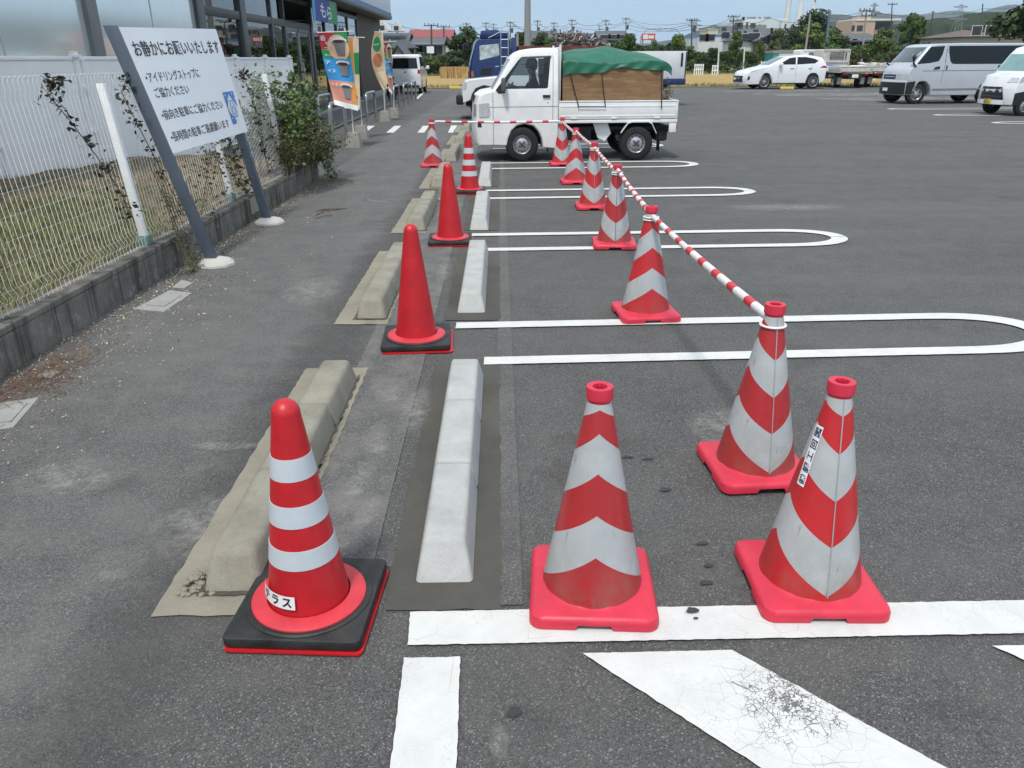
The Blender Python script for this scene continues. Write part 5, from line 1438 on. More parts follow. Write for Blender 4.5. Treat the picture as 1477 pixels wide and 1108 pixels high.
for sd_ in (-1, 1): mb.ball((-.103, sd_*.032, .735), .011); mb.box((-.07, sd_*.075, .735), (.08, .006, .008))
mb.box((-.112, 0, .737), (.006, .11, .03), bev=.003); mb.build('glasses', BLKP, drv, 30)
# crouching person by the minivan
J = {'pelvis': ((0, 0, .24), (.15, .17)), 'belly': ((-.03, .07, .38), (.14, .16)), 'chest': ((-.05, .18, .54), (.13, .17)), 'neck': ((-.05, .26, .66), .055), 'head0': ((-.05, .30, .71), (.07, .07)), 'head1': ((-.05, .32, .79), (.085, .09)), 'head2': ((-.05, .31, .86), (.07, .075)), 'nose': ((-.05, .425, .75), .013), 'chin': ((-.05, .37, .69), .03)}
E_ = [('pelvis', 'belly'), ('belly', 'chest'), ('chest', 'neck'), ('neck', 'head0'), ('head0', 'head1'), ('head1', 'head2'), ('head0', 'chin'), ('head1', 'nose')]
for sd_, pre in ((-1, 'l'), (1, 'r')):
    arms(J, E_, sd_, (sd_*.19-.05, .2, .56), (sd_*.22, .38, .40), (sd_*.16, .52, .28), pre)
    J[pre+'hip'] = ((sd_*.1, .02, .22), .09); J[pre+'kn'] = ((sd_*.17, .36, .42), .07); J[pre+'an'] = ((sd_*.13, .10, .09), .048); J[pre+'to'] = ((sd_*.14, .25, .04), .04)
    E_ += [('pelvis', pre+'hip'), (pre+'hip', pre+'kn'), (pre+'kn', pre+'an'), (pre+'an', pre+'to')]
crp = skin_person('person crouching in black clothes behind the white minivan, by the hoop bollards', J, E_, lambda c: 1 if (c.z > .66 or (c.y > .50 and c.z < .4)) else 0, (-4.85, 33.2, .035), R(-20), [CLOTH_K, SKIN])
mb = MB(); mb.ball((-.05, .30, .83), .095, (.95, 1, .9), 2); mb.build('hair', HAIR, crp, 60)

# ---------------------------------------------------------------- blue lorry with scrap load
BX, BY = -1.50, 28.5
bl_out = [(.0, .5), (.0, .95), (.05, 1.45), (.23, 2.085), (.33, 2.18), (1.40, 2.20), (1.46, 2.15), (1.47, .55), (1.30, .55), (1.25, .8), (1.05, .98), (.75, .98), (.55, .8), (.5, .5)]
bt = Veh('lorry', 'dark blue lorry with a roof ladder and curtained cab, loaded with scrap metal', 'lorry', 7.5, 2.1, 2.2, bl_out, 1.3, .05, (BX+3.75, BY+1.05, 0), .02, .10, 0, .02)
bt.shell(CARB, 'cab')
bt.side('side_window', [(.36, 1.52), (.36, 1.98), (1.04, 2.03), (1.06, 1.68), (1.0, 1.65)], M('curtain_glass', (.40, .46, .46), .08, var=.5, vs=7, col2=(.62, .68, .67)), off=.005)
bt.cross('windshield', (.075, 1.5), (.225, 2.06), -.95, .95, WGLS, .006)
bt.cross('grille', (.0, .75), (.02, 1.15), -.7, .7, BLKP, .006)
bt.side('turn_signal', [(.04, 1.0), (.14, 1.0), (.12, 1.17), (.05, 1.17)], M('lamp_orange', (.55, .12, .02), .2), off=.006)
bt.side('door_recess', [(.36, 1.05), (.74, 1.05), (.80, 1.28), (.40, 1.24)], BLKP, off=.005)
bt.side('door_handle', [(.90, 1.30), (1.04, 1.31), (1.04, 1.34), (.90, 1.33)], CHRM, off=.006)
mb = MB(); X = lambda x: x-3.75
mb.prism([(X(.44), -.85, 2.20), (X(.50), -.85, 2.44), (X(1.02), -.85, 2.48), (X(1.12), -.85, 2.44), (X(1.45), -.85, 2.42), (X(1.46), -.85, 2.20)], (0, 1.7, 0)); mb.bevel_all(.03); mb.build('roof_deflector', CARB, bt.t)
mb = MB()
for xx in (1.17, 1.42): mb.tube([(X(xx), -1.06, 1.2), (X(xx), -1.06, 2.40), (X(xx)+.05, -1.0, 2.46)], .018, 6)
for z in (1.35, 1.62, 1.9, 2.16, 2.38): mb.tube([(X(1.17), -1.06, z), (X(1.42), -1.06, z)], .014, 6)
mb.tube([(X(.75), -1.04, 2.21), (X(1.17), -1.06, 2.40)], .014, 6); mb.build('ladder', M('ladder_grey', (.30, .33, .38), .35, .6), bt.t, 50)
for sd_ in (-1, 1):
    mb = MB(); mb.tube([(X(.2), sd_*1.03, 2.1), (X(-.05), sd_*1.25, 2.02), (X(-.08), sd_*1.25, 1.5), (X(.05), sd_*1.05, 1.35)], .016, 6)
    mb.box((X(-.10), sd_*1.22, 1.86), (.07, .2, .32), bev=.03); mb.box((X(-.02), sd_*1.1, 1.98), (.1, .14, .14), bev=.03); mb.build('wing_mirror', BLKP, bt.t, 40)
bt.boxp('bumper', (.1, 0, .5), (.35, 2.06, .36), CARB, bev=.04)
mb = MB(); mb.box((X(1.62), 0, 1.5), (.16, 2.0, 1.45), bev=.02); mb.build('headboard', CARB, bt.t)
mb = MB(); mb.box((X(4.3), 0, .72), (5.6, .8, .22)); mb.box((X(3.2), -.75, .62), (1.1, .4, .4), bev=.04); mb.build('chassis', UNDER, bt.t)
RUST = M('bin_rust', (.15, .045, .035), .75, var=.35, vs=6)
mb = MB(); x0, x1 = X(1.78), X(4.75)
for y in (-1.02, 1.02): mb.box(((x0+x1)/2, y, 1.45), (x1-x0, .05, 1.02))
for x in (x0, x1): mb.box((x, 0, 1.45), (.05, 2.0, 1.02))
for k in range(9): mb.box((x0+.2+.32*k, -1.06, 1.45), (.06, .04, 1.0))
mb.box(((x0+x1)/2, 0, .95), (x1-x0, 2.0, .06)); mb.build('scrap_bin', RUST, bt.t, 0)
mb = MB(); mb.box((X(6.7), 0, 1.33), (1.7, 2.0, .88), bev=.015); rb = mb.build('rear_box', M('box_white', (.62, .63, .64), .4, var=.08, vs=2), bt.t)
mb = MB(); mb.box((X(6.7), 0, .79), (1.72, 2.02, .19), bev=.01); mb.build('lower_skirt', M('skirt_navy', (.015, .03, .12), .4), rb)
mb = MB(); mb.box((X(7.38), -1.012, 1.5), (.07, .02, .42)); mb.tube([(X(7.52), -.98, .9), (X(7.52), -.98, 1.75)], .03, 6); mb.build('latch', BLKP, rb)
bt.wheel(.9, .40, .22, .04, .58); bt.wheel(4.9, .40, .22, .06, .58)
sp = thing('scrap_metal', 'heap of tangled grey scrap metal piled above the rusty bin', 'scrap metal', (BX+3.75, BY+1.05, 1.4)); rnd = random.Random(15)
mb = MB(); 
for k in range(650):
    x = rnd.uniform(-.75, 1.1); y = rnd.uniform(-.9, .8); top = 1.02-.35*max(0, (x-.1))-.1*abs(y); z = rnd.uniform(.35, max(.5, top)); a, b = rnd.uniform(0, 3.14), rnd.uniform(-1, 1); L = rnd.uniform(.06, .22)
    d = Vector((math.cos(a)*math.cos(b), math.sin(a)*math.cos(b), math.sin(b)))*L; mb.mi = rnd.randrange(3); mb.tube([Vector((x, y, z))-d, Vector((x, y, z))+d], rnd.uniform(.008, .025), 5)
tag(mb.build('scrap_heap', [M('scrap_light', (.38, .37, .36), .5, .5, var=.3), M('scrap_dark', (.07, .065, .06), .7, var=.3), M('scrap_brown', (.14, .10, .08), .8, var=.3)], sp, 0), '', ''); del sp.children[0]['label'], sp.children[0]['category']
# ---------------------------------------------------------------- white jeep between lorry and pickup
jm_out = [(.0, .42), (-.02, .60), (.02, .82), (.08, .98), (.14, 1.04), (1.05, 1.12), (1.33, 1.60), (1.45, 1.64), (3.05, 1.64), (3.14, 1.5), (3.2, .95), (3.2, .42), (2.98, .42), (2.90, .66), (2.72, .80), (2.45, .80), (2.27, .66), (2.2, .40), (1.0, .40), (.92, .62), (.76, .78), (.50, .80), (.32, .70), (.22, .50)]
jm = Veh('jeep', 'small white off-road car with black wheel arches, half hidden by the pickup', 'off-road car', 3.2, 1.44, 1.64, jm_out, 1.1, .12, (-1.40+1.6, 22.6+.74, 0), .02, .08, .03)
jm.shell(CARW, 'body')
jm.boxp('bumper', (.0, 0, .52), (.22, 1.44, .26), BLKP, bev=.05)
fl_ = lambda cx: [(cx-.40, .46), (cx-.36, .66), (cx-.24, .82), (cx, .90), (cx+.24, .86), (cx+.37, .68), (cx+.42, .42), (cx+.33, .42), (cx+.27, .62), (cx+.16, .76), (cx, .80), (cx-.18, .74), (cx-.28, .60), (cx-.31, .46)]
for cx in (.62, 2.6): jm.side('wheel_arch', fl_(cx), BLKP, off=.0, thick=.05)
jm.side('headlight', [(.02, .78), (.10, .78), (.13, .96), (.06, .97)], LAMP, off=.006)
jm.side('side_window', [(1.22, 1.14), (1.42, 1.54), (2.05, 1.56), (2.05, 1.14)], WGLS); jm.side('rear_window', [(2.15, 1.14), (2.15, 1.56), (2.95, 1.56), (2.98, 1.14)], DGLS)
jm.cross('windshield', (1.10, 1.17), (1.31, 1.57), -.60, .60, WGLS)
jm.boxp('underbody', (1.6, 0, .5), (2.9, 1.0, .3), UNDER); jm.wheel(.62, .34, .18, .03, .6); jm.wheel(2.6, .34, .18, .03, .6); jm.mirror(1.25, 1.16, BLKP)

# ---------------------------------------------------------------- white crossover
sv_out = [(.06, .22), (.0, .32), (-.02, .55), (.01, .70), (.06, .82), (.2, .90), (.7, 1.02), (1.25, 1.12), (1.42, 1.17), (2.33, 1.575), (2.7, 1.63), (3.2, 1.655), (3.7, 1.635), (4.2, 1.565), (4.40, 1.51), (4.64, 1.24), (4.70, 1.08), (4.69, .70), (4.66, .36), (4.4, .27)]
sv_out += [(4.33, .27), (4.31, .46), (4.22, .64), (4.08, .75), (3.91, .79), (3.74, .75), (3.60, .64), (3.51, .46), (3.49, .26), (1.71, .25), (1.69, .46), (1.60, .64), (1.46, .75), (1.29, .79), (1.12, .75), (.98, .64), (.89, .46), (.87, .24)]
sv = Veh('crossover_car', 'white crossover car parked at the field edge, seen from its left side', 'car', 4.7, 1.85, 1.655, sv_out, 1.05, .17, (12.1+2.35, 43.6+.92, 0), .03, .32, .18, .05)
sv.shell(CARW, 'body')
sv.side('front_window', [(1.98, 1.20), (2.25, 1.36), (2.52, 1.51), (2.86, 1.555), (2.86, 1.20)], DGLS); sv.side('rear_window', [(2.94, 1.20), (2.94, 1.56), (3.4, 1.56), (3.9, 1.48), (4.18, 1.38), (3.95, 1.25)], DGLS)
sv.cross('windshield', (1.48, 1.205), (2.28, 1.555), -.74, .74, WGLS, .006); sv.cross('back_window', (4.43, 1.48), (4.62, 1.26), -.66, .66, DGLS, .006)
sv.cross('grille', (-.018, .36), (-.005, .66), -.75, .75, BLKP, .006); sv.side('headlight', [(.12, .80), (.55, .90), (.66, .96), (.3, .90)], LAMP); sv.side('air_intake', [(.04, .42), (.22, .50), (.20, .66), (.08, .62)], BLKP)
sv.side('tail_light', [(4.25, 1.04), (4.69, 1.02), (4.68, 1.12), (4.5, 1.14)], LAMPR); sv.cross('number_plate', (-.02, .46), (-.017, .58), -.17, .17, WHT, .016)
for x in (2.0, 2.9, 3.55): sv.side('door_gap', [(x, .34), (x+.012, .34), (x+.012, 1.19), (x, 1.19)] if x < 3.5 else [(x+.1, .8), (x+.112, .8), (x+.012+.25, 1.2), (x+.25, 1.2)], LINE, off=.003)
for x in (2.58, 3.55): sv.side('door_handle', [(x, .985), (x+.22, 1.0), (x+.22, 1.03), (x, 1.02)], CHRM, off=.004, thick=.015)
sv.side('sill_trim', [(1.75, .26), (3.45, .27), (3.45, .31), (1.75, .31)], BLKP); sv.boxp('underbody', (2.4, 0, .42), (4.2, 1.2, .3), UNDER)
sv.wheel(1.29, .365, .2, .03, .70, 10); sv.wheel(3.91, .365, .2, .03, .70, 10); sv.mirror(2.05, 1.18, CARW, (.16, .18, .14))
# ---------------------------------------------------------------- silver van
vn_out = [(.02, .30), (-.01, .45), (.0, .74), (.03, .80), (.05, 1.03), (.10, 1.15), (.24, 1.30), (.50, 1.60), (.76, 1.87), (.86, 1.92), (1.1, 1.955), (2.2, 1.975), (4.4, 1.965), (4.6, 1.90), (4.68, 1.3), (4.69, .9), (4.67, .36), (4.3, .30)]
vn_out += [(3.68, .30), (3.65, .46), (3.56, .62), (3.42, .71), (3.27, .74), (3.12, .71), (2.98, .62), (2.89, .46), (2.86, .28), (1.11, .28), (1.08, .46), (.99, .62), (.85, .72), (.69, .75), (.53, .72), (.40, .62), (.32, .46), (.30, .30)]
vn = Veh('van', 'silver van with dark rear windows parked facing left', 'van', 4.69, 1.70, 1.975, vn_out, 1.18, .10, (13.55+2.33, 29.0+.80, 0), .07, .24, .05, .03)
vn.shell(CARS, 'body')
vn.side('front_window', [(.32, 1.31), (.50, 1.52), (.74, 1.78), (.82, 1.86), (1.40, 1.885), (1.34, 1.60), (1.22, 1.40), (.85, 1.34)], DGLS)
vn.side('rear_window', [(1.58, 1.885), (1.60, 1.70), (1.70, 1.40), (1.78, 1.32), (1.90, 1.305), (4.35, 1.30), (4.45, 1.36), (4.40, 1.89)], DGLS)
vn.cross('windshield', (.30, 1.38), (.74, 1.845), -.76, .76, WGLS, .006); vn.cross('back_window', (4.61, 1.80), (4.675, 1.34), -.7, .7, DGLS, .006)
vn.side('headlight', [(.0, .79), (.38, .80), (.42, 1.01), (.30, 1.03), (.02, .96)], LAMP, off=.005)
for sd_ in (-1, 1): vn.cross('headlight_front', (.032, .80), (.046, .98), sd_*.42, sd_*.84, LAMP, .005)
vn.cross('grille', (.034, .82), (.046, .97), -.40, .40, BLKP, .006); vn.cross('grille_bar', (.038, .885), (.04, .91), -.38, .38, CHRM, .014)
vn.cross('emblem', (.05, 1.0), (.065, 1.06), -.05, .05, CHRM, .012)
vn.cross('bumper', (.0, .32), (-.004, .72), -.845, .845, BLKP, .012); vn.side('bumper_side', [(-.0, .33), (.30, .33), (.30, .48), (.36, .60), (.38, .76), (.0, .72)], BLKP, off=.006)
vn.cross('number_plate', (-.01, .42), (-.01, .53), -.17, .17, WHT, .028)
vn.side('belt_gap', [(.6, 1.08), (4.6, 1.09), (4.6, 1.105), (.6, 1.095)], LINE, off=.003)
vn.side('door_gap', [(1.42, .32), (1.432, .32), (1.50, 1.1), (1.54, 1.9), (1.528, 1.9), (1.488, 1.1)], LINE, off=.003)
vn.side('door_handle', [(1.04, 1.13), (1.30, 1.15), (1.30, 1.24), (1.10, 1.21)], BLKP, off=.004, thick=.01); vn.side('slide_handle', [(1.57, 1.12), (1.62, 1.12), (1.62, 1.26), (1.57, 1.26)], BLKP, off=.004, thick=.01)
for k in range(5): vn.side('pillar_vent', [(1.49, 1.38+.09*k), (1.52, 1.38+.09*k), (1.525, 1.43+.09*k), (1.495, 1.43+.09*k)], LINE, off=.004)
vn.side('side_moulding', [(1.15, .46), (4.3, .48), (4.3, .53), (1.15, .51)], M('silver_dark', (.28, .29, .31), .35, .5), off=.004, thick=.01)
vn.boxp('underbody', (2.35, 0, .42), (4.3, 1.1, .3), UNDER); vn.wheel(.69, .335, .19, .03, .63, 6); vn.wheel(3.27, .335, .19, .03, .63, 6)
for sd_ in (-1, 1):
    b = vn.D(.30, sd_*.84, 1.22); mb = MB(); mb.tube([b, b+Vector((-.12, sd_*.04, .10)), b+Vector((-.16, sd_*.06, .22))], .03, 8); mb.ball(b+Vector((-.16, sd_*.07, .30)), .10, (.5, .9, 1), 2); mb.build('wing_mirror', BLKP, vn.t, 60)
# ---------------------------------------------------------------- white small van with yellow plate
kv_out = [(.03, .30), (.0, .45), (.0, .70), (.06, .93), (.14, 1.05), (.42, 1.12), (.80, 1.62), (.95, 1.76), (1.2, 1.82), (3.2, 1.84), (3.35, 1.75), (3.39, 1.0), (3.39, .32), (3.05, .30), (3.0, .5), (2.85, .62), (2.65, .62), (2.5, .5), (2.45, .28), (.92, .28), (.88, .46), (.76, .58), (.60, .61), (.46, .56), (.36, .44), (.33, .28)]
kv = Veh('small_van', 'white small van with a black grille and yellow number plate at the right edge', 'van', 3.39, 1.475, 1.84, kv_out, 1.15, .10, (13.62+1.695, 22.75+.74, 0), .10, .20, .03, .03)
kv.shell(CARW, 'body')
kv.cross('windshield', (.46, 1.17), (.79, 1.60), -.62, .62, M('wind_teal', (.16, .30, .29), .04, var=.2, spec=.9), .006); kv.side('front_window', [(.62, 1.17), (.92, 1.60), (1.0, 1.70), (1.55, 1.73), (1.55, 1.17)], DGLS); kv.side('rear_window', [(1.65, 1.17), (1.65, 1.73), (3.1, 1.73), (3.15, 1.17)], DGLS)
kv.cross('grille', (.003, .42), (.02, .76), -.52, .42, BLKP, .012, q0=-.40, q1=.40)
for z in (.50, .60, .69): kv.cross('grille_bar', (.004, z), (.006, z+.025), -.44, .40, M('grille_grey', (.06, .06, .062), .5), .020)
kv.cross('bumper', (.0, .30), (-.0, .42), -.55, .55, CARW, .03); kv.cross('number_plate', (-.0, .315), (-.0, .44), -.17, .13, M('plate_yellow', (.62, .45, .04), .5), .042)
text_on('plate_characters', [('40-15', -.02, .33, .06, .002, .22), ('480', .01, .40, .035, .001, .12)], lambda u, v: kv.D(.0, -(u-.11), v)+Vector((-.046, 0, 0)), INK, kv.t)
kv.side('bumper_side', [(.0, .30), (.33, .30), (.34, .44), (.42, .56), (.40, .66), (.0, .60)], BLKP, off=.006)
for sd_ in (-1, 1): kv.cross('headlight', (.05, .88), (.10, 1.0), sd_*.46, sd_*.72, LAMP, .008, q0=sd_*.54, q1=sd_*.72)
kv.side('headlight_side', [(.06, .86), (.30, .90), (.34, 1.02), (.14, 1.03)], LAMP, off=.005); kv.cross('emblem', (.09, .93), (.11, .99), -.05, .05, CHRM, .012)
kv.boxp('underbody', (1.7, 0, .42), (3.1, 1.0, .3), UNDER); kv.wheel(.62, .27, .15, .02, .6); kv.wheel(2.75, .27, .15, .02, .6); kv.mirror(.72, 1.2, BLKP)
# ---------------------------------------------------------------- white minivan seen from behind
mv_out = [(.03, .28), (.0, .45), (.02, .80), (.15, 1.02), (.75, 1.12), (1.15, 1.62), (1.4, 1.74), (2.0, 1.79), (3.1, 1.77), (3.25, 1.70), (3.34, 1.12), (3.39, .90), (3.39, .42), (3.34, .28), (3.05, .28), (3.0, .5), (2.85, .62), (2.65, .62), (2.5, .5), (2.45, .26), (.95, .26), (.90, .5), (.75, .62), (.55, .62), (.42, .5), (.36, .28)]
mv = Veh('minivan', 'white minivan seen from behind at the far corner of the shop', 'minivan', 3.39, 1.475, 1.79, mv_out, 1.1, .12, (-5.07, 40.0+1.7, 0), R(-90), .15, .08, .03)
mv.shell(CARW, 'body')
mv.cross('back_window', (3.265, 1.62), (3.335, 1.15), -.62, .62, DGLS, .008); mv.side('rear_window', [(1.8, 1.14), (1.8, 1.68), (3.05, 1.66), (3.15, 1.14)], DGLS); mv.side('front_window', [(.95, 1.14), (1.3, 1.6), (1.7, 1.68), (1.7, 1.14)], DGLS)
for sd_ in (-1, 1): mv.cross('tail_light', (3.345, 1.10), (3.385, .92), sd_*.60, sd_*.735, LAMPR, .008)
mv.cross('wiper', (3.33, 1.13), (3.32, 1.20), -.05, -.12, BLKP, .03); mv.cross('emblem', (3.36, 1.02), (3.37, .97), -.05, .05, CHRM, .014); mv.cross('number_plate', (3.395, .78), (3.395, .66), -.17, .17, WHT, .012)
mv.cross('bumper_trim', (3.39, .40), (3.36, .29), -.66, .66, BLKP, .010); mv.boxp('underbody', (1.7, 0, .42), (3.1, 1.0, .3), UNDER); mv.wheel(.65, .27, .15, .02, .6); mv.wheel(2.75, .27, .15, .02, .6); mv.mirror(.95, 1.15, CARW)
# ---------------------------------------------------------------- flatbed trucks seen from behind at the field edge
CREAM = M('truck_cream', (.50, .48, .43), .5, var=.18, vs=4)
def flatbed(label, px, Y, mat, cab=True, load=None):
    x = P(px, 126, Y).x; t = thing('flatbed_truck', label, 'flatbed truck', (x, Y, 0), 0, 'flatbed trucks parked in a row by the field')
    mb = MB(); mb.box((0, 1.5, .80), (1.62, 2.9, .06)); mb.build('bed', mat, t)
    mb = MB(); mb.box((0, 0, .95), (1.56, .05, .30), bev=.01); mb.box((0, -.03, 1.07), (1.6, .03, .04)); mb.box((0, -.03, .85), (1.6, .03, .04))
    for q in (-.5, 0, .5): mb.box((q, -.03, .96), (.03, .03, .2))
    mb.build('tailgate', mat, t)
    for s in (-1, 1):
        mb = MB(); mb.box((s*.79, 1.5, .97), (.04, 2.9, .28), bev=.008); mb.build('side_gate', mat, t)
        mb = MB(); mb.box((s*.55, .02, .70), (.2, .05, .09), bev=.01); mb.build('tail_light', LAMPR, t)
        mb = MB(); c = (s*.62, .9, .30)
        mb.lathe([(.17, -.16), (.28, -.16), (.30, -.12), (.30, .12), (.28, .16), (.17, .16)], 24, c, axis='X', capb=True, capt=True); wh = mb.build('wheel', TYRE, t, 40)
        mb = MB(); mb.lathe([(.17, -.02), (.12, -.01), (.05, .01), (.001, .012)], 20, (c[0]+s*.165, c[1], c[2]), axis='X'); mb.build('rim', RIM, wh, 40)
        mb = MB(); mb.box((s*.62, .48, .36), (.22, .012, .34)); mb.build('mud_flap', M('flap_pale', (.45, .44, .42), .6), t, 0)
    mb = MB(); mb.box((0, .0, .60), (.34, .02, .17), bev=.005); mb.build('number_plate', WHT, t)
    mb = MB(); mb.box((0, 2.2, .55), (.7, 4.4, .2)); mb.box((0, .1, .66), (1.4, .12, .10)); mb.build('chassis', UNDER, t)
    if cab:
        mb = MB(); mb.box((0, 3.75, 1.28), (1.58, 1.5, 1.36), bev=.08, seg=3); cb = mb.build('cab', mat, t, 40)
        mb = MB(); mb.box((.12, 2.99, 1.62), (.95, .02, .34), bev=.04); mb.build('rear_window', M('window_dusty', (.16, .15, .13), .3, var=.4, vs=5), cb)
        mb = MB()
        for s in (-.74, -.45, .45, .74): mb.tube([(s, 2.95, .85), (s, 2.95, 1.95)], .025, 6)
        for z in (1.3, 1.93): mb.tube([(-.76, 2.95, z), (.76, 2.95, z)], .025, 6)
        mb.build('head_guard', mat, t)
    return t
f1_ = flatbed('white flatbed truck right behind the crossover car, blue board in its bed', 1197, 46.0, TRKW)
f2_ = flatbed('cream flatbed truck with an empty bed between the crossover and the silver van', 1231, 44.2, CREAM)
f3_ = flatbed('flatbed truck with a cream load mostly hidden by the silver van nose', 1275, 45.0, CREAM, False)
mb = MB(); mb.box((0, 0, .16), (1.1, .6, .30), Matrix.Rotation(.15, 3, 'Y'), .03); o = mb.build('blue_board', M('board_blue', (.02, .10, .42), .5)); o.location = (P(1202, 110, 46).x, 47.2, .84); tag(o, 'blue box lying in the bed of the white flatbed truck', 'box')
mb = MB(); mb.box((0, 0, .14), (.8, .7, .28), bev=.09, seg=3); o = mb.build('white_sack', WHT); o.location = (P(1243, 100, 45).x, 45.6, .84); tag(o, 'white sack in the bed of the cream flatbed truck', 'sack')
mb = MB(); rnd = random.Random(2)
for k in range(40): mb.box((rnd.uniform(-.7, .7), rnd.uniform(0, 2.4), .05+rnd.random()*.3), (rnd.uniform(.1, .5), rnd.uniform(.1, .6), .1), Matrix.Rotation(rnd.uniform(-.3, .3), 3, 'X'))
o = mb.build('board_pile', CREAM, smooth=0); o.location = (P(1275, 100, 45).x, 45.3, .85); tag(o, 'pile of cream boards on the flatbed beside the silver van', 'boards')
YEL = M('block_yellow', (.62, .50, .10), .7, var=.2, vs=8)
for px, Y, s, lb in ((660, 46.6, .9, 'low yellow parking block on the asphalt edge before the blue lorry'), (1135, 43.0, .7, 'low yellow parking block under the tail of the crossover car')):
    x = P(px, 128, Y).x; mb = MB(); mb.box((0, 0, .07), (s, .2, .14), bev=.03); o = mb.build('parking_block', YEL); o.location = (x, Y, .0); tag(o, lb, 'parking block')
# ================================================================ BACKGROUND: houses, trees, poles, hills
def wallm(n, c): return M('wall_'+n, c, .8, var=.08, vs=1.2)
def roofm(n, c):
    if 'roof_'+n in MATS: return MATS['roof_'+n]
    t = NT('roof_'+n)
    wv = t.n.new('ShaderNodeTexWave'); wv.inputs['Scale'].default_value = 2.2; wv.bands_direction = 'Z'; t.l.new(t.tc, wv.inputs['Vector'])
    wv.inputs['Distortion'].default_value = .3
    c1 = t.mix(t.rng(wv.outputs['Fac'], .0, .35), tuple(k*.6 for k in c), c)
    c1 = t.mix(t.math('MULTIPLY', t.rng(t.noise(1.5, 5), .4, .7), .35), c1, tuple(k*1.5 for k in c))
    return t.done(c1, .6)
WIN = M('window_dark', (.035, .04, .045), .15, var=.4, vs=2)
GREY_R, RED_R, BRN_R, DKR = roofm('grey', (.085, .09, .10)), roofm('red', (.27, .052, .045)), roofm('brown', (.12, .075, .06)), roofm('dark', (.045, .047, .052))
def house(label, x0, x1, Y, depth, ze, zr, kind, wall, roof, wins=(), cat='house', over=.45, name='house', dormers=()):
    cx = (x0+x1)/2; W = x1-x0
    t = thing(name, label, cat, (cx, Y, 0))
    mb = MB(); mb.box((0, depth/2, ze/2), (W, depth, ze)); wl = mb.build('wall', wall, t, 0)
    w2 = W/2+over; d0, d1 = -over, depth+over; dm_ = depth/2
    mb = MB(); th = .12
    if kind == 'gable_x':
        prof = [(d0, ze-.1), (dm_, zr), (d1, ze-.1), (d1, ze-.1-th), (dm_, zr-th), (d0, ze-.1-th)]
        mb.prism([(-w2, a, b) for a, b in prof], (2*w2, 0, 0))
        g = MB(); g.prism([(-W/2, 0, ze), (-W/2, depth, ze), (-W/2, dm_, zr-th-.05)], (W, 0, 0)); g.build('gable', wall, t, 0)
    elif kind == 'gable_y':
        prof = [(-w2, ze-.1), (0, zr), (w2, ze-.1), (w2, ze-.1-th), (0, zr-th), (-w2, ze-.1-th)]
        mb.prism([(a, d0, b) for a, b in prof], (0, d1-d0, 0))
        g = MB(); g.prism([(-W/2, 0, ze), (W/2, 0, ze), (0, 0, zr-th-.05)], (0, depth, 0)); g.build('gable', wall, t, 0)
    elif kind == 'hip':
        r = max(.3, W/2-depth/2*.9)
        b = [(-w2, d0, ze-.1), (w2, d0, ze-.1), (w2, d1, ze-.1), (-w2, d1, ze-.1)]; a = (-r, dm_, zr); c = (r, dm_, zr)
        mb.poly([b[0], b[1], c, a]); mb.poly([b[1], b[2], c]); mb.poly([b[2], b[3], a, c]); mb.poly([b[3], b[0], a]); mb.poly(b[::-1])
    else:
        mb.box((0, dm_, ze+.15), (W+.1, depth+.1, .3))
    rf = mb.build('roof', roof, t, 0)
    for (u, z, w_, h) in wins:
        m = MB(); m.box((-W/2+u*W, -.02, z), (w_, .06, h)); fr = m.build('window', M('window_frame_pale', (.5, .5, .48), .5), t, 0)
        m = MB(); m.box((-W/2+u*W, -.056, z), (w_-.14, .012, h-.14)); m.build('pane', WIN, fr, 0)
    for (u, z, s) in dormers:
        m = MB(); m.prism([(-W/2+u*W-s, .2, z), (-W/2+u*W+s, .2, z), (-W/2+u*W, .2, z+s*1.3)], (0, 2.5, 0)); dd = m.build('dormer', wallm('pale', (.58, .57, .54)), rf, 0)
        m = MB(); m.box((-W/2+u*W, .17, z+s*.4), (s*.6, .04, s*.5)); m.build('pane', WIN, dd, 0)
    return t
def HX(px, Y, py=75): return P(px, py, Y).x
def HZ(px, py, Y): return P(px, py, Y).z
def houseP(label, a, b, ye, yr, Y, depth, kind, wall, roof, wins=(), **k):
    m = (a+b)/2
    return house(label, HX(a, Y), HX(b, Y), Y, depth, HZ(m, ye, Y), HZ(m, yr, Y), kind, wall, roof, wins, **k)
CR, WH, BG, GY, DK = wallm('cream', (.50, .45, .36)), wallm('white', (.62, .62, .60)), wallm('beige', (.44, .38, .30)), wallm('grey', (.26, .26, .25)), wallm('dark', (.05, .052, .06))
hw = lambda n, z, w_=1.5, h=1.2: [((k+.5)/n, z, w_, h) for k in range(n)]
houseP('grey roofed house with white dormer gables behind the shop corner', 500, 585, 60, 46, 112, 9, 'gable_x', GY, GREY_R, hw(5, 2.2), dormers=[(.62, 5.0, 1.1), (.86, 5.0, 1.0)])
houseP('long house with a red tiled roof behind the grey roofed houses', 592, 650, 53, 41, 135, 10, 'gable_x', CR, RED_R, hw(4, 3))
houseP('red gabled wing at the right end of the red roofed house', 636, 655, 68, 52, 128, 7, 'gable_y', CR, RED_R, hw(1, 2))
houseP('dark grey tiled house standing in front of the red roofed house', 597, 636, 63, 53, 104, 8, 'gable_x', GY, GREY_R, hw(4, 2.6, 1.4, 1.4))
houseP('low dark roofed house left of the red roofed one, partly behind the banner', 556, 596, 68, 56, 100, 8, 'hip', GY, DKR, hw(3, 2.2))
houseP('small grey shed with a sloping roof behind the white minivan', 566, 582, 82, 64, 90, 6, 'gable_y', GY, GREY_R)
houseP('grey roofed house just right of the near utility pole', 760, 795, 58, 43, 125, 9, 'gable_x', GY, GREY_R)
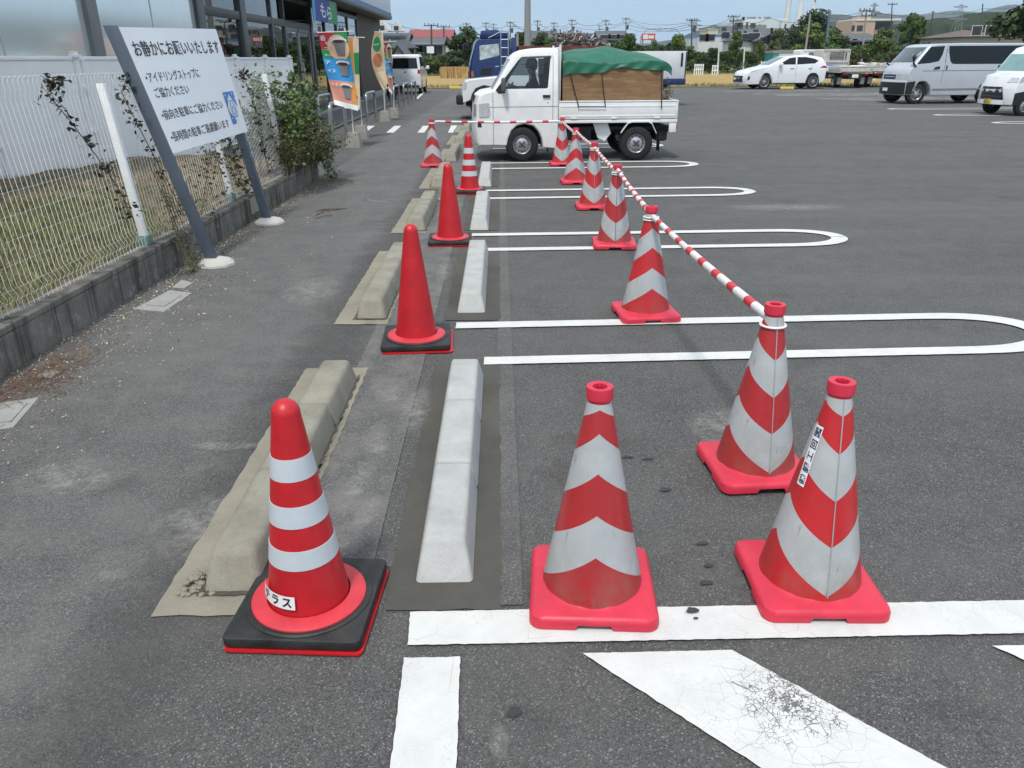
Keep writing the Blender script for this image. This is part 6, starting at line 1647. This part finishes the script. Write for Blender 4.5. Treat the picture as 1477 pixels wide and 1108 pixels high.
houseP('dark roofed house behind the scrap metal heap', 826, 862, 56, 47, 135, 9, 'gable_x', BG, DKR)
houseP('brown walled house with a dark gable roof right of the scrap heap', 866, 903, 56, 43, 120, 9, 'gable_x', BG, GREY_R, hw(3, 4.2, 1.6, 1))
houseP('small white house under the orange billboard', 908, 945, 66, 58, 118, 8, 'flat', WH, GY, hw(4, 2.5, 1, .9))
houseP('low white roofed building left of the white block house', 945, 985, 73, 64, 128, 8, 'gable_x', WH, GREY_R, hw(3, 1.6))
houseP('white block shaped house with a flat blue edged roof', 1006, 1052, 53, 50, 125, 10, 'flat', WH, M('roof_blue', (.10, .22, .48), .4), [(.17, 4.3, 1.5, 1.0), (.36, 4.3, 1.5, 1.0), (.83, 4.6, 1.3, 1.0)])
houseP('yellowish rooftop box house behind the white block house', 1019, 1033, 44, 42, 140, 6, 'flat', wallm('yellow', (.58, .53, .38)), CR)
houseP('pale pink building with a flat roof right behind the white block house', 1034, 1066, 51, 48, 150, 10, 'flat', wallm('pink', (.50, .40, .38)), CR, hw(3, 4))
houseP('white house with a dark hip roof left of the brown gabled house', 1066, 1094, 57, 47, 112, 9, 'hip', WH, DKR, [(.25, 4, 1.1, 1), (.7, 4, 1.6, 1.2), (.4, 1.6, 1.4, 1.3)])
houseP('brown gabled house beside the dark roofed white house', 1092, 1120, 58, 49, 110, 9, 'gable_y', wallm('brown', (.20, .15, .11)), GREY_R, [(.3, 3.6, 1.3, 1), (.7, 3.6, 1.3, 1)])
houseP('small teal shed above the bonnet of the crossover car', 1116, 1124, 77, 75, 92, 3, 'flat', M('wall_teal', (.05, .28, .26), .6), GY, name='shed', cat='shed')
houseP('low white shed above the roof of the crossover car', 1124, 1150, 76.5, 75, 93, 4, 'flat', WH, GY, name='shed', cat='shed')
houseP('dark timber house with a slate roof below the pink apartment block', 1219, 1262, 58, 47, 105, 8, 'gable_x', DK, GREY_R, [(.22, 3.2, .9, .8), (.3, 3.2, .9, .8), (.75, 3.2, 1.2, .8)])
houseP('cream house with a brown hip roof above the silver van', 1384, 1452, 51.5, 41.5, 88, 9, 'hip', CR, BRN_R, [(.27, 4.0, 1.1, 1), (.53, 4.0, .9, 1), (.78, 4.0, .8, 1), (.95, 4.0, .5, .9)])
houseP('house with a red brown roof at the right edge behind the vans', 1452, 1500, 51, 40, 92, 9, 'hip', BG, roofm('redbrown', (.17, .075, .06)), hw(3, 4))
houseP('long low grey roofed building beyond the palm-like tree', 1338, 1372, 58, 52.5, 150, 10, 'gable_x', GY, GREY_R)
# apartment block
def apartment():
    Y = 230; x0, x1 = HX(1224, Y), HX(1288, Y); z = lambda py: HZ(1255, py, Y)
    t = thing('apartment_block', 'pinkish apartment block with open balconies and a stair tower', 'apartment block', ((x0+x1)/2, Y, 0))
    W = x1-x0; PK = wallm('salmon', (.50, .34, .26)); o = -(x0+x1)/2
    mb = MB(); mb.box((-W*.25, 6, z(29)/2), (W*.5, 12, z(29))); mb.box((W*.25, 7.5, z(29)/2), (W*.5, 9, z(29))); mb.build('wall', PK, t, 0)
    mb = MB(); mb.box((-W*.13, 6, z(23)/2), (W*.16, 8, z(23))); mb.box((-W*.1, 6, z(20)/2), (W*.06, 4, z(20))); mb.build('stair_tower', PK, t, 0)
    mb = MB(); mb.box((W*.05, 6, z(28.5)), (W*1.02, 12.4, .5)); mb.build('roof', wallm('white', (.6, .6, .6)), t, 0)
    for k in range(5):
        zz = z(29)-3.0-3.0*k
        if zz < 1: break
        mb = MB(); mb.box((W*.25, 2.2, zz+.1), (W*.5, 1.8, 1.1)); mb.build('balcony', PK, t, 0)
        mb = MB(); mb.box((W*.25, 2.95, zz+1.6), (W*.48, .12, 1.8)); mb.build('window', WIN, t, 0)
        for u in (-.48, -.33):
            mb = MB(); mb.box((W*u, -.05, zz+1), (1.6 if u > -.4 else .8, .12, 1.4)); mb.build('window', WIN, t, 0)
apartment()
# factory and towers
def factory():
    Y = 420
    t = thing('factory', 'large white and grey incinerator plant of stepped blocks', 'factory', (0, Y, 0)); FW = wallm('plant_white', (.56, .60, .57)); FG = wallm('plant_grey', (.22, .235, .24))
    def blk(a, b, py, d, m, dz=0, name='block'):
        x0, x1 = HX(a, Y), HX(b, Y); z = HZ((a+b)/2, py, Y); mb = MB(); mb.box(((x0+x1)/2, d+15, z/2), (x1-x0, 30, z)); return mb.build(name, m, t, 0)
    b1 = blk(1058, 1080, 30.5, 8, FW); b2 = blk(1080, 1140, 26, 10, FW); blk(1076, 1100, 28.5, 9, FW); blk(1024, 1060, 37.5, 0, FG); blk(1055, 1098, 36.5, -4, FG); blk(1098, 1130, 41, -2, FG); blk(1128, 1142, 28, 6, FW)
    rnd = random.Random(6)
    for k in range(26):
        px = rnd.uniform(1030, 1138); py = rnd.uniform(34, 50) if px > 1060 else rnd.uniform(41, 50)
        p = P(px, py, Y-5); mb = MB(); mb.box((p.x, -5+(0 if px < 1098 else 2.5)+.8, p.z), (rnd.choice((.8, 1.2, 2.4)), .6, rnd.choice((1, 1.6, 2.2)))); mb.build('window', WIN, t, 0)
    for k in range(14):
        px = rnd.uniform(1064, 1138); p = P(px, 27 if px > 1082 else 31, Y); mb = MB(); mb.box((p.x, 14, p.z+.6), (1.2, 1.2, 1.6)); mb.build('roof_vent', FG, t, 0)
factory()
def tower(label, px, w0, w1, ytop, Y, flare=0):
    p = P(px, 40, Y); k = Y*.95/FPX
    t = thing('tower', label, 'tower', (p.x, Y, 0)); mb = MB()
    H = 150
    prof = [(w1*k/2*(1+flare), 0), (w1*k/2, HZ(px, 25, Y)), ((w0+w1)/2*k/2, HZ(px, 12, Y)), (w0*k/2, HZ(px, 0, Y)), (w0*k/2*.95, H)]
    mb.lathe(prof, 24, capt=True); mb.build('shaft', wallm('tower_white', (.62, .64, .63)), t, 60)
    mb = MB()
    for z in (40, 62, 80, 110, 130): mb.box((0, -prof[3][0]*1.03, z), (.8, .5, 1.4))
    mb.build('opening', WIN, t, 0)
tower('plain white chimney tower, leftmost of the three', 1133.5, 7.5, 8, 0, 560)
tower('flared white tower with a wide foot, middle of the three', 1151, 5.5, 11, 0, 600, .4)
tower('flared white tower, rightmost of the three behind the big tree', 1170, 4, 8, 0, 640, .4)
# ---------------------------------------------------------------- trees
def leafmat(n, c, c2): return M('foliage_'+n, c, .6, var=.2, vs=.6, isl=.45, col2=c2, spec=.3)
TL_ = [leafmat('deep', (.022, .045, .014), (.05, .085, .022)), leafmat('mid', (.045, .085, .018), (.09, .14, .03)), leafmat('bright', (.085, .13, .022), (.15, .20, .045)), leafmat('olive', (.06, .075, .025), (.10, .12, .04))]
BARK = M('bark', (.10, .075, .055), .9, var=.3, vs=4)
def tree_meshes(seed, kind):
    """unit tree, 1 high, 1 wide: returns (trunk mesh, crown mesh)"""
    rnd = random.Random(seed); lobes = []
    n = 13 if kind != 'palm' else 9
    for k in range(n):
        if kind == 'tall': z = rnd.uniform(.22, .88); m = .30*(1-.75*abs(z-.45)/.5)
        elif kind == 'bushy': z = rnd.uniform(.12, .8); m = .36*(1-.6*max(0, (z-.45))/.5)
        elif kind == 'palm': z = rnd.uniform(.55, .9); m = .34
        else: z = rnd.uniform(.34, .86); m = .36*(1-.8*abs(z-.55)/.5)
        a = rnd.uniform(0, 6.28); r = m*math.sqrt(rnd.random())
        lobes.append((Vector((r*math.cos(a), r*math.sin(a), z)), rnd.uniform(.10, .19)))
    V = []; F = []
    for i in range(3800):
        c, R_ = rnd.choice(lobes); d = Vector((rnd.gauss(0, 1), rnd.gauss(0, 1), rnd.gauss(0, 1))).normalized()
        p = c+Vector((d.x, d.y, d.z*.8))*R_*rnd.random()**.35*(1+.25*noise.noise(d*2.2+c*9))
        if p.z < .02: continue
        s = rnd.uniform(.016, .040); a = Vector((rnd.gauss(0, 1), rnd.gauss(0, 1), rnd.gauss(0, .7))).normalized(); b = a.cross(d+Vector((.01, 0, 0))).normalized(); k = len(V)
        V += [p-a*s, p+b*s*.6, p+a*s, p-b*s*.6]; F.append((k, k+1, k+2, k+3))
    me = bpy.data.meshes.new('crown'); me.from_pydata(V, [], F); me.update()
    mb = MB(); mb.tube([(0, 0, 0), (.012, 0, .25), (0, .01, .55), (-.01, 0, .8)], [.032, .024, .016, .006], 7)
    for c, R_ in lobes[:8]: mb.tube([(.0, 0, max(.12, c.z*.5)), c*.55+Vector((0, 0, c.z*.33)), c], [.012, .008, .004], 5)
    tm = bpy.data.meshes.new('trunk'); mb.bm.to_mesh(tm); mb.bm.free(); tm.materials.append(BARK)
    return tm, me
TV = {}
def tree(label, px, ytop, width, Y, kind='round', mat=1, seed=0, group='trees beyond the field', z0=0):
    key = (kind, seed % 2)
    if key not in TV: TV[key] = tree_meshes(100+seed % 2+7*len(kind), kind)
    tm, cm = TV[key]; p = P(px, ytop, Y); k = Y*.95/FPX; rnd = random.Random(px)
    t = thing('tree', label, 'tree', (p.x, Y, z0), rnd.uniform(0, 6.28), group)
    H = p.z-z0; t.scale = (width*k*1.55, width*k*1.55, H/.95)
    ck = (key, mat)
    if ck not in TV:
        m = cm.copy(); m.materials.append(TL_[mat]); TV[ck] = m
    for nm, me in (('trunk', tm), ('crown', TV[ck])):
        o = bpy.data.objects.new(nm, me); COL.objects.link(o); o.parent = t
for a in [
    ('big dark round tree left of the blue lorry', 672, 38, 46, 92, 'round', 0, 0), ('dark bush at the foot of the tree left of the lorry', 650, 70, 40, 88, 'bushy', 0, 1),
    ('green bush behind the small white notice in front of the grey houses', 610, 73, 36, 84, 'bushy', 1, 0), ('low green bush between the notice and the dark tree', 634, 76, 26, 84, 'bushy', 3, 1),
    ('dark tree between the blue lorry and the near utility pole', 748, 46, 30, 95, 'round', 0, 1), ('dark tree just right of the near utility pole', 779, 43, 36, 98, 'bushy', 0, 0),
    ('dark green tree left of the scrap heap', 800, 50, 36, 96, 'bushy', 1, 1), ('small green tree right of the scrap heap', 868, 52, 34, 94, 'bushy', 1, 0),
    ('round green tree in front of the brown walled house', 906, 48, 36, 94, 'round', 1, 1), ('dark bush behind the middle of the tarp', 838, 58, 40, 92, 'bushy', 0, 1), ('small tree right of the orange billboard', 944, 58, 18, 94, 'round', 1, 0),
    ('pointed green tree left of the white block house', 979, 49, 26, 92, 'tall', 2, 1), ('dark bushy tree behind the white lorry box', 962, 62, 26, 96, 'bushy', 0, 0), ('dark green bush left below the white block house', 997, 64, 26, 96, 'bushy', 1, 0),
    ('rounded dark shrub in front of the white block house', 1027, 66, 28, 88, 'bushy', 0, 1), ('slim tall tree at the right end of the white block house', 1064, 44, 22, 90, 'tall', 1, 0), ('dark bush below the slim tall tree', 1053, 64, 26, 92, 'bushy', 0, 0),
    ('clipped dark shrub in front of the dark roofed white house', 1086, 76, 24, 86, 'bushy', 0, 1), ('slender sapling in front of the brown gabled house', 1099, 58, 14, 86, 'tall', 1, 1), ('yellow green tree in front of the plant, left of the big grove', 1122, 41, 24, 96, 'tall', 3, 0),
    ('tallest dark tree of the grove under the white towers', 1172, 15, 64, 118, 'round', 0, 0), ('dark tree on the left flank of the big grove', 1142, 38, 26, 112, 'bushy', 0, 1), ('sunlit yellow green tree in front of the tallest grove tree', 1175, 27, 52, 104, 'bushy', 2, 1),
    ('mid green tree on the right flank of the big grove', 1208, 38, 44, 106, 'bushy', 1, 0), ('broad green tree right of the leaning striped pole', 1201, 47, 52, 98, 'bushy', 1, 1), ('dark low bush behind the white flatbed truck', 1190, 71, 40, 90, 'bushy', 0, 0),
    ('green tree in front of the dark timber house', 1272, 40, 40, 80, 'round', 1, 1), ('leafy shrub behind the cream flatbed truck', 1232, 66, 30, 86, 'bushy', 3, 1), ('green bush left of the silver van windshield', 1293, 52, 40, 84, 'bushy', 1, 0), ('pale reedy bush behind the white guard fence', 1300, 72, 40, 78, 'bushy', 3, 0),
    ('two crowned tree with a bare trunk above the silver van', 1322, 21, 36, 100, 'palm', 1, 0), ('bush at the foot of the bare trunked tree', 1325, 46, 26, 98, 'bushy', 1, 1), ('dark tree behind the cream house roof', 1430, 28, 60, 130, 'round', 0, 0), ('dark green tree at the right of the brown hip roof', 1468, 24, 44, 125, 'round', 1, 1),
    ('small bush between the long building and the cream house', 1372, 52, 26, 96, 'bushy', 3, 1), ('low bush above the windscreen of the silver van', 1345, 58, 30, 92, 'bushy', 0, 0)]:
    tree(*a)
# big near tree whose branch hangs in at the top right corner
tree('large tree at the right edge with a branch hanging into the top corner', 1548, -60, 120, 48, 'round', 0, 0, None)
# clipped hedges
def hedge(label, a, b, py, Y, mat=1):
    x0, x1 = HX(a, Y), HX(b, Y); zt = HZ((a+b)/2, py, Y); n = int((x1-x0)*90); rnd = random.Random(a)
    V, F = leaves(min(n, 2600), lambda r: (Vector((r.uniform(x0, x1), Y+r.uniform(-.4, .4), zt*r.random()**.6+.04*r.gauss(0, 1))), 1), .16, a)
    c = Vector(((x0+x1)/2, Y, 0)); o = rawmesh('hedge', [v-c for v in V], F, TL_[mat]); o.location = c; tag(o, label, 'hedge')
hedge('clipped hedge right of the white gate posts', 1040, 1125, 92, 80, 1); hedge('clipped hedge left of the white gate posts', 985, 1004, 88, 82, 1); hedge('rough green hedge along the field below the red roofed houses', 578, 672, 87, 88, 2)
hedge('dark hedge strip behind the blue lorry', 740, 985, 80, 90, 0); hedge('reed strip behind the white guard fence', 1255, 1345, 82, 76, 3)
def belt(label, a, b, ylo, yhi, Y, mat, n, leaf=.2):
    x0, x1 = HX(a, Y), HX(b, Y); rnd = random.Random(a); m = (a+b)/2
    z0, z1 = HZ(m, ylo, Y), HZ(m, yhi, Y)
    def f(r):
        x = r.uniform(x0, x1); y = Y+r.uniform(0, 4)
        h = z0+(z1-z0)*(.5+.5*noise.noise(Vector((x*.16, 3.3, a*.1)))+.35*noise.noise(Vector((x*.6, 1.3, a*.1))))
        return Vector((x, y, max(.02, h*r.random()**.5))), 1+.6*r.random()
    V, F = leaves(n, f, leaf, a); c = Vector(((x0+x1)/2, Y, 0)); o = rawmesh('shrub_belt', [v-c for v in V], F, TL_[mat]); o.location = c; tag(o, label, 'shrubs', kind='stuff')
belt('overgrown dark shrub belt behind the lorry and the pickup load', 655, 990, 76, 50, 101, 0, 9000, .34); belt('mid green shrub belt between the gardens below the white block house', 985, 1130, 82, 62, 95, 1, 5000, .26)
belt('bright shrub belt behind the flatbed trucks and the silver van', 1120, 1345, 82, 60, 94, 1, 7000, .28); belt('dark shrub belt behind the vans in front of the cream house', 1330, 1500, 75, 52, 84, 0, 5000, .26); belt('green shrub belt below the red roofed houses', 560, 660, 86, 72, 93, 1, 3500, .26)
# uncut wheat
V = []; F = []; rnd = random.Random(9)
xa, xb = HX(634, 72), HX(705, 72)
for k in range(5200):
    x, y = rnd.uniform(xa, xb), 72+rnd.uniform(0, 3); h = rnd.uniform(.75, .95); b = len(V); d = rnd.uniform(-.06, .06)
    V += [(x-.03, y, 0), (x+.03, y, 0), (x+.03+d, y+d, h), (x-.03+d, y+d, h)]; F.append((b, b+1, b+2, b+3))
tag(rawmesh('uncut_wheat', V, F, M('wheat', (.42, .27, .11), .9, var=.2, isl=.3)), 'block of uncut golden wheat standing in the field left of the lorry', 'wheat', kind='stuff')
def fg(r):
    x = r.uniform(-25, 45); y = r.choice((r.uniform(47.3, 51), r.uniform(47.3, 52), r.uniform(86, 100))); return x, y, .01, (1 if y < 60 else 2.2)
blades('field_grass', 9000, fg, .16, .035, M('grass_field', (.15, .155, .045), .8, var=.3, vs=.4, isl=.5, col2=(.24, .20, .08)), 44, 1.2, 'rough grass along the near and far edges of the field', 'grass')
# ---------------------------------------------------------------- poles and wires
POLEC = M('pole_concrete', (.27, .265, .25), .85, var=.1, vs=3); POLED = M('pole_dark', (.085, .08, .075), .8, var=.2)
TOPS = {}
def upole(label, px, ytop, Y, arms_=2, lean=0, can=True, r=.14, mat=None, w=1.0, name='utility_pole', group='utility poles beyond the field'):
    p = P(px, ytop, Y); b = P(px-lean, 85, Y); t = thing(name, label, 'utility pole', (b.x, Y, 0), 0, group)
    top = Vector((p.x-b.x, 0, p.z)); mb = MB(); mb.tube([(0, 0, 0), top], [r, r*.65], 8); mb.build('pole', mat or POLED, t, 60)
    for k in range(arms_):
        c = top*(1-(.03+.08*k)); mb = MB(); mb.box((c.x+.25*(k % 2), -.1, c.z), (1.7*w, .10, .10))
        for q in (-.75, -.3, .3, .75): mb.box((c.x+q*w+.25*(k % 2), -.1, c.z+.16), (.08, .08, .22))
        mb.build('crossarm', POLED, t, 0)
    if can:
        c = top*.80; mb = MB(); mb.lathe([(.22, -.4), (.24, .4), (.1, .5)], 10, (c.x+.35, -.1, c.z), capb=True, capt=True); mb.build('transformer', POLED, t, 50)
    TOPS[px] = Vector((p.x, Y-.1, p.z-.1)); return t
upole('dark pole with crossarms left of the red roofed house', 573, 38, 118, 1, can=False); upole('tall thin pole in front of the red roof', 622, 35, 98, 1, can=False); upole('thin dark pole at the right half of the red roof', 640, 37, 110, 1, can=False)
upole('far pole above the top of the dark round tree', 673, 33, 190); upole('far pole with a transformer left of the lorry ladder', 701, 32, 190); upole('far thin pole behind the lorry roof', 712, 34, 230, can=False); upole('pole right above the back of the lorry cab', 736, 31, 170)
for a in [('far pole right of the near utility pole', 775, 29, 200), ('far pole with two transformers left of the scrap heap', 799, 32, 200), ('far pole above the scrap heap', 825, 28, 190), ('far bare pole behind the tarp', 874, 28.5, 190), ('far tall pole above the right half of the tarp', 903, 25.5, 185), ('thin pole behind the tarp between two taller poles', 865, 36, 260)]: upole(*a)
upole('dark pole with a side arm left of the white block house', 998, 27, 120, 1); upole('tall pole with crossarms at the right of the white block house', 1058, 22, 118, 2); upole('grey leaning pole in front of the big grove', 1161, 80, 88, 0, 0, False) if False else None
upole('grey concrete pole leaning right in front of the big grove', 1169, 20, 84, 0, 9, False, .13, POLEC, group=None); upole('pole with crossarms in front of the pink apartment block', 1250, 13, 92, 2, 6, False, .13, POLEC, group=None)
upole('dark lamp pole above the roof of the apartment block', 1287, 4, 150, 1, 3, False); upole('dark pole leaning right beyond the silver van front', 1346, 16, 100, 0, 6, False, .12); upole('thin far pole above the cream house', 1417.5, 5.5, 160, 0, 2, False, .16); upole('striped steel mast leaning in the grove', 1197, 15.5, 102, 0, 6, False, .2, M('mast_blue', (.12, .17, .22), .5))
upole('low white marker post in front of the white block house', 1037, 70, 86, 0, 0, False, .1, wallm('post_white', (.6, .6, .58))); upole('white post below the dark roofed white house', 1074, 68, 86, 0, 0, False, .1, wallm('post_white', (.6, .6, .58)))
upole('thick grey concrete pole rising behind the white pickup cab', 761, -70, 36, 0, 0, False, .165, POLEC, group=None); upole('short grey post left of the thick concrete pole', 746.5, 48, 40, 0, 0, False, .09, POLEC, group=None)
def wire(label, pts, sag=.6, r=.022, group='overhead power lines'):
    mb = MB()
    for a, b in zip(pts, pts[1:]):
        a, b = Vector(a), Vector(b); mb.tube([a.lerp(b, k/10)-Vector((0, 0, sag*4*(k/10)*(1-k/10))) for k in range(11)], r, 4, False)
    tag(mb.build('power_line', POLED, smooth=60), label, 'power line', group)
tp_ = lambda *q: [TOPS[k] for k in q]
wire('power line strung over the dark tree and the lorry', [P(560, 34, 150)]+tp_(673, 701, 736)+[P(790, 40, 170)], 1.2, .035)
wire('power line running between the far poles above the pickup', tp_(736, 775, 799, 825, 874, 903)+[P(1000, 42, 130)], 1.2, .035)
wire('second lower power line above the pickup tarp', [P(736, 38, 180), P(825, 38, 195), P(903, 34, 185), P(998, 34, 120)], 1.0, .03)
wire('power line from the tarp poles to the pole by the white block house', [TOPS[903], P(998, 32, 120), TOPS[1058], P(1110, 26, 118), P(1190, 21, 120), TOPS[1250]], .8, .025)
wire('lower power line past the white block house', [P(903, 41, 185), P(998, 38, 120), P(1058, 32, 118)], .7, .022)
wire('long power line from the apartment pole over the hills to the right', [TOPS[1250], P(1346, 18, 100), P(1417, 12, 150), P(1500, 2, 150)], .5, .025)
wire('power line running off left of the apartment pole', [P(1185, 20, 110), P(1250, 15, 92), P(1290, 17, 150)], .4, .022)
def pylon(label, px, ytop, Y, w, arms_=3):
    p = P(px, ytop, Y); H = p.z; t = thing('pylon', label, 'pylon', (p.x, Y, 0), 0, 'steel pylons on the hills'); mb = MB(); b = w; rr = .16*Y/600
    for sx in (-1, 1):
        for sy in (-1, 1): mb.tube([(sx*b, sy*b, 0), (sx*b*.25, sy*b*.25, H*.72), (sx*b*.12, sy*b*.12, H)], rr, 4)
    n = 9
    for k in range(n):
        z0, z1 = H*k/n, H*(k+1)/n; w0, w1 = b*(1-.85*k/n), b*(1-.85*(k+1)/n)
        mb.tube([(-w0, -w0, z0), (w1, -w1, z1)], rr*.6, 3); mb.tube([(w0, -w0, z0), (-w1, -w1, z1)], rr*.6, 3)
    mb.build('lattice', M('pylon_steel', (.22, .24, .25), .6, .2), t, 0)
    for k in range(arms_):
        z = H*(.95-.11*k); L = b*(.9+.15*k); mb = MB(); mb.tube([(-L, 0, z), (0, 0, z+H*.02), (L, 0, z)], rr*1.6, 4); mb.tube([(-L, 0, z), (0, 0, z-H*.02), (L, 0, z)], rr, 4); mb.build('crossarm', MATS['pylon_steel'], t, 0)
pylon('lattice pylon with three wide arms above the silver van', 1387, 6, 420, 4.0, 3); pylon('thin far pylon left of the dark lamp pole', 1262, 4, 900, 5, 3); pylon('small far pylon right of the apartment roof', 1267.5, 16, 1100, 6, 3); pylon('slender lattice tower beside the pole left of the white block house', 1003, 27, 330, 2.6, 2)
# ---------------------------------------------------------------- small background things
t = thing('billboard', 'orange and white billboard on posts above the small white house', 'billboard', (HX(934, 105), 105, 0)); z0, z1 = HZ(934, 58, 105), HZ(934, 48.5, 105); wB = HX(944, 105)-HX(924.5, 105)
mb = MB(); mb.box((0, 0, (z0+z1)/2), (wB, .15, z1-z0)); bb = mb.build('board', M('board_orange', (.62, .10, .035), .5, var=.1), t, 0)
mb = MB(); mb.box((-wB*.22, -.09, (z0+z1)/2), (wB*.36, .03, (z1-z0)*.7)); mb.box((wB*.2, -.09, z0+.35), (wB*.4, .03, .35)); mb.build('print', WHT, bb, 0)
mb = MB(); mb.tube([(-wB*.4, .1, 0), (-wB*.4, .1, z1)], .09, 6); mb.tube([(wB*.4, .1, 0), (wB*.4, .1, z1)], .09, 6); mb.build('post', POLEC, t)
t = thing('notice_board', 'small white notice board on a post at the far side of the field', 'notice board', (HX(621, 86), 86, 0)); mb = MB(); mb.box((0, 0, HZ(621, 72, 86)), (.75, .06, .65)); mb.build('board', WHT, t, 0); mb = MB(); mb.tube([(0, .05, 0), (0, .05, HZ(621, 72, 86))], .04, 6); mb.build('post', POLEC, t)
def railf(label, a, b, Y, h, n, rails, name='guard_fence'):
    x0, x1 = HX(a, Y), HX(b, Y); t = thing(name, label, 'fence', ((x0+x1)/2, Y, 0)); w_ = x1-x0
    for k in range(n):
        mb = MB(); mb.box((-w_/2+w_*k/(n-1), 0, h/2), (.10, .08, h)); mb.build('post', WHT, t, 0)
    for z in rails:
        mb = MB(); mb.box((0, -.05, z*h), (w_, .03, .10)); mb.build('rail', WHT, t, 0)
railf('white three railed guard fence behind the flatbed trucks', 1255, 1306, 58, 1.15, 5, (.95, .62, .3)); railf('short white picket gate left of the hedge', 1004, 1016, 80, 1.0, 5, (.9, .5)); railf('small white barrier beside the marker post', 1030, 1037, 80, .9, 3, (.9, .45)); railf('white rail fence above the bonnet of the crossover car', 1100, 1114, 82, 1.2, 4, (.9, .5))
def streetlamp(label, px, ytop, Y, d):
    p = P(px, ytop, Y); t = thing('street_lamp', label, 'street lamp', (p.x, Y, 0)); mb = MB(); mb.tube([(0, 0, 0), (0, 0, p.z*.8), (d*.6, 0, p.z*.97), (d*1.6, 0, p.z)], [.10, .08, .06, .05], 6); mb.build('pole', POLEC, t, 60); mb = MB(); mb.box((d*1.9, 0, p.z), (.7, .2, .12), bev=.03); mb.build('lamp_head', POLEC, t)
streetlamp('curved street lamp left of the orange billboard', 925, 41, 140, 1.6); streetlamp('curved street lamp above the pointed green tree', 984, 41, 150, -1.6)
# ---------------------------------------------------------------- hills
def hill_mat(name, a, b, sc):
    t = NT(name); c = t.mix(t.rng(t.noise(sc, 8, .75), .36, .66), a, b); c = t.mix(t.rng(t.vor(sc*5), .2, .8), c, tuple(k*.55 for k in a)); return t.done(c, .95, t.noise(sc*6, 5, .8), .9, 3, .1)
def hill(name, prof, Y, depth, mat, rough, seed, base=-.6):
    xs = []; n = 260
    def top(px):
        for a, b in zip(prof, prof[1:]):
            if a[0] <= px <= b[0]: t = (px-a[0])/(b[0]-a[0]); t = t*t*(3-2*t); return a[1]+(b[1]-a[1])*t
        return prof[-1][1]
    p0, p1 = prof[0][0], prof[-1][0]
    def f(u, v):
        px = p0+(p1-p0)*u; q = P(px, top(px), Y); H = q.z
        prf = math.sin(min(1, v/.62)*math.pi/2)**1.2 if v < .62 else math.cos((v-.62)/.38*math.pi/2)
        y = Y+depth*(v-.62); x = q.x
        nz = noise.fractal(Vector((x/depth*7+seed, y/depth*7, seed)), 1.0, 2.1, 7)
        edge = min(1, 8*u, 8*(1-u))
        return (x, y, base+(H-base)*prf*(.97+rough*nz*.12)*1.0 if prf > 0 else base)
    mb = MB(); mb.grid(f, n, 60); struct(mb.build(name, mat, smooth=80))
FOR = hill_mat('hill_forest', (.022, .042, .014), (.06, .085, .026), .03)
FOR2 = hill_mat('mountain_forest', (.02, .036, .016), (.045, .06, .025), .004)
hill('hill', [(1262, 62), (1285, 45), (1300, 30), (1340, 25), (1372, 27), (1400, 21), (1440, 20), (1477, 12), (1530, 4), (1640, 0), (1800, 30), (1950, 80)], 700, 420, FOR, 1.0, 2)
hill('hill', [(960, 70), (985, 52), (1010, 44), (1028, 37), (1060, 38), (1100, 44), (1160, 60), (1200, 80)], 1500, 500, FOR, .7, 5)
hill('hill', [(1130, 70), (1180, 48), (1205, 31), (1230, 27), (1262, 36), (1300, 45), (1330, 70)], 1500, 600, FOR, .6, 8)
hill('mountain', [(1080, 80), (1140, 40), (1175, 28), (1202, 20), (1225, 24), (1262, 22), (1300, 30), (1380, 60)], 2600, 800, FOR2, .5, 11)
hill('mountain', [(1150, 70), (1230, 22), (1290, 18), (1330, 21), (1370, 14), (1410, 16), (1450, 7), (1477, 10), (1560, 4), (1700, 30), (1900, 75)], 3900, 1000, FOR2, .4, 14)
hill('mountain', [(700, 84), (900, 66), (980, 56), (1040, 58), (1130, 52), (1200, 60), (1300, 78)], 3300, 900, FOR2, .4, 17)
hill('wooded_rise', [(350, 84), (480, 74), (600, 72), (760, 70), (860, 72), (960, 70), (1090, 72), (1230, 70), (1400, 66), (1600, 70), (1800, 84)], 320, 60, FOR, 1.6, 20)
# ---------------------------------------------------------------- air
mb = MB(); mb.box((0, 2500, 198), (12000, 6400, 400)); hz = mb.build('haze', [], smooth=0)
hm = bpy.data.materials.new('haze_air'); hm.use_nodes = True; n = hm.node_tree.nodes; n.remove(n['Principled BSDF'])
pv = n.new('ShaderNodeVolumePrincipled'); pv.inputs['Color'].default_value = (.80, .91, 1.0, 1); pv.inputs['Density'].default_value = .00014; pv.inputs['Anisotropy'].default_value = .0
hm.node_tree.links.new(pv.outputs[0], n['Material Output'].inputs['Volume']); hz.data.materials.append(hm); hz['kind'] = 'stuff'
